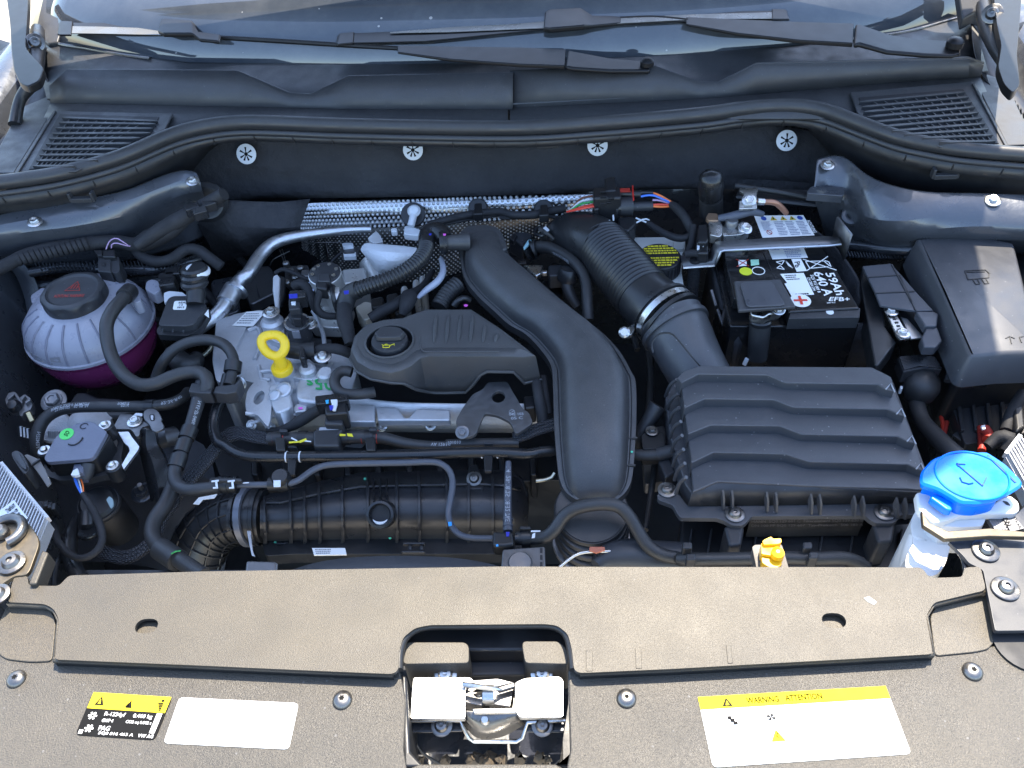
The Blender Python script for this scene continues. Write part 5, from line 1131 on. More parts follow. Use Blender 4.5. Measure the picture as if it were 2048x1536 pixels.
prism('raised_pad', [(330, 1330), (500, 1320), (640, 1350), (660, 1440), (520, 1460), (360, 1430)], -.078, .02, v='5', r=26, bev=.006)
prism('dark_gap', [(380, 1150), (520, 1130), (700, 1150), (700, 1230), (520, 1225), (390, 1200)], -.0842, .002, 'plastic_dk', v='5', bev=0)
# handwritten green mark
g = MB(); q = [G(*vp('b', *p), -.0792) for p in ((1005, 215), (815, 205), (812, 125), (1000, 120))]
text_on(g, '05s', lift(q, .0006)); mk('green_mark', g, M['green'], t, recalc=False)
mk('pink_mark', MB().slab(V('b', [(755, 330), (785, 328), (785, 342), (758, 342)], -.0875), .0005), M['pinkmark'], t)
lq = V('5', [(50, 935), (200, 930), (100, 1045), (-60, 1042)], -.0780); lb = mk('paper_label', MB().slab(lq, .0006), M['white'], t)
g = MB(); lines_on(g, sub_quad(lift(lq, .0004), .1, .1, .9, .9), 5, .4); mk('label_print', g, M['grey_print'], lb, recalc=False)
mk('post', MB().lathe([(.016, -.05), (.016, -.004), (.012, 0), (.001, 0)], V('5', [(240, 990, -.060)])[0], (0, 0, 1), 22), M['alu'], t)
bolt('bolt', V('5', [(240, 945, -.054)])[0], (0, 0, 1), .0075, M['steel'], t)
bolt('bolt', V('5', [(540, 1035, -.066)])[0], (0, 0, 1), .0065, M['steel'], t)
bolt('bolt', V('5', [(638, 1280, -.060)])[0], (0, -.1, 1), .0072, M['steel'], t, 'torx')
# ---------------- lower mass of the engine, mostly hidden
t = thing('engine_block', 'dark lower engine block between head and intake manifold', 'engine block')
prism('block', [(430, 800), (560, 860), (1090, 860), (1130, 900), (1130, 960), (450, 980), (420, 900)], -.19, .2, 'plastic_dk', r=10)
for x in range(500, 1060, 62): prism('web', [(x, 905), (x+14, 905), (x+16, 950), (x+2, 950)], -.165, .05, 'plastic_dk')

# ================================================================ dipstick
t = thing('dipstick', 'bright yellow oil dipstick handle with hexagonal loop', 'dipstick')
LP = V('5', [(205, 1115, -.022), (290, 1110, -.022), (340, 1150, -.026), (350, 1210, -.032), (320, 1265, -.038), (270, 1280, -.040), (205, 1250, -.036), (165, 1190, -.030), (165, 1140, -.024)])
Q = [Vector(p) for p in rounded([tuple(p) for p in LP], .006, 3)]; Q = Q+[Q[0], Q[1]]
mk('loop', MB().tube(Q, .0062, 12, cap=False), M['yellow'], t)
pipe('neck', M['yellow'], V('5', [(285, 1270, -.038), (310, 1310, -.048), (318, 1350, -.058)]), [22, 26, 27], t, smooth=False)
mk('collar', MB().lathe([(.0128, -.005), (.0140, -.004), (.0140, .003), (.0125, .005), (.009, .005)], V('5', [(322, 1368, -.062)])[0], (0, -.1, 1), 22), M['yellow'], t)

# ================================================================ parts standing behind the head
t = thing('cam_adjuster', 'black cam sensor with blue marked plug behind the dipstick', 'sensor')
mk('barrel', MB().lathe([(.0165, -.05), (.0165, -.004), (.015, 0), (.009, .001), (.009, .012), (.001, .012)], V('5', [(435, 1010, -.055)])[0], (0, 0, 1), 26), M['plastic'], t)
mk('ring', MB().lathe([(.0172, -.003), (.0178, -.001), (.0175, .001), (.016, .001)], V('5', [(435, 1010, -.056)])[0], (0, 0, 1), 26), M['steel'], t)
prism('stem', [(405, 900), (465, 900), (470, 990), (400, 990)], -.040, .02, 'plastic_dk', v='5', bev=.002)
prism('plug', [(370, 830), (455, 830), (460, 910), (375, 920)], -.030, .02, 'plastic', v='5', bev=.002)
prism('plug_head', [(375, 770), (500, 762), (505, 815), (440, 825), (375, 830)], -.022, .02, 'plastic_gl', v='5', bev=.002)
prism('white_clip', [(388, 838), (430, 838), (425, 880), (395, 880)], -.0285, .004, 'white_pl', v='5', bev=.0006)
prism('blue_mark', [(375, 800), (440, 795), (440, 828), (378, 832)], -.0214, .0006, 'blue_print', v='5', bev=0)
prism('label', [(395, 1040), (455, 1040), (455, 1090), (397, 1090)], -.058, .012, 'grey_print', v='5', bev=0)
t = thing('pump_connector', 'black plug with lead lying on the aluminium casing right of the dipstick', 'connector')
g = MB(); g.tube(V('5', [(370, 1225, -.060), (480, 1240, -.060), (580, 1230, -.060)]), .0115, 14); mk('plug', g, M['plastic_dk'], t)
prism('plug_collar', [(450, 1180), (490, 1180), (500, 1290), (455, 1290)], -.049, .02, 'plastic_gl', v='5', bev=.002)
prism('flange', [(510, 1270), (600, 1240), (680, 1280), (670, 1320), (560, 1310)], -.062, .006, 'plastic_dk', v='5', bev=.002)
pipe('lead', M['loom'], V('5', [(580, 1230, -.060), (680, 1215, -.055), (780, 1230, -.056), (850, 1260, -.065)]), [18, 20, 22, 20], t, seg=10)
t = thing('high_pressure_pump', 'silver high pressure pump with round black top connector', 'pump')
pc = V('5', [(650, 640, -.030)])[0]
mk('body', MB().lathe([(.026, -.09), (.0245, -.03), (.0235, -.006), (.0235, -.001), (.022, 0)], pc, (0, -.1, 1), 32), M['canister'], t)
mk('top_disc', MB().lathe([(.0225, -.003), (.0225, .001), (.021, .002), (.001, .002)], pc, (0, -.1, 1), 32), M['plastic'], t)
prism('connector', [(600, 640), (690, 640), (695, 700), (600, 700)], -.022, .02, 'plastic', v='5', bev=.002)
prism('connector_boot', [(575, 700), (625, 690), (675, 700), (665, 760), (585, 750)], -.024, .02, 'plastic_dk', v='5', bev=.003)
for a in (20, 75, 130, 160, 200, 330): mk('screw', MB().lathe([(.0028, 0), (.0028, .002), (.001, .002)], pc+Vector((math.cos(R(a))*.017, math.sin(R(a))*.017, .002)), (0, -.1, 1), 10), M['steel'], t)
prism('side_block', [(610, 840), (700, 835), (780, 850), (780, 960), (640, 960)], -.075, .03, 'canister', v='5', bev=.004)
g = MB(); g.tube(V('5', [(690, 860, -.05), (740, 840, -.05), (780, 835, -.05)]), .017, 18); mk('fitting', g, M['canister'], t)
mk('fitting_ring', MB().lathe([(.020, -.003), (.022, 0), (.020, .003)], V('5', [(735, 840, -.048)])[0], (1, .2, .1), 22), M['plastic_dk'], t)
pipe('lead', M['loom'], V('5', [(625, 760, -.030), (600, 830, -.040), (590, 900, -.050), (640, 960, -.058), (740, 970, -.06)]), [16, 15, 15, 15, 14], t, seg=10)
prism('base_plate', [(500, 960), (760, 970), (860, 1000), (840, 1060), (560, 1050)], -.085, .02, 'canister', v='5', bev=.003)
t = thing('exhaust_flap', 'thin bright exhaust bracket and clustered cables behind the cam sensor', 'bracket')
prism('bright_strip', [(250, 660), (285, 640), (310, 670), (300, 910), (270, 920), (248, 760)], -.060, .008, 'foil', v='5', bev=.003)
prism('dark_strip', [(310, 650), (345, 670), (340, 800), (305, 880)], -.058, .01, 'plastic_dk', v='5', bev=.002)
prism('plate', [(340, 580), (520, 570), (540, 640), (400, 720), (340, 680)], -.075, .02, 'plastic_dk', v='5', bev=.003)
for x, y in ((360, 585), (395, 640), (430, 690), (370, 730), (470, 620)): mk('stud', MB().lathe([(.005, 0), (.005, .007), (.003, .009), (.001, .009)], V('5', [(x, y, -.072)])[0], (0, -.1, 1), 12), M['steel_dk'], t)
prism('grey_box', [(465, 610), (530, 605), (535, 660), (470, 665)], -.066, .02, 'bracket', v='5', bev=.003)
pipe('cable', M['loom'], V('5', [(270, 640, -.062), (330, 610, -.056), (420, 640, -.056), (500, 680, -.060), (560, 690, -.06)]), 9, t, seg=8)
pipe('cable', M['loom'], V('5', [(410, 740, -.05), (480, 720, -.045), (540, 790, -.05), (570, 900, -.06), (640, 960, -.07)]), [20, 20, 17, 16, 16], t, seg=10)
prism('blue_label', [(525, 705), (550, 700), (568, 775), (545, 760)], -.046, .001, surf('pale_label', (.5, .55, .75), .5), v='5', bev=0)
t = thing('cable_harness', 'thin dark cables and rods hanging in the gap below the aluminium pipe', 'cables')
for pts in ([(470, 410, -.10), (640, 405, -.10), (780, 400, -.10)], [(230, 580, -.12), (260, 530, -.11), (380, 470, -.11)], [(300, 450, -.12), (340, 560, -.13)], [(320, 440, -.12), (352, 550, -.13)], [(655, 380, -.12), (672, 470, -.13), (680, 560, -.15)]):
    pipe('rod', M['steel_dk'], V('5', pts), 2, t, seg=6)
pipe('lead', M['loom'], V('5', [(780, 480, -.085), (720, 530, -.09), (665, 600, -.10)]), 5, t, seg=6)
# turbo side: foil fleece, white plug, metal canisters
t = thing('lambda_plug', 'white and grey sensor plug on a bracket in front of the foil', 'connector')
prism('bracket', [(760, 450), (930, 430), (900, 500), (880, 530), (785, 535)], -.098, .003, 'bracket', v='5', bev=.001)
prism('plug', [(790, 445), (880, 440), (890, 505), (800, 510)], -.090, .012, 'bracket', v='5', bev=.002)
prism('white_top', [(782, 412), (800, 404), (865, 404), (872, 425), (790, 435)], -.084, .012, 'white_pl', v='5', bev=.002, r=6)
prism('white_lip', [(792, 478), (802, 490), (880, 486), (880, 474), (890, 474), (890, 506), (796, 510)], -.088, .008, 'white_pl', v='5', bev=.001)
t = thing('heat_fleece', 'pale silver woven heat protection cloth over the turbo', 'heat cloth')
rows = [V('5', [(920, 450, -.070), (960, 400, -.062), (1060, 405, -.056), (1200, 415, -.056), (1330, 430, -.060), (1385, 450, -.064)]), V('5', [(930, 480, -.070), (980, 460, -.058), (1080, 470, -.050), (1200, 480, -.050), (1310, 490, -.056), (1370, 495, -.060)]), V('5', [(960, 510, -.076), (1020, 530, -.066), (1100, 540, -.060), (1190, 545, -.060), (1270, 545, -.066), (1330, 530, -.070)]), V('5', [(1010, 570, -.090), (1050, 600, -.080), (1110, 620, -.078), (1180, 620, -.080), (1240, 610, -.084), (1290, 590, -.088)]), V('5', [(1040, 620, -.11), (1060, 650, -.11), (1110, 660, -.11), (1180, 660, -.11), (1230, 650, -.11), (1260, 640, -.11)])]
g = MB(); g.grid([cat(r, 4) for r in rows]); mk('cloth', g, M['fleece'], t, solid=.002, sub=1)
prism('foil_tip', [(980, 370), (1045, 312), (1075, 345), (1100, 395), (1040, 410), (1000, 395)], -.060, .006, 'foil', v='5', bev=.004, r=10)
t = thing('exhaust_canister', 'bright steel turbocharger housing under the corrugated hose', 'turbocharger')
prism('box', [(780, 605), (960, 590), (975, 700), (800, 720)], -.092, .05, 'canister', v='5', bev=.004)
g = MB(); g.tube(V('5', [(1000, 560, -.11), (1040, 640, -.115), (1070, 720, -.12)]), .018, 18); mk('cylinder', g, M['canister'], t)
prism('low_box', [(880, 900), (960, 850), (1080, 890), (1060, 960), (950, 1000)], -.085, .03, surf('cream_casting', (.5, .48, .42), .5, metal=.4), v='5', bev=.006, r=20)
for x, y in ((1230, 770), (1320, 720), (1370, 690)): prism('steel_post', [(x, y-40), (x+55, y-50), (x+60, y+60), (x+5, y+70)], -.08, .05, 'canister', v='5', bev=.006)
for x, y, w in ((1000, 830, 100), (1120, 800, 90), (1180, 880, 80), (1060, 900, 70)): prism('plug', [(x, y), (x+w, y-20), (x+w+8, y+60), (x+8, y+75)], -.066, .03, 'plastic_dk', v='5', bev=.004)
pipe('taped_lead', M['loom'], V('5', [(1000, 990, -.06), (1100, 930, -.055), (1200, 880, -.05), (1290, 820, -.05), (1400, 740, -.052), (1480, 620, -.055)]), [22, 24, 24, 24, 14, 12], t, seg=10)
pipe('taped_lead', M['loom'], V('5', [(1250, 960, -.05), (1280, 880, -.042), (1300, 820, -.045)]), [16, 30, 34], t, seg=12)
tag(pipe('grey_strap', surf('silver_strap', (.34, .36, .42), .42), V('5', [(1365, 830, -.046), (1430, 770, -.040), (1520, 700, -.036), (1560, 620, -.036), (1545, 530, -.040)]), [8, 13, 15, 13, 10], seg=10), 'pale grey strap bending down beside the corrugated hose', 'strap')

# ================================================================ corrugated vent hose
t = thing('vent_hose', 'thick black corrugated hose curving over the silver pump', 'hose')
corr('bellows', M['rubber_gl'], V('5', [(885, 775, -.030), (960, 745, -.022), (1060, 712, -.015), (1170, 672, -.010), (1280, 615, -.006), (1370, 545, -.004), (1420, 470, -.004), (1432, 400, -.006)]), 33, .0048, .0022, t)
pipe('lower_elbow', M['rubber'], V('5', [(910, 765, -.028), (850, 790, -.034), (815, 850, -.042), (805, 920, -.05)]), [36, 37, 37, 34], t)
prism('blue_mark', [(795, 775), (835, 770), (835, 795), (800, 800)], -.0145, .0006, 'blue_print', v='5', bev=0)
pipe('upper_elbow', M['plastic_gl'], V('5', [(1435, 430, -.006), (1440, 350, -.004), (1480, 315, -.002), (1540, 330, -.002), (1570, 380, -.006)]), [33, 36, 38, 38, 36], t)
band('clamp_ring', M['plastic_gl'], V('5', [(1535, 405, -.008), (1590, 400, -.008)]), 46, t)
band('clamp_ring', M['plastic_dk'], V('5', [(1555, 404, -.008), (1570, 402, -.008)]), 50, t)
pipe('stub', M['duct'], V('5', [(1560, 405, -.008), (1650, 402, -.008), (1760, 398, -.010)]), [30, 32, 36], t)
prism('mark_dot', [(1450, 335), (1470, 332), (1468, 345), (1452, 346)], .0155, .0005, 'blue_print', v='5', bev=0)
prism('mark_dot', [(1560, 335), (1582, 335), (1580, 348), (1562, 348)], .0160, .0005, 'pinkmark', v='5', bev=0)
tag(pipe('taped_loom', M['loom'], V('5', [(800, 900, -.040), (805, 1000, -.042), (825, 1080, -.046), (850, 1180, -.055)]), [30, 33, 28, 24], seg=12), 'black taped loom dropping beside the oil filler cap', 'wiring')
tag(corr('convoluted_tube', M['rubber'], V('5', [(1530, 900, -.055), (1570, 830, -.050), (1620, 770, -.046), (1680, 720, -.044)]), 36, .005, .0016), 'short convoluted tube between engine cover and wide duct', 'hose')
tag(pipe('elbow_hose', M['rubber_gl'], V('6', [(30, 890, -.05), (60, 850, -.044), (110, 830, -.044), (150, 850, -.05)]), 13), 'small elbow hose with pink dot behind the engine cover', 'hose')
o = prism('pink_dot', [(105, 882), (120, 876), (138, 882), (130, 895), (112, 895)], -.037, .0006, 'pinkmark', v='6', bev=0, par=None); o.parent = None; tag(o, 'tiny pink paint dot behind the engine cover ribs', 'paint mark')
# white clip on the firewall above the hose
t = thing('line_clip', 'white translucent plastic clip pin in front of the heat shield', 'clip')
mk('disc', MB().lathe([(.020, 0), (.019, .004), (.012, .005), (.001, .005)], V('5', [(1330, 190, -.062)])[0], (0, -.7, .7), 24), M['rubber_gl'], t)
g = MB(); g.tube(V('5', [(1335, 170, -.045), (1325, 230, -.050), (1312, 275, -.056)]), .0058, 12); mk('pin', g, M['white_pl'], t)
mk('pin_head', MB().lathe([(.0095, -.004), (.0105, 0), (.007, .004), (.001, .005)], V('5', [(1336, 160, -.042)])[0], (0, -.5, .8), 18), M['white_pl'], t)
prism('foot', [(1262, 275), (1300, 268), (1390, 305), (1385, 345), (1330, 345), (1256, 335)], -.060, .012, 'white_pl', v='5', bev=.002)
prism('line_cap', [(1158, 290), (1205, 288), (1206, 315), (1160, 318)], -.060, .010, 'white_pl', v='5', bev=.002)
t = thing('rail_harness', 'black taped harness clipped along the heat shield', 'wiring')
pipe('loom', M['loom'], V('5', [(1440, 260, -.035), (1540, 240, -.034), (1660, 210, -.034), (1800, 185, -.034), (1990, 165, -.034)])+V('6', [(480, 190, -.034), (640, 190, -.034), (760, 165, -.034), (890, 140, -.030)]), [10, 14, 16, 16, 15, 16, 17, 17, 16], t, seg=10)
pipe('lead', M['loom'], V('5', [(1480, 270, -.04), (1600, 255, -.04), (1760, 225, -.04), (1990, 190, -.04)])+V('6', [(400, 215, -.04), (560, 205, -.04), (700, 200, -.04), (860, 215, -.04)]), 8, t, seg=8)
for v, x, y in (('6', 215, 140), ('6', 720, 150)):
    prism('clip', [(x-28, y-40), (x+30, y-42), (x+32, y-10), (x+40, y+40), (x-36, y+45)], -.024, .014, 'plastic_dk', v=v, bev=.002)
    mk('clip_disc', MB().lathe([(.016, 0), (.014, .003), (.001, .003)], V(v, [(x, y, -.055)])[0], (0, -.7, .7), 20), M['rubber_gl'], t)

# ================================================================ engine cover with oil filler
t = thing('engine_cover', 'matt black plastic engine cover with ribs beside the oil filler', 'engine cover')
ZC = -.020
co = [(701, 692, .022), (708, 666, .03), (730, 643, .03), (766, 633, .03), (805, 629, .03), (829, 620, .04), (852, 612, .05), (941, 612, .05), (1001, 651, .05), (1048, 687, .05), (1068, 703, .047), (1046, 706, .049), (1026, 705, .030), (972, 704, .030), (958, 704, .036), (938, 704, .056), (923, 704, .068), (880, 704, .069), (857, 704, .069), (839, 708, .064), (820, 724, .046), (800, 733, .026), (779, 738, .020), (740, 731, .020), (714, 716, .021)]
cp = [G(x, y, ZC) for x, y, d in co]
rcen = G(779, 683, ZC); rr_ = .0300
hole = [rcen+Vector((math.cos(a)*rr_, math.sin(a)*rr_*1.0, 0)) for a in [2*math.pi*k/40 for k in range(40)]]
inset = offset(cp, .006)
topc = mk('top', plate_with_holes(offset(cp, .0085), [hole], .004, 0), M['cover'], t, bevel=.001)
g = MB(); ringA = [p+Vector((0, 0, -.0003)) for p in offset(cp, .0085)]; ringB = [p-Vector((0, 0, .0065)) for p in offset(cp, -.0005)]
low = [Vector((p.x, p.y, ZC-d)) for p, (x, y, d) in zip(offset(cp, -.004), co)]
g.loft([ringA, ringB, [p-Vector((0, 0, .0085)) for p in offset(cp, -.0012)], [a.lerp(b_, .8) for a, b_ in zip(ringB, low)], low], cap0=False, cap1=False); mk('skirt', g, M['cover'], t, solid=.003, angle=24)
mk('hem', MB().tube([p+Vector((0, 0, 0)) for p in low+[low[0], low[1]]], .0022, 8, cap=False), M['cover'], t)
mk('recess_wall', MB().loft([[p+Vector((0, 0, .0002)) for p in hole], [rcen+(p-rcen)*.93-Vector((0, 0, .014)) for p in hole]], cap0=False, cap1=True), M['plastic_dk'], t, recalc=False)
g = MB(); Q = [rcen+(p-rcen)*1.02+Vector((0, 0, .0004)) for p in hole]; g.tube(Q+[Q[0], Q[1]], .0016, 8, cap=False); mk('recess_rim', g, M['cover'], t)
# soft shoulder round the lobe and flank crease
g = MB(); Q = V('5', [(1380, 1130, ZC), (1395, 1220, ZC), (1450, 1245, ZC), (1700, 1243, ZC), (1990, 1242, ZC)]); g.tube([p+Vector((0, 0, .0002)) for p in cat(Q, 6)], .0009, 6); mk('crease', g, M['cover'], t)
for x, y0, y1 in ((1505, 955, 1180), (1600, 955, 1180), (1692, 955, 1175), (1785, 955, 1175), (1882, 1035, 1172), (1974, 1100, 1170)):
    P = [V('5', [(x+4-20*k/6, y0+(y1-y0)*k/6, ZC)])[0] for k in range(7)]
    mk('rib', MB().tube(P, [.0008, .0026, .0031, .0031, .0029, .0024, .0006], 8), M['cover'], t)
t = thing('oil_filler_cap', 'round black oil filler cap with yellow oil can symbol', 'cap')
cz = rcen+Vector((0, .001, -.010)); r_ = .0235
mk('disc', MB().lathe([(r_, -.006), (r_, .010), (r_*.96, .0125), (r_*.9, .013), (.001, .013)], cz, (0, 0, 1), 40), M['plastic'], t)
grip = [cz+Vector((x*r_, y*r_, .0132)) for x, y in ((-.9, .30), (-.62, .68), (-.3, .80), (.3, .80), (.62, .68), (.9, .30), (.72, -.14), (.5, -.20), (-.5, -.20), (-.72, -.14))]
mk('grip', MB().loft([grip, [cz+(p-cz)*.86+Vector((0, .0008, .0085)) for p in grip]]), M['plastic'], t, bevel=.0016)
q = [cz+Vector((x*r_, y*r_, .0136)) for x, y in ((-.34, -.38), (.34, -.38), (.34, -.68), (-.34, -.68))]
g = MB()
for a, b_ in (((.12, .0), (.62, .0)), ((.62, .0), (.66, .5)), ((.66, .5), (1, .95)), ((.55, .62), (.66, .5)), ((.12, .0), (.12, .6)), ((.12, .6), (.55, .62)), ((.12, .55), (0, .8)), ((.25, .62), (.25, .85)), ((.25, .85), (.45, .85)), ((.98, .7), (1, .5))):
    g.bar(quad_at(q, *a), quad_at(q, *b_), .0008, .0004)
mk('oil_symbol', g, M['yprint'], t)

# ================================================================ wide charge air duct
t = thing('air_duct', 'wide matt black air duct sweeping from the firewall down to the front', 'air duct')
Lp = [(925, 482), (922, 526), (931, 560), (955, 591), (986, 620), (1017, 648), (1051, 668), (1082, 700), (1102, 731), (1106, 766), (1108, 835), (1112, 898), (1119, 955), (1131, 983), (1152, 999)]
Rp = [(1007, 476), (1020, 513), (1046, 534), (1098, 579), (1134, 609), (1173, 640), (1212, 672), (1241, 705), (1262, 742), (1271, 763), (1273, 820), (1270, 892), (1264, 955), (1252, 983), (1235, 998)]
zs = [-.030, -.033, -.036, -.040, -.043, -.046, -.050, -.053, -.056, -.058, -.063, -.070, -.080, -.085, -.088]
sc = [.5, .9, 1, 1, 1, 1, 1, 1, 1, 1, 1, .95, .75, .45, .1]
prof = [(0, -.012), (0, 0), (.06, .001), (.085, .002), (.13, .014), (.19, .021), (.30, .0255), (.42, .0275), (.5, .028), (.58, .0275), (.70, .0255), (.81, .021), (.87, .014), (.915, .002), (.94, .001), (1, 0), (1, -.012)]
LL = cat([Vector((*G(x, y, z), s_)) for (x, y), z, s_ in zip(Lp, zs, sc)], 5); RR = cat([Vector((*G(x, y, z), s_)) for (x, y), z, s_ in zip(Rp, zs, sc)], 5)
rows = []
for a, b_ in zip(LL, RR):
    s_ = a[3]; A, B = Vector(a[:3]), Vector(b_[:3])
    rows.append([A.lerp(B, u)+Vector((0, 0, d*s_ if d > 0 else d)) for u, d in prof])
g = MB(); g.grid(rows); n = len(prof); k = len(rows)
g.f.append(tuple(range(n))[::-1]); g.f.append(tuple((k-1)*n+j for j in range(n)))
mk('duct', g, M['duct'], t, angle=30)
for u, a0, a1 in ((.57, 8, 46), (.40, 4, 14)): mk('ridge', MB().tube([rows[i][0].lerp(rows[i][-1], u)+Vector((0, 0, .012+.0268*LL[i][3])) for i in range(a0, a1)], .0010, 6), M['duct'], t)
for side, j in (('left', 2), ('right', 14)): mk('seam', MB().tube([r[j]+Vector((0, 0, .0004)) for r in rows[2:-3]], .0008, 6), M['plastic_dk'], t)
for i in (54, 58): mk('flange_tab', MB().box(rows[i][14].lerp(rows[i][15], .5)+Vector((0, 0, .001)), (.010, .002, .003)), M['duct'], t, bevel=.0005)
mk('mint_dot', MB().lathe([(.0016, 0), (.001, .0004)], rows[56][14].lerp(rows[56][15], .4)+Vector((0, 0, .0016)), (0, 0, 1), 8), M['mint'], t)
prism('rear_dome', [(915, 490), (918, 462), (935, 449), (975, 447), (1000, 455), (1012, 480), (1016, 500)], -.022, .04, 'duct', bev=.008, r=10)
# rubber collar under the lower end
t = thing('duct_collar', 'black ribbed rubber collar with grey clamp below the wide duct', 'collar')
cb = G(1183, 1022, -.105)
for k in range(4): mk('ring', MB().lathe([(.0415, -.004), (.0435, 0), (.0415, .004)], cb-Vector((0, .004*k, .009*k)), (0, -.25, 1), 40), M['rubber'], t)
mk('sleeve', MB().lathe([(.040, -.055), (.040, .006)], cb, (0, -.25, 1), 40), M['rubber'], t)
mk('clamp', MB().lathe([(.045, -.003), (.046, -.002), (.046, .003), (.045, .004)], cb-Vector((0, .012, .040)), (0, -.25, 1), 44), M['bracket'], t)

# ================================================================ lifting eye bracket
t = thing('lifting_eye', 'dark steel lifting eye plate with round hole below the engine cover', 'bracket')
lo_ = V('c', rounded([(440, 235), (510, 205), (540, 155), (680, 150), (700, 190), (790, 345), (830, 365), (860, 440), (740, 520), (700, 430), (610, 385), (520, 370), (490, 440), (460, 520), (390, 540), (330, 490), (320, 420), (370, 330)], 24), -.074)
lo_ = [Vector((p.x, p.y, -.074-.10*max(0, .742-p.y)*1.0)) for p in lo_]
lo_ = [Vector((p.x, p.y, -.074)) for p in V('c', rounded([(440, 235), (510, 205), (540, 155), (680, 150), (700, 190), (790, 345), (830, 365), (860, 440), (740, 520), (700, 430), (610, 385), (520, 370), (490, 440), (460, 520), (390, 540), (330, 490), (320, 420), (370, 330)], 24), -.074)]
hc = V('c', [(618, 256, -.074)])[0]
mk('plate', plate_with_holes(lo_, [[hc+Vector((math.cos(a)*.0085, math.sin(a)*.0105, 0)) for a in [2*math.pi*k/22 for k in range(22)]]], .005, 0), M['bracket'], t, bevel=.001)
bolt('bolt', V('c', [(365, 505, -.072)])[0], (0, -.5, .8), .0052, M['bracket'], t)
g = MB(); q = [G(*vp('c', *p), -.0736) for p in ((690, 370), (790, 365), (800, 415), (695, 420))]
text_on(g, '04E 103', sub_quad(q, 0, .0, 1, .4)); text_on(g, '05 C', sub_quad(q, .1, .55, .9, .95)); mk('stamped_print', g, M['hose_print'], t, recalc=False)
g = MB(); c_ = G(*vp('c', 712, 362), -.0736); g.tube([c_+Vector((math.cos(a), math.sin(a), 0))*.0035 for a in [2*math.pi*k/16 for k in range(17)]], .0003, 5); g.bar(c_+Vector((-.003, -.002, 0)), c_+Vector((.003, .002, 0)), .0006, .0003); mk('stamped_mark', g, M['hose_print'], t)

# ================================================================ fuel rail harness with braided ends
t = thing('injector_rail', 'black horizontal hose rail with yellow marks above the long pipe', 'hose rail')
FR = []
pipe('rail', M['rubber'], V('b', [(550, 550, -.098), (700, 550, -.096), (860, 550, -.095), (1040, 545, -.095), (1200, 535, -.095), (1350, 545, -.096), (1500, 580, -.098), (1650, 598, -.099), (1815, 600, -.099)])+V('c', [(250, 590, -.099), (500, 582, -.099), (760, 580, -.100)]), [27, 28, 29, 29, 28, 24, 21, 20, 20, 20, 20, 20], t, frames=FR)
prism('valve_block', [(855, 500), (900, 460), (1060, 455), (1070, 480), (1040, 520), (1040, 600), (860, 600)], -.080, .03, 'plastic', v='b', bev=.003)
prism('valve_label', [(905, 470), (1040, 465), (1035, 485), (900, 490)], -.0795, .0005, 'hose_print', v='b', bev=0)
for x in (620, 790, 1090, 1255): band('clamp', M['plastic_dk'], V('b', [(x-30, 548 if x < 1000 else 540, -.0955), (x+30, 548 if x < 1000 else 540, -.0955)]), 31, t)
for x in (590, 660, 1205, 1310): band('red_ring', M['red_print'], V('b', [(x-2, 549 if x < 1000 else 537, -.0955), (x+2, 549 if x < 1000 else 537, -.0955)]), 28.4, t)
for q, mt in (([(690, 570), (760, 565), (760, 575), (690, 580)], 'yprint'), ([(760, 565), (810, 545), (815, 560), (765, 578)], 'yprint'), ([(708, 538), (750, 560), (745, 566), (705, 548)], 'white_pl'), ([(1045, 515), (1085, 518), (1085, 528), (1045, 530)], 'yprint'), ([(1095, 512), (1130, 514), (1140, 535), (1100, 530)], 'yprint'), ([(800, 560), (845, 565), (845, 572), (800, 568)], 'white_pl')): prism('paint_mark', q, -.0805, .0006, mt, v='b', bev=0)
for x, y in ((650, 490), (1275, 480)): prism('holder', [(x-28, y-12), (x+30, y-10), (x+28, y+10), (x-28, y+10)], -.080, .012, 'plastic', v='b', bev=.0015)
for x, y in ((600, 560), (1230, 560)): prism('holder_leg', [(x-10, y-20), (x+60, y-20), (x+65, y+70), (x, y+70)], -.0815, .012, 'plastic_dk', v='b', bev=.0015)
g = MB(); tube_text(g, 'VA 129101  101010', FR, .21, .0042, -.35); mk('print', g, M['hose_print'], t, recalc=False)
t = thing('pressure_sensor', 'black pressure sensor plug with white latch standing on the head', 'sensor')
prism('stem', [(945, 370), (1070, 370), (1065, 450), (935, 445)], -.070, .03, 'plastic', v='b', bev=.003)
prism('plug', [(935, 290), (1085, 275), (1100, 370), (940, 380)], -.058, .03, 'plastic_dk', v='b', bev=.003)
prism('head', [(870, 250), (1020, 232), (1105, 245), (1100, 280), (960, 300), (875, 310)], -.054, .02, 'plastic_gl', v='b', bev=.003, r=12)
prism('white_latch', [(980, 275), (1028, 272), (1028, 300), (1015, 345), (992, 345), (988, 305)], -.0520, .004, 'white_pl', v='b', bev=.0008)
prism('blue_mark', [(970, 318), (1000, 315), (995, 348), (978, 350)], -.0508, .0006, 'blue_print', v='b', bev=0)
prism('cyan_mark', [(945, 280), (968, 276), (966, 302), (950, 304)], -.0535, .0006, surf('cyan_mark', (.03, .35, .6), .5), v='b', bev=0)
pipe('taped_lead', M['loom'], V('b', [(930, 330, -.066), (860, 370, -.078), (780, 420, -.088), (700, 465, -.096), (620, 490, -.102), (540, 490, -.106)]), [20, 23, 24, 20, 15, 12], t, seg=10)
tag(pipe('breather_hose', M['rubber'], V('b', [(1130, 85, -.060), (1070, 75, -.058), (1020, 110, -.058), (1010, 170, -.060), (1050, 225, -.064), (1130, 240, -.066), (1220, 235, -.067), (1290, 222, -.068)]), 22), 'short black hose hooking round under the engine cover lobe', 'hose', )
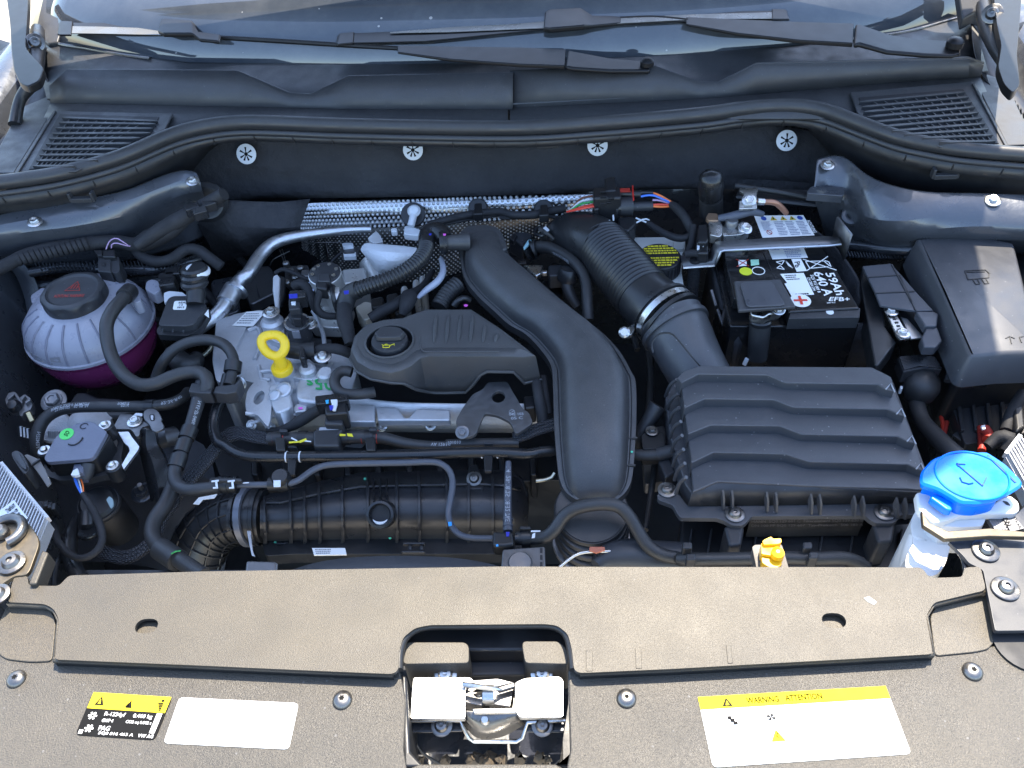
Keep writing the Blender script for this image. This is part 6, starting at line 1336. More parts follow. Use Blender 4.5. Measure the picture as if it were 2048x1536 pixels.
# braided sleeves
t = thing('braided_hose', 'black braided hose from the rail curving down to the left', 'hose', 'braided hoses')
for k, dy in enumerate((-26, -6, 14, 32)):
    pipe('strand_hose', M['braid'], V('b', [(550, 550+dy*.8, -.098), (450, 530+dy, -.098), (360, 510+dy, -.100), (280, 520+dy*1.2, -.104), (210, 580+dy*1.4, -.110), (120, 690+dy*1.6, -.118), (0, 820+dy*1.8, -.13), (-150, 1000+dy*1.6, -.15)]), [10, 11, 12, 12, 12, 12, 12, 12], t, seg=14, step=.004)
t = thing('braided_hose', 'black braided hose bundle passing under the left cable loop', 'hose', 'braided hoses')
for k, dy in enumerate((-30, 0, 28)):
    pipe('strand_hose', M['braid'], V('a', [(1240, 900+dy, -.14), (1160, 1010+dy, -.14), (1100, 1140+dy, -.14), (1000, 1250+dy, -.14), (880, 1310+dy, -.14), (760, 1290+dy, -.14), (680, 1250+dy, -.145)]), 13, t, seg=14, step=.004)
t = thing('braided_hose', 'black braided hose running under the wide duct at the rail end', 'hose', 'braided hoses')
for k, dy in enumerate((-24, 0, 24)):
    pipe('strand_hose', M['braid'], V('c', [(720, 545+dy, -.098), (800, 520+dy, -.094), (900, 480+dy, -.090), (1010, 450+dy, -.088), (1060, 445+dy, -.088)]), 12, t, seg=14, step=.004)
t = thing('rear_hoses', 'two dark taped cables descending between cover and wide duct', 'cables')
pipe('cable', M['loom'], V('c', [(880, 140, -.07), (900, 260, -.075), (920, 360, -.085), (930, 450, -.095)]), [20, 22, 24, 24], t)
pipe('cable', M['loom'], V('c', [(930, 120, -.075), (950, 260, -.08), (970, 380, -.09)]), 16, t)
prism('plug', [(790, 250), (870, 245), (880, 330), (800, 340)], -.085, .03, 'plastic_dk', v='c', bev=.003)

# ================================================================ thin grey-blue vent line
t = thing('vent_line', 'thin grey blue hose bending around the front of the manifold', 'hose')
pipe('line', M['greyline'], V('b', [(320, 872, -.082), (440, 872, -.082), (560, 868, -.082), (690, 862, -.082), (760, 838, -.084), (840, 780, -.086), (920, 742, -.088), (1020, 728, -.089), (1200, 722, -.089), (1500, 717, -.089)])+V('c', [(100, 712, -.090), (190, 716, -.090), (250, 745, -.092), (288, 800, -.098), (297, 880, -.106), (282, 980, -.112), (268, 1070, -.116), (285, 1150, -.118), (340, 1215, -.118), (420, 1242, -.116), (540, 1247, -.114), (640, 1247, -.112)]), [13]*10+[13, 13, 13, 13, 14, 14, 13, 13, 13, 13, 13, 14], t)
for x in (560, 640, 680): pass
band('tee_ring', M['plastic_dk'], V('b', [(550, 868, -.082), (690, 862, -.082)]), 27, t)
mk('valve_disc', MB().lathe([(.0115, -.010), (.0115, .006), (.009, .010), (.001, .010)], V('b', [(640, 835, -.080)])[0], (0, -.2, 1), 20), M['plastic_gl'], t)
prism('white_patch', [(582, 840), (632, 838), (632, 885), (584, 886)], -.0708, .0006, 'white_pl', v='b', bev=0)
prism('mark', [(340, 858), (410, 852), (410, 858), (345, 864)], -.0748, .0005, 'white_pl', v='b', bev=0)
prism('blue_mark', [(265, 1130), (290, 1130), (292, 1155), (270, 1160)], -.1095, .0006, surf('azure_mark', (.03, .3, .7), .5), v='c', bev=0)
t = thing('quick_connector', 'black quick connector with white zigzag marks left of the manifold', 'connector')
band('barrel', M['plastic_dk'], V('b', [(150, 872, -.080), (330, 872, -.082)]), 31, t)
for x in (205, 250, 310): band('ridge', M['plastic_gl'], V('b', [(x, 872, -.0815), (x+22, 872, -.0815)]), 35, t)
for x0 in (150, 262):
    for q in ([(x0, 842), (x0+50, 836), (x0+50, 846), (x0, 852)], [(x0+26, 850), (x0+40, 848), (x0+46, 895), (x0+30, 896)], [(x0+10, 888), (x0+40, 885), (x0+40, 895), (x0+10, 897)]): prism('white_mark', q, -.0660, .0006, 'white_pl', v='b', bev=0)
prism('release_tab', [(170, 820), (360, 822), (360, 842), (175, 842)], -.068, .008, 'plastic', v='b', bev=.002)
t = thing('vent_hose_lettered', 'short upright grey hose with white lettering in front of the manifold', 'hose')
FR = []
pipe('hose', M['greyline'], V('c', [(687, 712, -.096), (686, 800, -.100), (684, 900, -.104), (682, 1000, -.108), (682, 1100, -.111), (684, 1200, -.113)]), [12, 15, 16, 16, 18, 20], t, frames=FR)
g = MB(); tube_text(g, '1.4  29-18/25 18:32 76E', FR, .008, .0058, .0); mk('print', g, M['hose_print'], t, recalc=False)
for y in (1110, 1150): band('ring', M['greyline'], V('c', [(683, y, -.1115), (683, y+14, -.112)]), 21, t)
t = thing('purge_valve', 'black tee connector with clamp joining grey and thick black hose', 'connector')
prism('tee', [(640, 1195), (720, 1190), (730, 1290), (650, 1300), (575, 1300), (575, 1190)], -.100, .02, 'plastic_dk', v='c', bev=.004)
band('ridge', M['plastic_gl'], V('c', [(735, 1247, -.110), (760, 1247, -.110)]), 27, t)
band('clamp', M['plastic_gl'], V('c', [(780, 1247, -.110), (840, 1245, -.110)]), 37, t)
prism('clamp_top', [(765, 1155), (845, 1155), (845, 1180), (765, 1180)], -.096, .01, 'plastic_dk', v='c', bev=.002)
prism('blue_dot', [(600, 1290), (615, 1285), (618, 1300), (602, 1302)], -.0990, .0006, surf('sky_mark', (.05, .35, .8), .5), v='c', bev=0)
prism('blue_print', [(670, 1200), (695, 1200), (692, 1230), (672, 1232)], -.0994, .0006, 'blue_print', v='c', bev=0)
for q in ([(845, 1190), (910, 1190), (910, 1198), (845, 1200)], [(855, 1215), (875, 1205), (872, 1240), (850, 1245)]): prism('white_mark', q, -.0930, .0006, 'white_pl', v='c', bev=0)
tag(pipe('purge_hose', M['rubber'], V('c', [(750, 1246, -.110), (880, 1244, -.108), (960, 1228, -.104), (1015, 1175, -.096), (1070, 1095, -.088), (1150, 1040, -.080), (1260, 1012, -.074), (1370, 1005, -.072), (1460, 1025, -.074), (1530, 1090, -.080), (1590, 1190, -.090), (1660, 1295, -.098), (1760, 1360, -.102), (1880, 1385, -.104)])+V('d', [(420, 1318, -.092), (620, 1316, -.090), (850, 1312, -.090), (1050, 1306, -.090), (1300, 1312, -.090), (1480, 1310, -.092), (1600, 1350, -.10), (1650, 1420, -.11)]), [27]*14+[28, 27, 27, 27, 28, 28, 26, 24]), 'thick black hose arching over the duct collar to the right front', 'hose')
t = thing('hose_clips', 'black double holder clipping the thick hose near the yellow hook', 'clip')
for x, y in ((445, 1215), (470, 1292), (1240, 1215), (1280, 1280)): prism('holder', [(x-32, y-16), (x+32, y-16), (x+34, y+30), (x-30, y+32)], -.074, .018, 'plastic', v='d', bev=.002)

# ================================================================ intake manifold
t = thing('intake_manifold', 'ribbed black plastic intake manifold with port hole behind the front panel', 'intake manifold')
mx = [520, 560, 640, 720, 800, 880, 960, 1010, 1040, 1056]
tp = [985, 985, 962, 945, 942, 940, 938, 942, 952, 975]
def mrow(f, z, dz=0): return [G(x, f(i, x), z+dz) for i, x in enumerate(mx)]
prof_y = [(0, -.168), (.06, -.150), (.18, -.138), (.36, -.134), (.54, -.140), (.70, -.152), (.82, -.170), (.90, -.186), (1.0, -.195)]
def man_pt(x, u, dz=0):
    i = 0
    while i < len(mx)-2 and mx[i+1] < x: i += 1
    k = (x-mx[i])/(mx[i+1]-mx[i]); top_ = tp[i]*(1-k)+tp[i+1]*k
    j = 0
    while j < len(prof_y)-2 and prof_y[j+1][0] < u: j += 1
    f_ = (u-prof_y[j][0])/(prof_y[j+1][0]-prof_y[j][0]); z = prof_y[j][1]*(1-f_)+prof_y[j+1][1]*f_
    end = max(0, (x-1010)/46); z -= .03*end*end
    return G(x, top_+(1092-top_)*u, z+dz)
us = [k/14 for k in range(15)]; xs = [520+k*8 for k in range(68)]
g = MB(); g.grid([[man_pt(x, u) for x in xs] for u in us]); mk('plenum', g, surf('manifold_plastic', (.022, .023, .026), .36, grain=.00005, var=.12), t, angle=70)
for x, u0, u1 in ((528, .0, .95), (580, 0, .97), (608, 0, .97), (638, 0, .97), (684, 0, .97), (735, 0, .97), (793, 0, .97), (838, 0, .97), (893, 0, .97), (937, 0, .97), (985, 0, .95), (1018, .1, .9)):
    P = [man_pt(x, u0+(u1-u0)*k/12, .0065) for k in range(13)]; mk('rib', MB().loft([[p+Vector((-.0018, 0, 0)), p+Vector((.0018, 0, 0)), p+Vector((.0018, 0, -.010)), p+Vector((-.0018, 0, -.010))] for p in P]), bpy.data.materials['manifold_plastic'], t, bevel=.0008)
for u in (.20, .96): mk('long_rib', MB().tube([man_pt(x, u, .0016) for x in range(530, 1048, 10)], .0024, 8), M['plastic_gl'], t)
hc = G(761, 1029, -.128); ax = Vector((0, -.62, .78))
mk('port_boss', MB().lathe([(.0175, -.014), (.0165, .004), (.0135, .005), (.012, .003), (.0115, -.004)], hc, ax, 30), M['plastic_gl'], t)
mk('port_hole', MB().lathe([(.0117, -.003), (.001, -.0031)], hc, ax, 26), M['void'], t)
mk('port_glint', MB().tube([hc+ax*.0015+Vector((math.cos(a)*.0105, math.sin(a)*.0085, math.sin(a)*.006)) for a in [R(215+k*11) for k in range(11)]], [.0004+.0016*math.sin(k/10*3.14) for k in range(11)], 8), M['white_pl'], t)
for x in (748, 761, 774): mk('boss_rib', MB().bar(man_pt(x, .12, .004), man_pt(x, .42, .006), .0026, .008), M['plastic_gl'], t, bevel=.0008)
for x, u in ((550, .93), (780, .89), (808, .92), (730, .09), (1005, .84)): mk('mint_dot', MB().lathe([(.0020, 0), (.0012, .0006)], man_pt(x, u, .0016), ax, 8), M['mint'], t)
mk('flange', MB().slab([G(x, y, -.185) for x, y in rounded([(520, 1070), (560, 1092), (590, 1078), (1040, 1070), (1062, 1050), (1062, 1090), (1040, 1108), (590, 1108), (530, 1112)], 8)], .02), M['plastic_dk'], t, bevel=.003)
lq = [G(x, y, -.160) for x, y in ((624, 1096), (690, 1096), (693, 1109), (628, 1110))]; lb = mk('label', MB().slab(lq, .002), M['white'], t)
g = MB(); L_ = lift(lq, .0004); lines_on(g, sub_quad(L_, .08, .1, .6, .9), 3, .5)
for k in range(30): a_, b_ = rnd.randint(0, 6), rnd.randint(0, 5)
mk('label_print', g, M['grey_print'], lb, recalc=False)
for q in ([(805, 1083), (850, 1083), (850, 1088), (805, 1088)], [(802, 1100), (850, 1100), (850, 1105), (802, 1105)], [(815, 1088), (825, 1088), (825, 1100), (815, 1100)], [(838, 1088), (848, 1088), (848, 1100), (838, 1100)]): prism('clip_frame', q, -.158, .006, 'plastic')
prism('bracket', [(410, 740), (470, 720), (520, 900), (505, 960), (490, 900), (380, 905)], -.135, .01, 'plastic_dk', v='c', bev=.002)
bolt('bracket_screw', V('c', [(448, 830, -.132)])[0], (0, -.4, 1), .006, M['steel_dk'], t, 'torx')
prism('end_ring', [(600, 760), (720, 770), (790, 830), (830, 930), (820, 1060), (760, 1150), (730, 1150), (790, 1050), (790, 940), (740, 850), (680, 800), (600, 790)], -.165, .02, 'plastic_dk', v='c', bev=.003)
# bellows at the left end
t = thing('throttle_bellows', 'black ribbed rubber bellows with grey clamp left of the manifold', 'bellows')
BP = V('b', [(520, 1090, -.165), (430, 1090, -.165), (330, 1100, -.168), (230, 1130, -.175), (140, 1190, -.185), (70, 1290, -.20), (20, 1420, -.22)])
pipe('tube', M['rubber_gl'], BP, [104, 106, 104, 104, 106, 108, 110], t, seg=28)
Cb = cat([Vector((*p, PX(w, p)/2)) for p, w in zip(BP, [104, 106, 104, 104, 106, 108, 110])], 8)
for i in range(13, len(Cb)-1, 5):
    c_ = Vector(Cb[i][:3]); d_ = (Vector(Cb[i+1][:3])-Vector(Cb[i-1][:3])).normalized()
    mk('ring_rib', MB().lathe([(Cb[i][3]-.001, -.0016), (Cb[i][3]+.0026, -.0010), (Cb[i][3]+.0026, .0010), (Cb[i][3]-.001, .0016)], c_, d_, 36), M['rubber_gl'], t)
for a in (-60, -25, 10, 45, 80, 115):
    P = []
    for i in range(12, len(Cb)-1):
        c_ = Vector(Cb[i][:3]); d_ = (Vector(Cb[i+1][:3])-Vector(Cb[i-1][:3])).normalized(); v_ = (CAM-c_); v_ = (v_-d_*v_.dot(d_)).normalized(); s_ = d_.cross(v_)
        P.append(c_+(v_*math.cos(R(a))+s_*math.sin(R(a)))*(Cb[i][3]+.001))
    mk('long_rib', MB().tube(P, .0014, 6), M['rubber_gl'], t)
for x, w, mt in ((500, 118, 'plastic_gl'), (470, 114, 'rubber_gl'), (350, 108, 'rubber_gl')): band('cuff', M[mt], V('b', [(x, 1090, -.165), (x-26, 1090, -.165)]), w, t, seg=36)
band('clamp', surf('clamp_grey', (.17, .18, .21), .4, metal=.5), V('b', [(440, 1090, -.165), (400, 1092, -.166)]), 122, t, seg=36)
prism('clamp_tail', [(395, 1190), (425, 1190), (440, 1330), (455, 1370), (430, 1365), (415, 1300)], -.130, .003, 'alu_sm', v='b', bev=.0008)
prism('paper_tag', [(20, 1005), (60, 960), (190, 935), (170, 965), (90, 975), (60, 1010)], -.125, .0006, 'white', v='b', bev=0)
# parts down in front: fan shroud, radiator corner, bracket
t = thing('fan_shroud', 'dark curved fan shroud edge just behind the front panel', 'fan shroud')
P = V('0', [(560, 1148, -.10), (620, 1128, -.10), (680, 1117, -.10), (760, 1112, -.10), (840, 1112, -.10), (920, 1117, -.10), (990, 1130, -.10), (1040, 1148, -.10)])
P = cat(P, 5); g = MB(); g.grid([P, [p+Vector((0, -.02, .003)) for p in P], [p+Vector((0, -.09, .003)) for p in P]]); mk('rim', g, surf('shroud_grey', (.05, .053, .06), .45, grain=.0002), t, solid=.004)
mk('shroud_wall', MB().slab(V('0', [(150, 1140), (560, 1140), (1080, 1135), (1080, 1180), (150, 1190)], -.13), .02), M['plastic_dk'], t)
t = thing('radiator_end', 'aluminium radiator end tank with slots behind the latch', 'radiator')
prism('tank', [(1005, 1098), (1090, 1092), (1092, 1150), (1000, 1150)], -.105, .04, 'bracket', bev=.002)
for k in range(3): prism('slot', [(1080, 1096+14*k), (1085, 1096+14*k), (1085, 1105+14*k), (1080, 1105+14*k)], -.1045, .001, 'void', bev=0)
mk('fitting', MB().lathe([(.012, -.04), (.012, -.012), (.0145, -.01), (.0145, -.004), (.012, 0), (.001, 0)], G(1040, 1124, -.102), (0, -.1, 1), 26), M['bracket'], t)
tag(prism('shroud_bracket', [(492, 1120), (555, 1122), (552, 1150), (488, 1150)], -.095, .006, 'bracket', par=None), 'light grey sheet metal bracket between bellows and front panel', 'bracket'); bpy.data.objects['shroud_bracket'].parent = None
tag(pipe('steel_line', M['steel'], V('c', [(1040, 1450, -.11), (1100, 1400, -.11), (1170, 1355, -.11), (1260, 1338, -.11), (1400, 1336, -.11)]), [7, 7, 7, 7, 7]), 'thin bright steel line with orange tape behind the front panel', 'pipe')
o = prism('orange_tape', [(1255, 1303), (1360, 1303), (1362, 1325), (1300, 1345), (1250, 1325)], -.104, .003, surf('orange_tape', (.45, .14, .08), .5), v='c', bev=.0005); o.parent = None; tag(o, 'small orange tape flag on the steel line', 'tape')
tag(pipe('upper_hose', surf('dark_grey_hose', (.035, .037, .042), .45), V('c', [(1300, 1440, -.125), (1380, 1390, -.125), (1520, 1370, -.125), (1700, 1385, -.125), (1955, 1400, -.125)]), [30, 58, 70, 72, 72]), 'wide dark grey duct lying under the thick hose at the front', 'duct')  # one even dark grey
tag(pipe('brass_hook', surf('brass_hook', (.5, .47, .36), .3, metal=.9), V('c', [(880, 845, -.10), (940, 838, -.10), (990, 820, -.098), (1012, 790, -.095)]), 8), 'short bright metal tube beside the wide duct', 'pipe')
def prism(name, pts, z, h, mat='alu', bev=.003, v='0', r=0, par=None, seg=2):
    p = rounded(pts, r, 3) if r else pts
    o = mk(name, MB().slab(V(v, p, z), h), M[mat] if isinstance(mat, str) else mat, par or t, bevel=bev, seg=seg)
    return o
# ================================================================ intake air hose
t = thing('intake_hose', 'large black intake hose with fine corrugations and metal clamp', 'intake hose')
pipe('elbow', M['rubber_gl'], V('6', [(850, 350, -.075), (930, 350, -.055), (1040, 375, -.040), (1170, 440, -.035)]), [66, 92, 106, 110], t, seg=32)
pipe('elbow_end', M['rubber_gl'], V('6', [(800, 400, -.10), (830, 360, -.085), (870, 340, -.070)]), [60, 66, 70], t, seg=28)
corr('corrugation', M['rubber_gl'], V('6', [(1160, 425, -.034), (1250, 535, -.034), (1360, 665, -.036), (1485, 815, -.040)]), [108, 114, 118, 120], .0068, .0032, t, seg=36)
pipe('cuff', M['rubber_gl'], V('6', [(1480, 810, -.040), (1560, 890, -.042), (1650, 965, -.044)]), [116, 124, 130], t, seg=36)
pipe('neck', M['filter'], V('6', [(1690, 1000, -.046), (1760, 1120, -.054), (1850, 1300, -.064), (1950, 1480, -.080), (2000, 1560, -.09)]), [136, 132, 124, 118, 116], t, seg=36)
def hoop(name, a, b_, w, mat, d=.0): return band(name, mat, V('6', [a, b_]), w, t, seg=44)
hoop('clamp', (1640, 955, -.0437), (1672, 987, -.0447), 136, M['steel'])
hoop('rubber_ring', (1615, 930, -.043), (1632, 947, -.0434), 138, M['rubber_gl'])
hoop('rubber_ring', (1680, 995, -.045), (1700, 1015, -.046), 141, M['rubber_gl'])
hoop('rim', (1722, 1050, -.048), (1740, 1080, -.050), 144, M['filter'])
mk('clamp_screw', MB().lathe([(.006, -.008), (.006, 0), (.0075, .001), (.0075, .004), (.005, .006), (.001, .006)], V('6', [(1340, 1100, -.040)])[0], (-.1, -.5, .8), 14), M['steel'], t)
prism('clamp_ear', [(1340, 1070), (1400, 1030), (1420, 1060), (1395, 1110), (1350, 1120)], -.046, .006, 'steel', v='6', bev=.001)
pipe('neck_groove', M['plastic_dk'], V('6', [(1560, 1250, -.022), (1550, 1180, -.016), (1600, 1110, -.012), (1690, 1100, -.008), (1750, 1150, -.010), (1850, 1270, -.018), (1930, 1360, -.030)]), 4, t, seg=6)
# ================================================================ hoses between duct and intake hose
t = thing('vacuum_hose', 'smooth black hose arching behind the wide duct with pale blue clip', 'hose')
FR = []
pipe('hose', M['rubber'], V('6', [(640, 440, -.058), (740, 440, -.050), (850, 480, -.044), (960, 560, -.042), (1030, 660, -.046), (1050, 780, -.054), (1055, 900, -.064), (1060, 1000, -.074)]), [24, 24, 22, 22, 22, 23, 24, 24], t, frames=FR)
g = MB(); tube_text(g, '-28101X1 5-0187', FR, .045, .0042, .75); mk('print', g, M['hose_print'], t, recalc=False)
for p0, p1, w in (((600, 470, -.062), (618, 462, -.060), 42), ((628, 455, -.058), (644, 448, -.057), 38), ((655, 445, -.056), (670, 442, -.055), 34)): band('boot_ring', M['rubber_gl'], V('6', [p0, p1]), w, t, seg=22)
prism('blue_clip', [(560, 440), (600, 380), (625, 378), (620, 400), (570, 450)], -.046, .004, surf('ice_blue_clip', (.30, .52, .56), .4), v='6', bev=.001)
prism('plug', [(450, 355), (500, 320), (590, 320), (640, 345), (610, 380), (560, 430), (520, 400)], -.055, .03, 'plastic', v='6', bev=.003)
prism('plug_face', [(455, 370), (490, 322), (520, 340), (490, 390)], -.050, .01, 'plastic_gl', v='6', bev=.002)
t = thing('diverter_valve', 'short capped black hose and valve behind the wide duct', 'valve')
pipe('hose', M['rubber'], V('6', [(905, 650, -.060), (900, 740, -.070), (930, 820, -.080), (980, 900, -.09)]), [26, 24, 24, 22], t)
mk('cap', MB().lathe([(.0155, -.012), (.0155, 0), (.012, .006), (.001, .008)], V('6', [(912, 630, -.054)])[0], (.1, .2, 1), 22), M['rubber_gl'], t)
prism('solenoid', [(752, 575), (870, 568), (880, 650), (760, 660)], -.060, .025, 'plastic', v='6', bev=.003)
prism('bright_bracket', [(560, 570), (720, 572), (700, 640), (660, 660), (600, 610)], -.065, .01, 'steel', v='6', bev=.003)
prism('bright_pin', [(700, 610), (750, 612), (750, 632), (705, 635)], -.064, .008, 'steel', v='6', bev=.002)
pipe('pin_lever', M['steel_dk'], V('6', [(690, 300, -.040), (740, 330, -.040), (800, 385, -.042)]), [10, 9, 8], t, seg=8)
prism('white_tag', [(715, 290), (735, 275), (765, 305), (745, 315)], -.036, .002, 'white_pl', v='6', bev=.0005)
mk('ring', MB().tube([V('6', [(695, 320, -.042)])[0]+Vector((math.cos(a), math.sin(a)*1.1, 0))*.009 for a in [2*math.pi*k/16 for k in range(17)]], .0028, 8), M['plastic_gl'], t)
prism('lower_box', [(700, 690), (860, 680), (870, 800), (780, 860)], -.10, .03, 'plastic_dk', v='6', bev=.004)
prism('small_frame', [(520, 540), (580, 530), (585, 560), (525, 565)], -.052, .004, 'plastic_gl', v='6', bev=.001)

# ================================================================ round plug with coloured wires
t = thing('wire_coupling', 'black cable coupling with coloured wires in front of the felt mat', 'connector')
mk('left_body', MB().box(G(*vp('m', 340, 470), -.005), (.040, .03, .050)), M['plastic_dk'], t, bevel=.004)
prism('left_cap', [(180, 310), (240, 300), (250, 490), (180, 500)], .006, .03, 'plastic_gl', v='m', bev=.003)
prism('tower', [(310, 90), (460, 70), (470, 260), (320, 270)], .022, .02, 'plastic_dk', v='m', bev=.004)
for x, y in ((300, 265), (300, 330), (360, 400), (300, 420), (400, 350)): prism('rib', [(x-40, y), (x+40, y-4), (x+40, y+10), (x-40, y+14)], .0245, .003, 'plastic_gl', v='m', bev=.0005)
band('drum', M['plastic'], V('m', [(450, 470, -.004), (670, 460, -.004)]), 38, t, seg=30)
band('drum_ring', M['plastic_gl'], V('m', [(480, 468, -.004), (510, 467, -.004)]), 40, t, seg=30)
band('lower_tube', M['plastic'], V('m', [(660, 470, -.004), (930, 460, -.004)]), 19, t, seg=22)
band('upper_tube', M['plastic_dk'], V('m', [(500, 300, .010), (780, 310, .010)]), 15, t, seg=20)
band('upper_tube', M['plastic_gl'], V('m', [(760, 290, .012), (935, 290, .012)]), 7, t, seg=16)
prism('red_lock', [(665, 190), (683, 190), (695, 368), (680, 370), (668, 290)], .024, .004, 'red', v='m', bev=.0008)
prism('red_slot', [(510, 235), (640, 230), (645, 268), (515, 272)], .0185, .002, 'red_print', v='m', bev=0)
prism('lower_body', [(480, 600), (620, 590), (720, 600), (720, 690), (620, 780), (500, 740)], -.012, .03, 'plastic_dk', v='m', bev=.004)
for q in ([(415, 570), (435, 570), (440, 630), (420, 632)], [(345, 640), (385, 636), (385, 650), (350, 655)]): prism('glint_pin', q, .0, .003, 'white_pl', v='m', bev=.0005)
for k, (mt, y0, y1) in enumerate((('w_brown', 330, 375), ('white_pl', 372, 408), ('w_green', 405, 440), ('w_red', 445, 485), ('w_red', 465, 500))):
    pipe('wire', M[mt], V('m', [(185, y0, .004), (90, y0+14, .004), (0, y1, .002), (-120, 505+k*5, -.004), (-170, 520+k*4, -.008)]), [4.6, 4.6, 4.6, 4, 3.5], t, seg=8)
for mt, pts in (('w_blue', [(780, 340, .010), (880, 322, .012), (980, 335, .010), (1080, 375, .006), (1170, 415, .0)]), ('w_blue', [(930, 320, .010), (1010, 350, .010), (1100, 395, .004), (1175, 425, -.002)]), ('w_orange', [(940, 295, .012), (1020, 325, .012), (1100, 370, .006), (1170, 410, .001)]), ('w_lilac', [(930, 385, .004), (1000, 385, .004), (1080, 405, .002), (1170, 432, -.002)]), ('w_red', [(930, 445, .0), (1020, 440, .0), (1100, 445, -.001), (1175, 445, -.003)]), ('w_orange', [(930, 465, -.002), (1030, 470, -.002), (1110, 470, -.003), (1170, 460, -.004)])):
    pipe('wire', M[mt], V('m', pts), 4.4, t, seg=8)
pipe('taped_lead', M['loom'], V('m', [(1165, 440, -.002), (1240, 490, -.002), (1330, 590, -.006), (1390, 700, -.012), (1440, 800, -.02)]), [14, 18, 19, 18, 17], t, seg=10)
for pts in ([(715, 615, -.012), (800, 650, -.014), (870, 680, -.018)], [(720, 675, -.014), (790, 640, -.012), (840, 625, -.012), (885, 645, -.016)]): pipe('white_wire', M['white_pl'], V('m', pts), 3.5, t, seg=6)
pipe('taped_lead', M['loom'], V('m', [(865, 675, -.018), (960, 740, -.020), (1080, 810, -.022), (1200, 860, -.022), (1300, 875, -.02), (1400, 850, -.018), (1450, 770, -.014)]), [11, 13, 14, 15, 15, 15, 14], t, seg=10)
pipe('taped_lead', M['loom'], V('m', [(1450, 720, -.008), (1440, 850, -.014), (1420, 960, -.020), (1380, 1050, -.025)]), [16, 15, 15, 14], t, seg=10)

# ================================================================ brake fluid reservoir
t = thing('brake_reservoir', 'white brake fluid reservoir with black and yellow cap behind the hose', 'reservoir')
prism('tank', [(640, 862), (1120, 855), (1180, 890), (1350, 905), (1345, 1010), (1300, 1100), (1310, 1350), (1330, 1480), (1000, 1480), (820, 1200)], -.048, .08, 'tankmilk', v='m', bev=.006, r=20)
prism('step', [(1195, 900), (1340, 915), (1335, 1005), (1200, 1010)], -.042, .02, 'tankmilk', v='m', bev=.004, r=14)
bc = V('m', [(1020, 1100, -.022)])[0]
mk('cap', MB().lathe([(.0300, -.024), (.0300, -.002), (.0285, 0), (.001, 0)], bc, (0, 0, 1), 44), M['plastic_dk'], t)
for k in range(32): a = 2*math.pi*k/32; mk('knurl', MB().box(bc+Vector((math.cos(a)*.0300, math.sin(a)*.0300, -.014)), (.0012, .0026, .018), a), M['plastic'], t)
g = MB()
for k in range(9):                                       # rings of small yellow print
    y = -.022+k*.0055
    if abs(y) < .002: continue
    w = math.sqrt(max(0, .0265**2-y*y)); x = -w
    while x < w-.002:
        l = rnd.uniform(.002, .006); x1 = min(w, x+l)
        for s_ in (-.0011, .0006):
            g.add([bc+Vector((x, y+s_, .0005)), bc+Vector((x1, y+s_, .0005)), bc+Vector((x1, y+s_+.0013, .0005)), bc+Vector((x, y+s_+.0013, .0005))], [(0, 1, 2, 3)])
        x = x1+.0009
mk('yellow_print', g, M['yprint'], t, recalc=False)

# ================================================================ battery
t = thing('battery', 'black car battery with white print 59Ah 640 A and clamp', 'battery')
ZB = -.012
BT = V('7', [(395, 408), (948, 408), (1352, 1082), (455, 1150)], ZB)
BT = V('7', [(330, 470), (395, 408), (948, 408), (1352, 1082), (830, 1110), (800, 1000), (430, 1010), (350, 660)], ZB)
glos = surf('battery_black', (.010, .010, .011), .22, var=.2, spots=.08)
mk('lid', MB().slab(BT, .020), glos, t, bevel=.0025)
mk('case', MB().slab(V('7', [(260, 600), (360, 480), (960, 440), (1350, 1120), (1345, 1200), (810, 1215), (400, 1215)], ZB-.0215), .14), glos, t, bevel=.003)
mk('front_step', MB().slab(V('7', [(850, 1095), (1350, 1080), (1355, 1085), (1350, 1150), (830, 1160)], ZB-.003), .018), M['plastic'], t, bevel=.0015)
mk('lid_seam', MB().bar(V('7', [(632, 650, ZB)])[0], V('7', [(735, 870, ZB)])[0], .0012, .0012), M['plastic_dk'], t)
mk('white_dot', MB().lathe([(.0048, 0), (.0045, .0006), (.001, .0006)], V('7', [(1133, 1112, ZB-.0028)])[0], (0, -.1, 1), 20), M['white_pl'], t)
ZP = ZB+.0004
def bq(pts, d=0): return lift(V('7', pts, ZP), d)
def patch(name, pts, mat, d=.0002): return mk(name, MB().add(bq(pts, d), [tuple(range(len(pts)))]), M[mat], t, recalc=False)
l1 = patch('warning_label', [(578, 408), (938, 404), (1022, 552), (640, 570)], 'white')
q = bq([(578, 408), (938, 404), (1022, 552), (640, 570)], .0005); g = MB()
for u0 in (.08, .34, .56, .78): lines_on(g, sub_quad(q, u0, .28, u0+.20, .95 if u0 > .1 else .7), 9, .45)
mk('label_print', g, surf('blue_grey_print', (.12, .14, .24), .5), l1, recalc=False)
g = MB()
for u in (.17, .90): g.add([quad_at(q, u+.055*math.cos(a), .86+.10*math.sin(a)) for a in [2*math.pi*k/16 for k in range(16)]], [tuple(range(16))])
mk('round_symbol', g, surf('sign_blue', (.03, .08, .35), .5), l1, recalc=False)
g = MB()
for u in (.36, .56, .74): g.add([quad_at(q, u, .97), quad_at(q, u+.07, .76), quad_at(q, u-.07, .76)], [(0, 1, 2)])
mk('yellow_symbol', g, surf('sign_yellow', (.55, .42, .05), .5), l1, recalc=False)
g = MB(); q2 = lift(q, .0002)
for u in (.36, .56, .74): g.add([quad_at(q2, u, .92), quad_at(q2, u+.02, .80), quad_at(q2, u-.02, .80)], [(0, 1, 2)])
mk('symbol_mark', g, M['black_print'], l1, recalc=False)
g = MB()
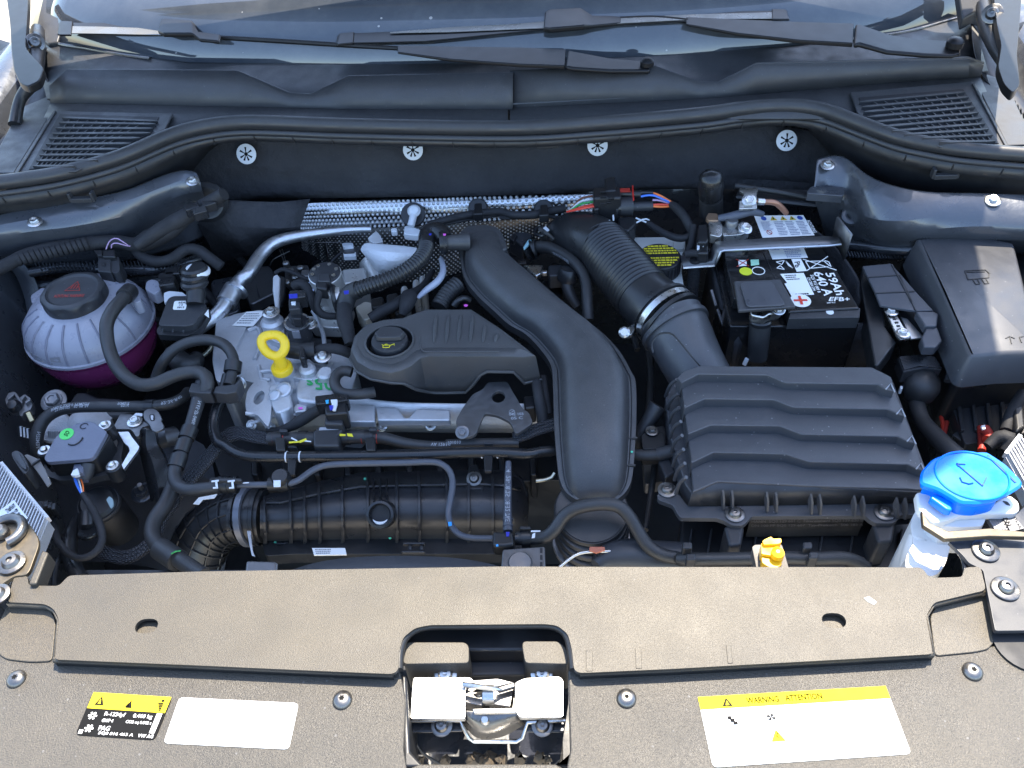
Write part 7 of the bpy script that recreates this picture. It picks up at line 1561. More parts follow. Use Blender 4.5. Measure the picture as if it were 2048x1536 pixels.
for k in range(16):
    a, b_ = 2*math.pi*k/16, 2*math.pi*(k+1)/16; f_ = lambda r, a: quad_at(q, .17+r*math.cos(a), .22+r*1.9*math.sin(a))
    g.add([f_(.055, a), f_(.055, b_), f_(.042, b_), f_(.042, a)], [(0, 1, 2, 3)])
g.add([quad_at(q, .13, .30), quad_at(q, .145, .31), quad_at(q, .21, .14), quad_at(q, .195, .13)], [(0, 1, 2, 3)]); mk('ban_symbol', g, M['red_print'], l1, recalc=False)
l2 = patch('code_label', [(672, 632), (935, 630), (972, 715), (712, 728)], 'white')
q = bq([(672, 632), (935, 630), (972, 715), (712, 728)], .0005)
g = MB(); lines_on(g, sub_quad(q, .42, .05, .95, .95), 6, .5); lines_on(g, sub_quad(q, .05, .05, .38, .35), 2, .5)
mk('label_print', g, surf('pale_blue_print', (.25, .28, .45), .5), l2, recalc=False)
patch('pb_plate', [(850, 725), (920, 722), (965, 812), (890, 818)], 'white')
g = MB(); text_on(g, 'Pb', [bq([(912, 742), (915, 785), (878, 790), (873, 748)], .0005)[k] for k in range(4)]); mk('pb_print', g, M['black_print'], t, recalc=False)
l3 = patch('part_label', [(768, 834), (940, 826), (1018, 985), (852, 995), (800, 905), (820, 900)], 'white')
g = MB(); q = bq([(768, 834), (940, 826), (1018, 985), (852, 995)], .0005); lines_on(g, sub_quad(q, .15, .05, .8, .32), 3, .45); lines_on(g, sub_quad(q, .2, .90, .95, .99), 1, .6); mk('label_print', g, M['black_print'], l3, recalc=False)
def wtext(s_, pts):
    g = MB(); text_on(g, s_, bq(pts, .0003)); return mk('white_print', g, M['white'], t, recalc=False)
# lettering turned a quarter: reads from the left side of the car (TL, TR, BR, BL of the words)
wtext('59Ah', [(1160, 822), (1250, 985), (1178, 990), (1095, 828)])
wtext('640 A', [(1075, 818), (1165, 990), (1090, 996), (1008, 822)])
wtext('5Q5 915 089 B', [(1012, 840), (1068, 970), (1040, 972), (982, 842)])
wtext('12V 280A DIN', [(985, 860), (1032, 955), (1012, 957), (962, 862)])
wtext('EFB+', [(1135, 1003), (1275, 1003), (1280, 1033), (1122, 1033)])
wtext('000 915', [(1110, 1042), (1172, 1040), (1172, 1048), (1110, 1050)])
wtext('ACHTUNG', [(985, 440), (1040, 530), (1015, 535), (960, 440)])
# crossed-out bin
g = MB()
def wl(a, b_, w=.0012): g.bar(bq([a], .0004)[0] if False else V('7', [a], ZP+.0004)[0], V('7', [b_], ZP+.0004)[0], w, .0004)
for a, b_ in (((935, 725), (1180, 805)), ((965, 808), (1118, 705)), ((955, 742), (1090, 738)), ((955, 742), (985, 792)), ((985, 792), (1120, 780)), ((1090, 738), (1130, 775)), ((1095, 735), (1125, 745)), ((1125, 745), (1140, 780))): wl(a, b_)
mk('bin_symbol', g, M['white'], t, recalc=False)
g = MB()                                                 # three chasing arrows
for a, b_, c_ in (((740, 745), (800, 735), (780, 765)), ((810, 738), (860, 790), (830, 770)), ((745, 790), (800, 800), (770, 772))):
    for p, q_ in ((a, b_), (b_, c_), (c_, a)): wl(p, q_, .0011)
mk('recycling_symbol', g, M['white'], t, recalc=False)
pc_ = V('7', [(918, 1028, ZP+.0004)])[0]
pd = mk('plus_disc', MB().lathe([(.0130, 0), (.0130, .0003), (.001, .0003)], pc_, (0, 0, 1), 30), M['white'], t)
g = MB(); g.box(pc_+Vector((0, 0, .0007)), (.017, .0034, .0003)); g.box(pc_+Vector((0, 0, .0008)), (.0034, .017, .0003)); mk('red_plus', g, M['w_red'], pd)
mk('eye_green', MB().lathe([(.0085, 0), (.0085, .0004), (.001, .0004)], V('7', [(518, 815, ZP)])[0], (0, 0, 1), 26), surf('lime_eye', (.62, .66, .03), .4), t)
g = MB(); c_ = V('7', [(610, 810, ZP)])[0]; g.tube([c_+Vector((math.cos(a), math.sin(a), 0))*.0082 for a in [2*math.pi*k/24 for k in range(25)]], .0006, 6); mk('eye_ring', g, M['white'], t)
g = MB(); q = bq([(462, 732), (522, 732), (525, 775), (466, 778)], .0003); g.add(q, [(0, 1, 2, 3)]); mk('pictogram', g, M['white'], t, recalc=False)
g = MB(); q = lift(q, .0003); g.bar(quad_at(q, -.25, 1.1), quad_at(q, 1.25, -.1), .0012, .0003); g.bar(quad_at(q, -.25, -.1), quad_at(q, 1.25, 1.1), .0012, .0003); mk('red_cross', g, M['red_print'], t)
g = MB(); q = bq([(552, 730), (612, 728), (616, 768), (556, 775)], .0003); g.add(q, [(0, 1, 2, 3)]); mk('pictogram', g, surf('mint_print', (.35, .62, .45), .5), t, recalc=False)
# terminals
bp_ = V('7', [(415, 500, .002)])[0]
prism('negative_clamp', [(345, 490), (380, 450), (440, 460), (470, 490), (540, 470), (545, 520), (480, 545), (350, 555)], .006, .012, 'steel', v='7', bev=.003, r=14)
prism('negative_clamp', [(245, 450), (270, 420), (330, 440), (350, 480), (345, 545), (325, 560), (255, 545)], .010, .014, 'steel', v='7', bev=.003, r=10)
mk('negative_post', MB().lathe([(.009, 0), (.0085, .010), (.007, .012), (.001, .012)], V('7', [(410, 490, .004)])[0], (0, 0, 1), 24), M['bracket'], t)
bolt('clamp_nut', V('7', [(510, 500, .006)])[0], (.2, -.3, 1), .0065, M['steel'], t)
prism('copper_tab', [(225, 420), (245, 385), (310, 390), (322, 440), (240, 440)], .012, .006, surf('copper_dull', (.26, .17, .11), .4, metal=.6), v='7', bev=.002, r=8)
prism('copper_foot', [(255, 545), (328, 540), (325, 565), (258, 568)], -.002, .004, 'copper', v='7', bev=.001)
prism('positive_cover', [(432, 885), (770, 870), (885, 1070), (465, 1100)], .010, .005, surf('cover_grey', (.045, .046, .05), .45, grain=.0001), v='7', bev=.0015)
prism('cover_panel', [(475, 910), (500, 893), (700, 885), (720, 900), (805, 1050), (780, 1062), (540, 1070), (520, 1055)], .0125, .0026, surf('cover_inset', (.060, .062, .07), .36), v='7', bev=.0015, r=12)
prism('positive_clamp', [(545, 1100), (690, 1090), (760, 1080), (790, 1095), (760, 1110), (690, 1125), (650, 1150), (560, 1130)], -.004, .014, 'steel', v='7', bev=.003)
bolt('clamp_nut', V('7', [(755, 1092, -.002)])[0], (.1, -.4, 1), .0055, M['steel'], t)
# retaining strap
t = thing('battery_strap', 'grey steel hold-down strap across the battery', 'bracket')
S0 = V('7', [(50, 740, -.022), (270, 730, -.020), (300, 660, -.002), (320, 620, .004), (350, 610, .005), (700, 590, .006), (1120, 575, .006), (1230, 580, .006)])
S1 = V('7', [(60, 785, -.022), (290, 768, -.020), (320, 700, -.002), (335, 665, .004), (360, 658, .005), (720, 640, .006), (1130, 622, .006), (1215, 612, .006)])
S0 = V('7', [(40, 700, -.022), (240, 685, -.022), (272, 630, -.004), (290, 600, .004), (330, 592, .005), (700, 570, .006), (1110, 556, .006), (1200, 565, .006)])
g = MB(); g.grid([S0, S1]); mk('strap', g, M['bracket'], t, solid=.003)
for A in (S1,): mk('strap_edge', MB().tube([p-Vector((0, 0, .001)) for p in A], .0018, 8), M['alu_sm'], t)
g = MB(); F = [V('7', [(1180, 418, .030)])[0], V('7', [(1283, 548, .030)])[0], V('7', [(1230, 730, -.028)])[0], V('7', [(1150, 560, -.020)])[0]]; g.add(F, [(0, 1, 2, 3)]); mk('end_plate', g, M['bracket'], t, solid=.003)
# felt jacket, vent pipe, rods round the battery
t = thing('battery_jacket', 'soft black fabric jacket wrapped around the battery', 'battery cover')
rows = [V('7', [(240, 680, -.04), (400, 1215, -.045), (560, 1225, -.045), (720, 1222, -.045), (900, 1232, -.045), (1150, 1225, -.045), (1360, 1200, -.045), (1470, 1195, -.045)])]
rows.append([p+Vector((.002, -.004, -.02)) for p in rows[0]]); rows.append([p+Vector((.006*math.sin(i*2), -.004, -.11)) for i, p in enumerate(rows[0])])
g = MB(); g.grid([cat(r, 5) for r in rows]); mk('front', g, M['felt'], t, solid=.004)
rows = [V('7', [(948, 440, -.03), (1180, 640, -.03), (1340, 860, -.035), (1365, 1000, -.04), (1470, 1195, -.045)])]; rows.append([p+Vector((.004, 0, -.12)) for p in rows[0]])
g = MB(); g.grid([cat(r, 5) for r in rows]); mk('side', g, M['felt'], t, solid=.004)
for a, b_ in (((265, 950, -.045), (300, 1070, -.055)), ((310, 1090, -.055), (365, 1250, -.07))): mk('grey_edge', MB().bar(V('7', [a])[0], V('7', [b_])[0], .004, .004), M['bracket'], t, bevel=.001)
for nm, top_, z, bot_, zb, w, lab in (('threaded_rod', (148, 735), -.020, (120, 1010), -.085, 22, 'black ribbed rod with round cap left of the battery'), ('cable_boot', (625, 1180), -.022, (600, 1450), -.075, 42, 'black rubber terminal boot in front of the battery')):
    tt = thing(nm, lab, 'rod' if nm == 'threaded_rod' else 'boot')
    P = V('7', [(*top_, z), ((top_[0]*.5+bot_[0]*.5), (top_[1]+bot_[1])/2, (z+zb)/2), (*bot_, zb)])
    pipe('shaft', M['plastic' if w < 30 else 'rubber'], P, [w, w*.98, w*.92], tt, seg=24, smooth=False)
    c_ = P[0]; d_ = (P[0]-P[1]).normalized()
    mk('cap', MB().lathe([(PX(w, c_)*.50, -.004), (PX(w, c_)*.53, .001), (PX(w, c_)*.48, .003), (.001, .003)], c_, d_, 24), M['plastic_gl'], tt)
    if w < 30:
        for k in range(16): p = P[0].lerp(P[2], .18+k*.05); mk('thread', MB().lathe([(PX(w*.36, p), -.001), (PX(w*.56, p), 0), (PX(w*.36, p), .001)], p, d_, 18), M['plastic'], tt)
tag(mk('white_pin', MB().bar(V('7', [(528, 1450, -.07)])[0], V('7', [(505, 1500, -.08)])[0], .005, .004), M['white_pl'], None, bevel=.001), 'small white pin between battery boot and filter box', 'pin')
tag(mk('latch_pin', MB().bar(V('7', [(1435, 1290, -.05)])[0], V('7', [(1480, 1390, -.06)])[0], .003, .004), M['steel'], None, bevel=.001), 'short bright metal pin right of the battery jacket', 'pin')
# earth point and cable
t = thing('earth_point', 'zinc earth terminal bracket with copper strap behind the battery', 'terminal')
prism('bracket', [(470, 205), (600, 200), (608, 215), (598, 250), (600, 290), (600, 350), (468, 355), (470, 300), (500, 290), (500, 240), (472, 225)], .030, .004, 'steel', v='7', bev=.001)
bolt('bolt', V('7', [(540, 298, .032)])[0], (0, -.5, .8), .0062, M['steel'], t)
pipe('copper_strap', M['copper'], V('7', [(590, 300, .030), (650, 305, .028), (730, 312, .024), (780, 350, .014), (815, 390, .004)]), [8, 11, 12, 12, 11], t, seg=10)
band('crimp', M['steel'], V('7', [(600, 302, .030), (650, 306, .028)]), 14, t)
tag(pipe('earth_cable', surf('slate_cable', (.06, .068, .09), .5), V('7', [(320, 425, .012), (400, 415, .016), (480, 395, .018), (560, 378, .018), (640, 395, .010)]), [13, 17, 18, 16, 12]), 'slate blue cable from the battery clamp to the earth point', 'cable')
t = thing('breather_pipe', 'glossy black upright breather pipe behind the battery', 'pipe')
pipe('pipe', M['plastic_gl'], V('7', [(265, 110, .055), (262, 180, .040), (262, 260, .020)]), [42, 50, 47], t, seg=26)
band('sleeve', M['rubber'], V('7', [(262, 275, .016), (265, 390, -.015)]), 47, t, seg=26)
mk('cover_top', MB().lathe([(.017, -.006), (.016, 0), (.011, .005), (.001, .007)], V('7', [(265, 112, .056)])[0], (0, .2, 1), 24), M['plastic_gl'], t)
t = thing('battery_sensor', 'black battery sensor plug with white tab beside the strap', 'connector')
prism('plug', [(170, 470), (240, 462), (250, 560), (240, 600), (165, 600)], .004, .03, 'plastic_dk', v='7', bev=.003)
prism('lower_plug', [(160, 590), (245, 580), (250, 680), (165, 680)], -.004, .02, 'plastic_gl', v='7', bev=.003)
prism('white_tab', [(162, 600), (182, 600), (180, 645), (162, 650)], -.002, .003, 'white_pl', v='7', bev=.0006)
prism('white_tab', [(200, 605), (225, 603), (225, 625), (203, 627)], -.002, .003, 'white_pl', v='7', bev=.0006)
pipe('lead', M['loom'], V('7', [(80, 690, -.014), (130, 680, -.010), (190, 690, -.010), (240, 660, -.012)]), [16, 15, 14, 12], t, seg=10)

# ================================================================ fuse box and cable distributor
t = thing('fuse_box', 'large black fuse box lid at the right edge', 'fuse box')
FT = V('8', rounded([(700, 352), (940, 335), (1230, 345), (1420, 380), (1520, 780), (1640, 1180), (1360, 1190), (1100, 1218), (1080, 1190), (880, 720)], 26), .004)
mk('lid', MB().loft([offset(FT, .005), [p-Vector((0, 0, .001)) for p in offset(FT, .0025)], [p-Vector((0, 0, .0035)) for p in FT], [p-Vector((0, 0, .045)) for p in offset(FT, -.006)]]), M['filter'], t, angle=50)
FB = V('8', rounded([(640, 400), (900, 900), (1010, 1300), (1060, 1330), (1300, 1300), (1700, 1260), (1700, 500), (1400, 380)], 20), -.046)
mk('tray', MB().slab(FB, .10), M['plastic_dk'], t, bevel=.004)
mk('tray_edge', MB().tube(V('8', [(620, 460, -.035), (700, 620, -.038), (790, 800, -.042), (880, 980, -.046), (930, 1090, -.048), (930, 1140, -.050), (965, 1230, -.052), (960, 1300, -.054), (930, 1400, -.06)]), .004, 10), M['plastic'], t)
mk('front_latch', MB().slab(V('8', [(1040, 1410), (1230, 1405), (1230, 1420), (1045, 1428)], -.05), .006), M['plastic_gl'], t, bevel=.001)
g = MB(); q_ = lambda *p: V('8', p, .0046)                # embossed terminal pictogram
for a, b_ in (((1060, 590), (1085, 655)), ((1060, 590), (1210, 583)), ((1210, 583), (1240, 610)), ((1240, 610), (1235, 640)), ((1085, 655), (1235, 640)), ((1072, 600), (1205, 597)), ((1120, 655), (1140, 688)), ((1140, 688), (1170, 686)), ((1170, 686), (1155, 655)), ((1185, 652), (1205, 685)), ((1205, 685), (1235, 682)), ((1235, 682), (1215, 650))):
    p0, p1 = q_(a, b_); g.bar(p0, p1, .0012, .0008)
mk('embossed_symbol', g, M['plastic_dk'], t)
g = MB()
for a, b_ in (((1358, 1085), (1385, 1070)), ((1385, 1070), (1425, 1085)), ((1390, 1075), (1402, 1125)), ((1460, 1075), (1490, 1070)), ((1460, 1075), (1475, 1115))):
    p0, p1 = q_(a, b_); g.bar(p0, p1, .0010, .0008)
mk('embossed_mark', g, M['plastic_dk'], t)
mk('corner_latch', MB().slab(V('8', [(1280, 1300), (1310, 1290), (1420, 1320), (1410, 1345), (1310, 1345)], -.03), .012), M['filter'], t, bevel=.002)
mk('side_bracket', MB().slab(V('8', [(1350, 1195), (1400, 1190), (1560, 1250), (1560, 1285), (1410, 1285)], -.020), .02), M['plastic'], t, bevel=.002)
t = thing('terminal_cover', 'hinged angular grey cover over the cable terminal strip', 'terminal cover')
prism('top', [(310, 555), (520, 535), (600, 625), (700, 740), (830, 880), (700, 882), (440, 842), (400, 740)], -.012, .004, surf('tc_grey', (.05, .053, .062), .42, grain=.0001), v='8', bev=.0012)
prism('arm', [(700, 885), (832, 885), (870, 905), (855, 995), (768, 995)], -.012, .012, bpy.data.materials['tc_grey'], v='8', bev=.002)
prism('arm_end', [(740, 1085), (780, 1000), (860, 1000), (895, 1100), (850, 1150), (760, 1148)], -.016, .014, bpy.data.materials['tc_grey'], v='8', bev=.002)
for a, b_ in (((345, 640), (590, 622)), ((405, 755), (690, 742)), ((525, 545), (670, 820)), ((580, 620), (700, 880))): mk('ridge', MB().bar(V('8', [a], -.0115)[0], V('8', [b_], -.0115)[0], .0016, .0016), M['plastic'], t)
prism('side_wall', [(310, 558), (440, 845), (470, 855), (480, 1000), (560, 1110), (430, 1280), (400, 1280), (300, 700)], -.030, .03, 'plastic_dk', v='8', bev=.003)
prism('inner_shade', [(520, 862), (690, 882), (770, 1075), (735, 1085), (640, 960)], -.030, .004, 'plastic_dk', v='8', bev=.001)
prism('busbar', [(468, 860), (535, 865), (660, 1080), (590, 1092), (560, 1060)], -.022, .004, 'steel', v='8', bev=.001)
prism('busbar_plate', [(590, 925), (640, 940), (760, 1075), (665, 1088)], -.028, .003, 'alu_sm', v='8', bev=.001)
for x, y in ((520, 890), (605, 1050)): bolt('nut', V('8', [(x, y, -.020)])[0], (0, 0, 1), .0055, M['steel'], t)
for x, y in ((545, 942), (560, 968), (572, 993), (585, 1018)): prism('slot', [(x-13, y-6), (x+13, y-6), (x+15, y+5), (x-11, y+5)], -.0214, .0006, 'void', v='8', bev=0)
t = thing('ribbed_cap', 'fan shaped ribbed black cable cap with round ball below the terminal cover', 'cable cap')
prism('fan', [(570, 1225), (630, 1210), (830, 1220), (895, 1310), (760, 1300), (610, 1330)], -.050, .02, 'plastic', v='8', bev=.002)
for k in range(9): mk('rib', MB().tube(V('8', [(580+4*k, 1225+11*k, -.0495), (720, 1212+9*k, -.0485), (840+6*k, 1225+9.5*k, -.0495)]), .0012, 6), M['plastic_gl'], t)
mk('ball', MB().lathe([(.016, -.030), (.021, -.020), (.0225, -.008), (.020, .003), (.012, .010), (.001, .012)], V('8', [(755, 1400, -.066)])[0], (0, -.1, 1), 28), M['rubber'], t)
for x, y in ((595, 1440), (845, 1440)): prism('lug', [(x-10, y-10), (x+12, y-10), (x+12, y+12), (x-10, y+12)], -.07, .01, 'white_pl', v='8', bev=.001)
tag(pipe('corrugated_lead', M['rubber'], V('e', [(360, 60, -.09), (370, 150, -.09), (400, 230, -.09), (470, 310, -.085), (560, 400, -.08), (640, 470, -.08)]), [30, 32, 32, 36, 40, 44]), 'thick black cable sleeve running from the ribbed cap to the washer filler', 'cable')

# ================================================================ air filter box
t = thing('air_filter_box', 'big stepped charcoal air filter box lid at the right', 'air filter box')
# each terrace: front edge polyline in the enlargement; height falls towards the front
back = [(375, 118), (425, 72), (520, 38), (1660, 45), (1730, 78), (1795, 112)]
fronts = [[(1815, 205), (1755, 192), (1705, 160), (1110, 150), (1090, 148), (975, 98), (520, 92), (405, 150)],
          [(1885, 370), (1830, 352), (1775, 325), (1160, 312), (1140, 310), (1018, 262), (560, 256), (425, 318)],
          [(1955, 550), (1895, 535), (1840, 505), (1215, 490), (1195, 488), (1056, 436), (600, 430), (448, 490)],
          [(2010, 735), (1960, 715), (1905, 690), (1260, 672), (1245, 670), (1092, 622), (620, 610), (472, 680)],
          [(2075, 870), (2040, 862), (1900, 850), (1300, 832), (1250, 830), (1100, 822), (645, 803), (482, 872)]]
zt = [-.012, -.021, -.030, -.039, -.048]
for k in range(5):
    A = [G(*vp('d', x, y), zt[0]-.004-.0006*k) for x, y in back] if k == 0 else [G(*vp('d', x, y), zt[k-1]-.0145) for x, y in fronts[k-1][::-1]]
    A = A if k == 0 else [p+Vector((0, .010, 0)) for p in A]
    z = zt[k]; B = [G(*vp('d', x, y), z) for x, y in fronts[k]]
    P = A+B
    g = MB(); g.loft([P, [Vector((p.x, p.y, p.z-(.026 if k < 4 else .007))) for p in P]]); mk('terrace', g, M['filter'], t, bevel=.0016)
for x, y, k in ((1785, 185, 0), (1855, 350, 1), (1925, 530, 2), (1985, 712, 3)):
    P = V('d', [(x-28, y+8), (x+4, y-30), (x+30, y+26)], zt[k]+.0006); mk('corner_mark', MB().tube(P, .0009, 6), M['hose_print'], t)
low_t = [(300, 250), (360, 130), (1800, 120), (2080, 870), (2080, 880), (640, 840), (480, 890), (430, 820), (330, 500)]
mk('upper_body', MB().slab(V('d', low_t, -.066), .03), M['filter'], t, bevel=.004)
g = MB(); g.grid([V('d', [(478, 885), (560, 845), (645, 815), (1100, 834), (1300, 842), (2078, 880)], -.0505), V('d', [(452, 966), (545, 965), (640, 964), (1100, 958), (1300, 955), (2092, 942)], -.0768)]); mk('front_wall', g, M['plastic'], t, solid=.003)
rimp = [(245, 905), (262, 850), (310, 835), (360, 860), (400, 900), (450, 965), (1960, 945), (2090, 940), (2090, 1020), (1850, 1025), (1830, 1060), (1800, 1080), (1690, 1078), (1650, 1055), (1620, 1028), (870, 1032), (830, 1080), (800, 1095), (740, 1092), (690, 1062), (640, 1045), (400, 1042), (375, 1010), (350, 960), (255, 925)]
mk('rim', MB().slab(V('d', rounded(rimp, 14, 3), -.078), .007), M['filter'], t, bevel=.0014)
for x, y in ((312, 862), (758, 1022), (1745, 1010)): bolt('screw', V('d', [(x, y, -.0775)])[0], (0, 0, 1), .0068, M['steel_dk'], t, 'torx')
for x in (680, 740, 970, 1030, 1262, 1320, 1548, 1605, 1828, 1885):
    yt = 850+(x-680)*.043
    a, b_ = V('d', [(x, yt+8, -.051)])[0], V('d', [(x+6, yt+140, -.0755)])[0]
    g = MB(); w = Vector((.0011, 0, 0)); g.loft([[a-w, a+w, a+w-Vector((0, 0, .012)), a-w-Vector((0, 0, .012))], [a.lerp(b_, .5)-w+Vector((0, -.002, .004)), a.lerp(b_, .5)+w+Vector((0, -.002, .004)), a.lerp(b_, .5)+w-Vector((0, 0, .01)), a.lerp(b_, .5)-w-Vector((0, 0, .01))], [b_-w, b_+w, b_+w-Vector((0, 0, .004)), b_-w-Vector((0, 0, .004))]]); mk('rib', g, M['filter'], t)
for k in range(8):                                       # curved ribs on the left flank
    y = 130+k*92; P = V('d', [(375+k*9, y, -.030), (330+k*9, y+40, -.045), (300+k*10, y+110, -.070)]); mk('side_rib', MB().tube(cat(P, 4), .0022, 8), M['filter'], t)
lbx = [(400, 1050), (860, 1050), (1620, 1040), (1700, 1080), (2050, 1060), (2060, 1400), (380, 1400)]
mk('lower_box', MB().slab(V('d', lbx, -.128), .06), M['plastic_dk'], t, bevel=.004)
mk('text_panel', MB().slab(V('d', [(862, 1030), (1620, 1022), (1620, 1040), (862, 1048)], -.0865), .035), M['plastic_dk'], t)
yw = V('d', [(1240, 1044)], -.0865)[0].y-.0012
q = [GY(*vp('d', *p), yw) for p in ((868, 1058), (1606, 1048), (1606, 1104), (868, 1110))]
g = MB(); text_on(g, 'MANN  5Q0 129 601 C  Filterelement 5Q0 129 620 B', sub_quad(q, 0, .0, 1, .42)); text_on(g, 'DN 100 PP 5Q0 129 607  Typ-Prüfzeich  500 183 A', sub_quad(q, 0, .55, 1, .95)); mk('moulded_text', g, surf('moulded_grey', (.07, .07, .074), .5), t, recalc=False)
for x in (470, 600, 900, 1060, 1340, 1540, 1690, 1860): mk('box_rib', MB().slab(V('d', [(x, 1112), (x+14, 1112), (x-30, 1380), (x-44, 1380)], -.122), .02), M['plastic'], t, bevel=.001)
for x, y, w in ((755, 1110, 70), (1745, 1090, 80)): prism('screw_tower', [(x-w, y-20), (x+w, y-20), (x+w*.7, y+110), (x-w*.5, y+120)], -.084, .05, 'plastic', v='d', bev=.004)
# hose stub left of the box
t = thing('box_drain_hose', 'short black hose stub plugged into the filter box side', 'hose')
pipe('hose', M['rubber'], V('d', [(100, 625, -.09), (180, 630, -.088), (260, 625, -.086)]), [24, 24, 24], t)
band('elbow', M['plastic'], V('d', [(245, 625, -.086), (350, 600, -.082)]), 28, t, seg=20)
prism('bracket', [(250, 660), (330, 640), (370, 740), (300, 780)], -.09, .02, 'plastic', v='d', bev=.003)
tag(pipe('side_pipe', M['plastic'], V('d', [(250, 300, -.07), (190, 400, -.085), (130, 500, -.10), (110, 600, -.12)]), [36, 30, 26, 24]), 'dark pipe between the wide duct and the filter box', 'pipe')
prism_par = thing('filter_bracket', 'dark bracket with small bolt beside the filter box flank', 'bracket'); t = prism_par
prism('plate', [(140, 500), (200, 450), (290, 480), (300, 580), (150, 590)], -.08, .03, 'plastic_dk', v='d', bev=.004, r=14)
bolt('bolt', V('d', [(212, 470, -.078)])[0], (0, 0, 1), .005, M['steel_dk'], t)

# ================================================================ yellow hook and holder
t = thing('yellow_hook', 'bright yellow plastic hook clip behind the front panel', 'clip')
hk = [(940, 1195), (965, 1180), (1000, 1165), (1010, 1180), (1065, 1178), (1068, 1205), (1045, 1215), (950, 1218)]
prism('top', hk, .006, .010, 'clipyellow', v='d', bev=.002, r=8)
prism('body', [(932, 1210), (1050, 1215), (1055, 1270), (1090, 1275), (1088, 1290), (1050, 1300), (935, 1280)], .002, .012, 'clipyellow', v='d', bev=.002, r=8)
prism('foot', [(935, 1300), (1000, 1310), (1065, 1300), (1070, 1350), (1040, 1370), (985, 1368), (940, 1340)], -.002, .012, 'clipyellow', v='d', bev=.003, r=10)
mk('pin', MB().lathe([(.006, -.004), (.006, .003), (.003, .005), (.001, .005)], V('d', [(1040, 1280, .004)])[0], (0, -.1, 1), 14), M['clipyellow'], t)
tag(mk('hook_holder', MB().slab(V('d', rounded([(872, 1235), (890, 1220), (1070, 1218), (1120, 1390), (905, 1390)], 12, 3), -.012), .012), surf('holder_taupe', (.10, .09, .078), .6, grain=.0003, dust=.3), None, bevel=.002), 'taupe plastic tongue under the yellow hook', 'holder')

# ================================================================ washer fluid filler
t = thing('washer_reservoir', 'white washer fluid filler neck with bright blue cap', 'washer filler')
CT = [(20, 0)]
capo = V('k', rounded([(-180, 930), (-170, 820), (-60, 700), (40, 665), (200, 648), (400, 640), (440, 650), (600, 755), (748, 905), (748, 950), (640, 1020), (480, 1090), (350, 1110), (190, 1105), (100, 1050), (-20, 980)], 40), .028)
cz = mk('cap', MB().loft([offset(capo, .002), [p-Vector((0, 0, .0025)) for p in capo], [p-Vector((0, 0, .009)) for p in offset(capo, .002)]]), M['blue'], t, bevel=.001)
mk('cap_skirt', MB().slab(V('k', rounded([(-150, 940), (-60, 960), (60, 1060), (180, 1130), (330, 1140), (480, 1110), (520, 1090), (500, 1000), (0, 800)], 30), .0185), .016), M['blue'], t, bevel=.003)
mk('cap_tab', MB().slab(V('k', [(-60, 1020), (120, 1090), (110, 1180), (60, 1170), (-90, 1060)], .018), .010), M['blue'], t, bevel=.002)
c_ = V('k', [(290, 860, .0285)])[0]
mk('cap_ring', MB().tube([c_+Vector((math.cos(a)*.034, math.sin(a)*.030, 0)) for a in [2*math.pi*k/40 for k in range(41)]], .0011, 8), M['blue'], t)
mk('cap_slot', MB().bar(V('k', [(430, 680, .0286)])[0], V('k', [(685, 925, .0286)])[0], .0022, .0008), surf('deep_blue', (.001, .07, .50), .3), t)
g = MB()
for a, b_ in (((150, 755), (385, 955)), ((385, 955), (420, 880)), ((150, 755), (170, 780)), ((150, 755), (230, 760))): g.bar(V('k', [a], .0287)[0], V('k', [b_], .0287)[0], .0012, .0008)
P = V('k', [(180, 880, .0287), (200, 920, .0287), (260, 938, .0287), (300, 930, .0287)]); g.tube(P, .0007, 5)
mk('cap_symbol', g, bpy.data.materials['deep_blue'], t)
neck = surf('milky_neck', (.72, .73, .72), .38, var=.06)
mk('collar', MB().slab(V('k', rounded([(-220, 1010), (-100, 1000), (50, 1080), (200, 1150), (420, 1150), (560, 1060), (640, 1035), (720, 1100), (728, 1170), (680, 1205), (430, 1205), (200, 1215), (20, 1280), (-60, 1290), (-200, 1150)], 30), .004), .012), neck, t, bevel=.003)
mk('collar_hole', MB().slab(V('k', rounded([(565, 1090), (610, 1098), (640, 1135), (600, 1125)], 10), .0046), .001), M['void'], t)
mk('throat', MB().loft([V('k', rounded([(-120, 1180), (80, 1270), (200, 1215), (430, 1205), (400, 1290), (380, 1320), (200, 1330), (20, 1320)], 20), -.006), [p+Vector((.0, -.008, -.035)) for p in V('k', rounded([(-100, 1200), (80, 1280), (200, 1225), (400, 1215), (380, 1290), (360, 1310), (200, 1320), (20, 1310)], 20), -.006)]]), neck, t, bevel=.004)
body = [(330, 800), (345, 740), (385, 690), (420, 800), (560, 880), (540, 960), (520, 1020), (480, 1070), (430, 1080), (400, 1040), (300, 1030), (310, 960), (350, 890)]
mk('body', MB().slab(V('e', rounded(body, 26), -.030), .10), neck, t, bevel=.010, seg=3)
pipe('side_channel', neck, V('e', [(380, 860, -.035), (360, 930, -.045), (345, 1010, -.06), (340, 1080, -.08)]), [40, 46, 50, 50], t, seg=18)
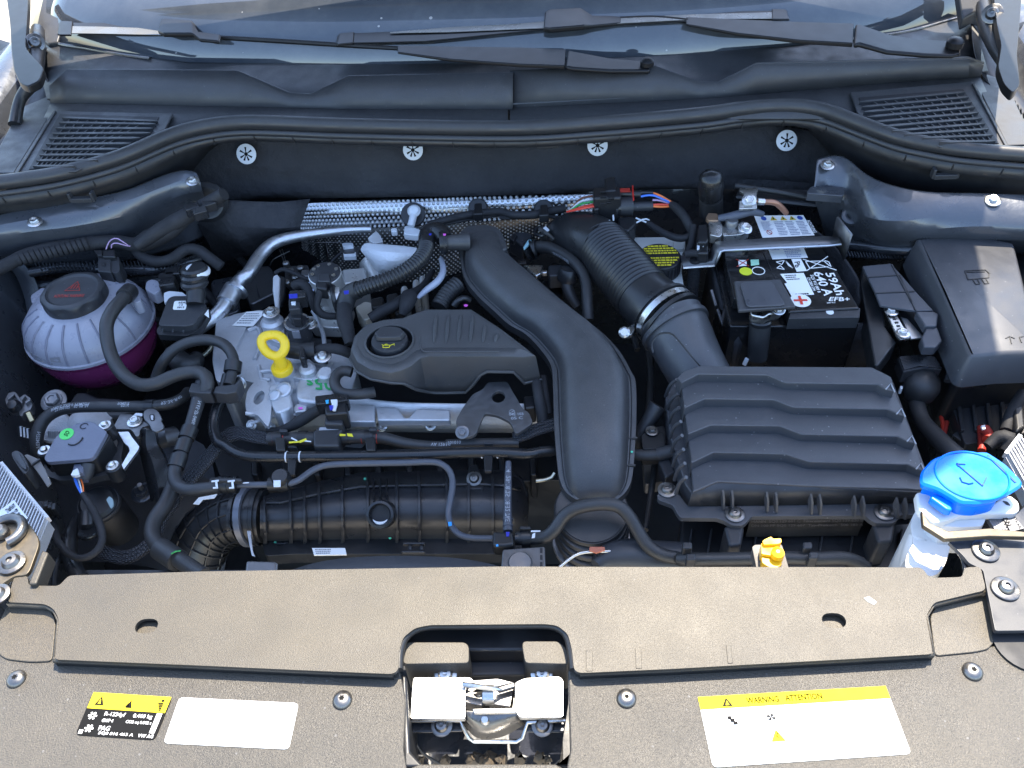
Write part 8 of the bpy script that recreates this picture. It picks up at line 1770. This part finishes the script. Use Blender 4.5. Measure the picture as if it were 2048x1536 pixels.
# finned unit and clutter behind the washer cap
finned('silver finned control unit behind the blue washer cap', vp('k', 590, 690), vp('k', 720, 520), vp('k', 930, 1300), 7, -.040, .02, None, [], 'finned control units')
t = thing('washer_unit_lower', 'dark finned module with embossed lettering below the blue cap', 'control unit', 'finned control units')
q4 = [G(*vp('k', *p), -.010) for p in ((395, 1250), (430, 1205), (690, 1200), (790, 1100), (800, 1340), (700, 1390), (520, 1360))]
mk('case', MB().slab(q4, .03), M['paint_dk'], t, bevel=.002)
for k in range(10): mk('fin', MB().bar(V('k', [(405+22*k, 1215, -.008)])[0], V('k', [(500+24*k, 1365, -.008)])[0], .0022, .005), M['bracket'], t)
Q = V('k', [(560, 1225), (660, 1215), (760, 1340), (640, 1370)], -.004); pl_ = mk('plate', MB().slab(Q, .004), M['bracket'], t)
g = MB(); text_on(g, 'VW', [lift(V('k', [p], -.0037)[0:1]*1, 0)[0] if False else V('k', [p], -.0036)[0] for p in ((590, 1215), (650, 1310), (610, 1340), (555, 1240))]); text_on(g, 'ST2, AG', [V('k', [p], -.0036)[0] for p in ((680, 1230), (735, 1330), (715, 1345), (662, 1245))]); mk('print', g, M['black_print'], pl_, recalc=False)
t = thing('right_wiring', 'dark harness and red cables deep behind the washer cap', 'wiring')
for pts, mt, w in (([(10, 330, -.13), (30, 430, -.13), (20, 520, -.13)], 'w_red', 8), ([(60, 380, -.13), (40, 460, -.13), (30, 520, -.13)], 'red_print', 10), ([(370, 430, -.11), (380, 520, -.11), (375, 640, -.11)], 'red_print', 16), ([(400, 440, -.10), (440, 500, -.10), (430, 540, -.10)], 'red_print', 22)): pipe('red_cable', M[mt], V('k', pts), w, t, seg=10)
prism('grey_plate', [(110, 490), (300, 370), (310, 500), (190, 545)], -.12, .004, 'plastic', v='k', bev=.001)
pipe('black_cable', M['loom'], V('k', [(430, 600, -.09), (500, 540, -.085), (560, 510, -.08), (640, 540, -.08), (590, 640, -.09)]), [20, 26, 28, 30, 24], t, seg=12)
pipe('black_cable', M['loom'], V('k', [(760, 120, -.07), (700, 220, -.075), (640, 330, -.08), (600, 460, -.085)]), [26, 28, 26, 24], t, seg=12)
prism('black_box', [(660, 240), (760, 200), (780, 420), (690, 470)], -.07, .03, 'plastic_dk', v='k', bev=.004)
for q_, mt in (([(370, 410), (410, 400), (415, 440), (385, 445)], 'white_pl'), ([(565, 460), (600, 415), (622, 430), (615, 475)], 'white_pl'), ([(600, 240), (650, 215), (640, 290), (610, 300)], 'copper')): prism('tag', q_, -.085, .003, mt, v='k', bev=.0008)
# ================================================================ dim clutter in the gaps
t = thing('gearbox_lines', 'dark lines and brackets deep under the aluminium pipe', 'pipes')
for pts, w in (([(300, 520, -.13), (380, 560, -.14), (440, 620, -.15), (470, 700, -.16)], 18), ([(230, 620, -.15), (330, 640, -.15), (420, 600, -.15)], 12), ([(440, 480, -.13), (500, 540, -.14), (520, 600, -.14)], 14)): pipe('line', M['plastic'], V('0', pts), w, t, seg=10)
prism('bracket', [(470, 540), (540, 530), (560, 580), (500, 610)], -.135, .02, 'bracket', r=8)
prism('plate', [(420, 560), (470, 550), (480, 620), (430, 640)], -.15, .01, 'paint', r=8)
t = thing('side_cables', 'dark cables and bracket in the gap between wide duct and filter box', 'cables')
for pts, w in (([(1280, 640, -.12), (1300, 720, -.13), (1300, 800, -.14), (1290, 880, -.15)], 16), ([(1230, 560, -.10), (1255, 630, -.11), (1275, 700, -.12)], 13), ([(1310, 930, -.13), (1300, 1000, -.14), (1290, 1060, -.14)], 14)): pipe('cable', M['rubber'], V('0', pts), w, t, seg=10)
prism('bracket', [(1282, 860), (1330, 850), (1338, 960), (1290, 970)], -.15, .02, 'bracket', r=8)
t = thing('fuse_box_carrier', 'dark ribbed carrier plate below the fuse box front', 'bracket')
prism('plate', [(1880, 740), (2060, 730), (2080, 860), (1930, 890)], -.115, .02, 'plastic', r=10)
for k in range(5): prism('rib', [(1905+30*k, 745), (1913+30*k, 745), (1930+28*k, 860), (1922+28*k, 860)], -.110, .008, 'plastic', bev=.001)
t = thing('firewall_bracket', 'dark bracket and hose behind the battery against the felt mat', 'bracket')
prism('plate', [(1640, 380), (1480, 372), (1470, 392), (1640, 410)], -.01, .006, 'plastic')
pipe('hose', M['rubber'], V('0', [(1470, 372, .005), (1560, 385, .0), (1640, 400, -.008)]), 12, t)
finish()
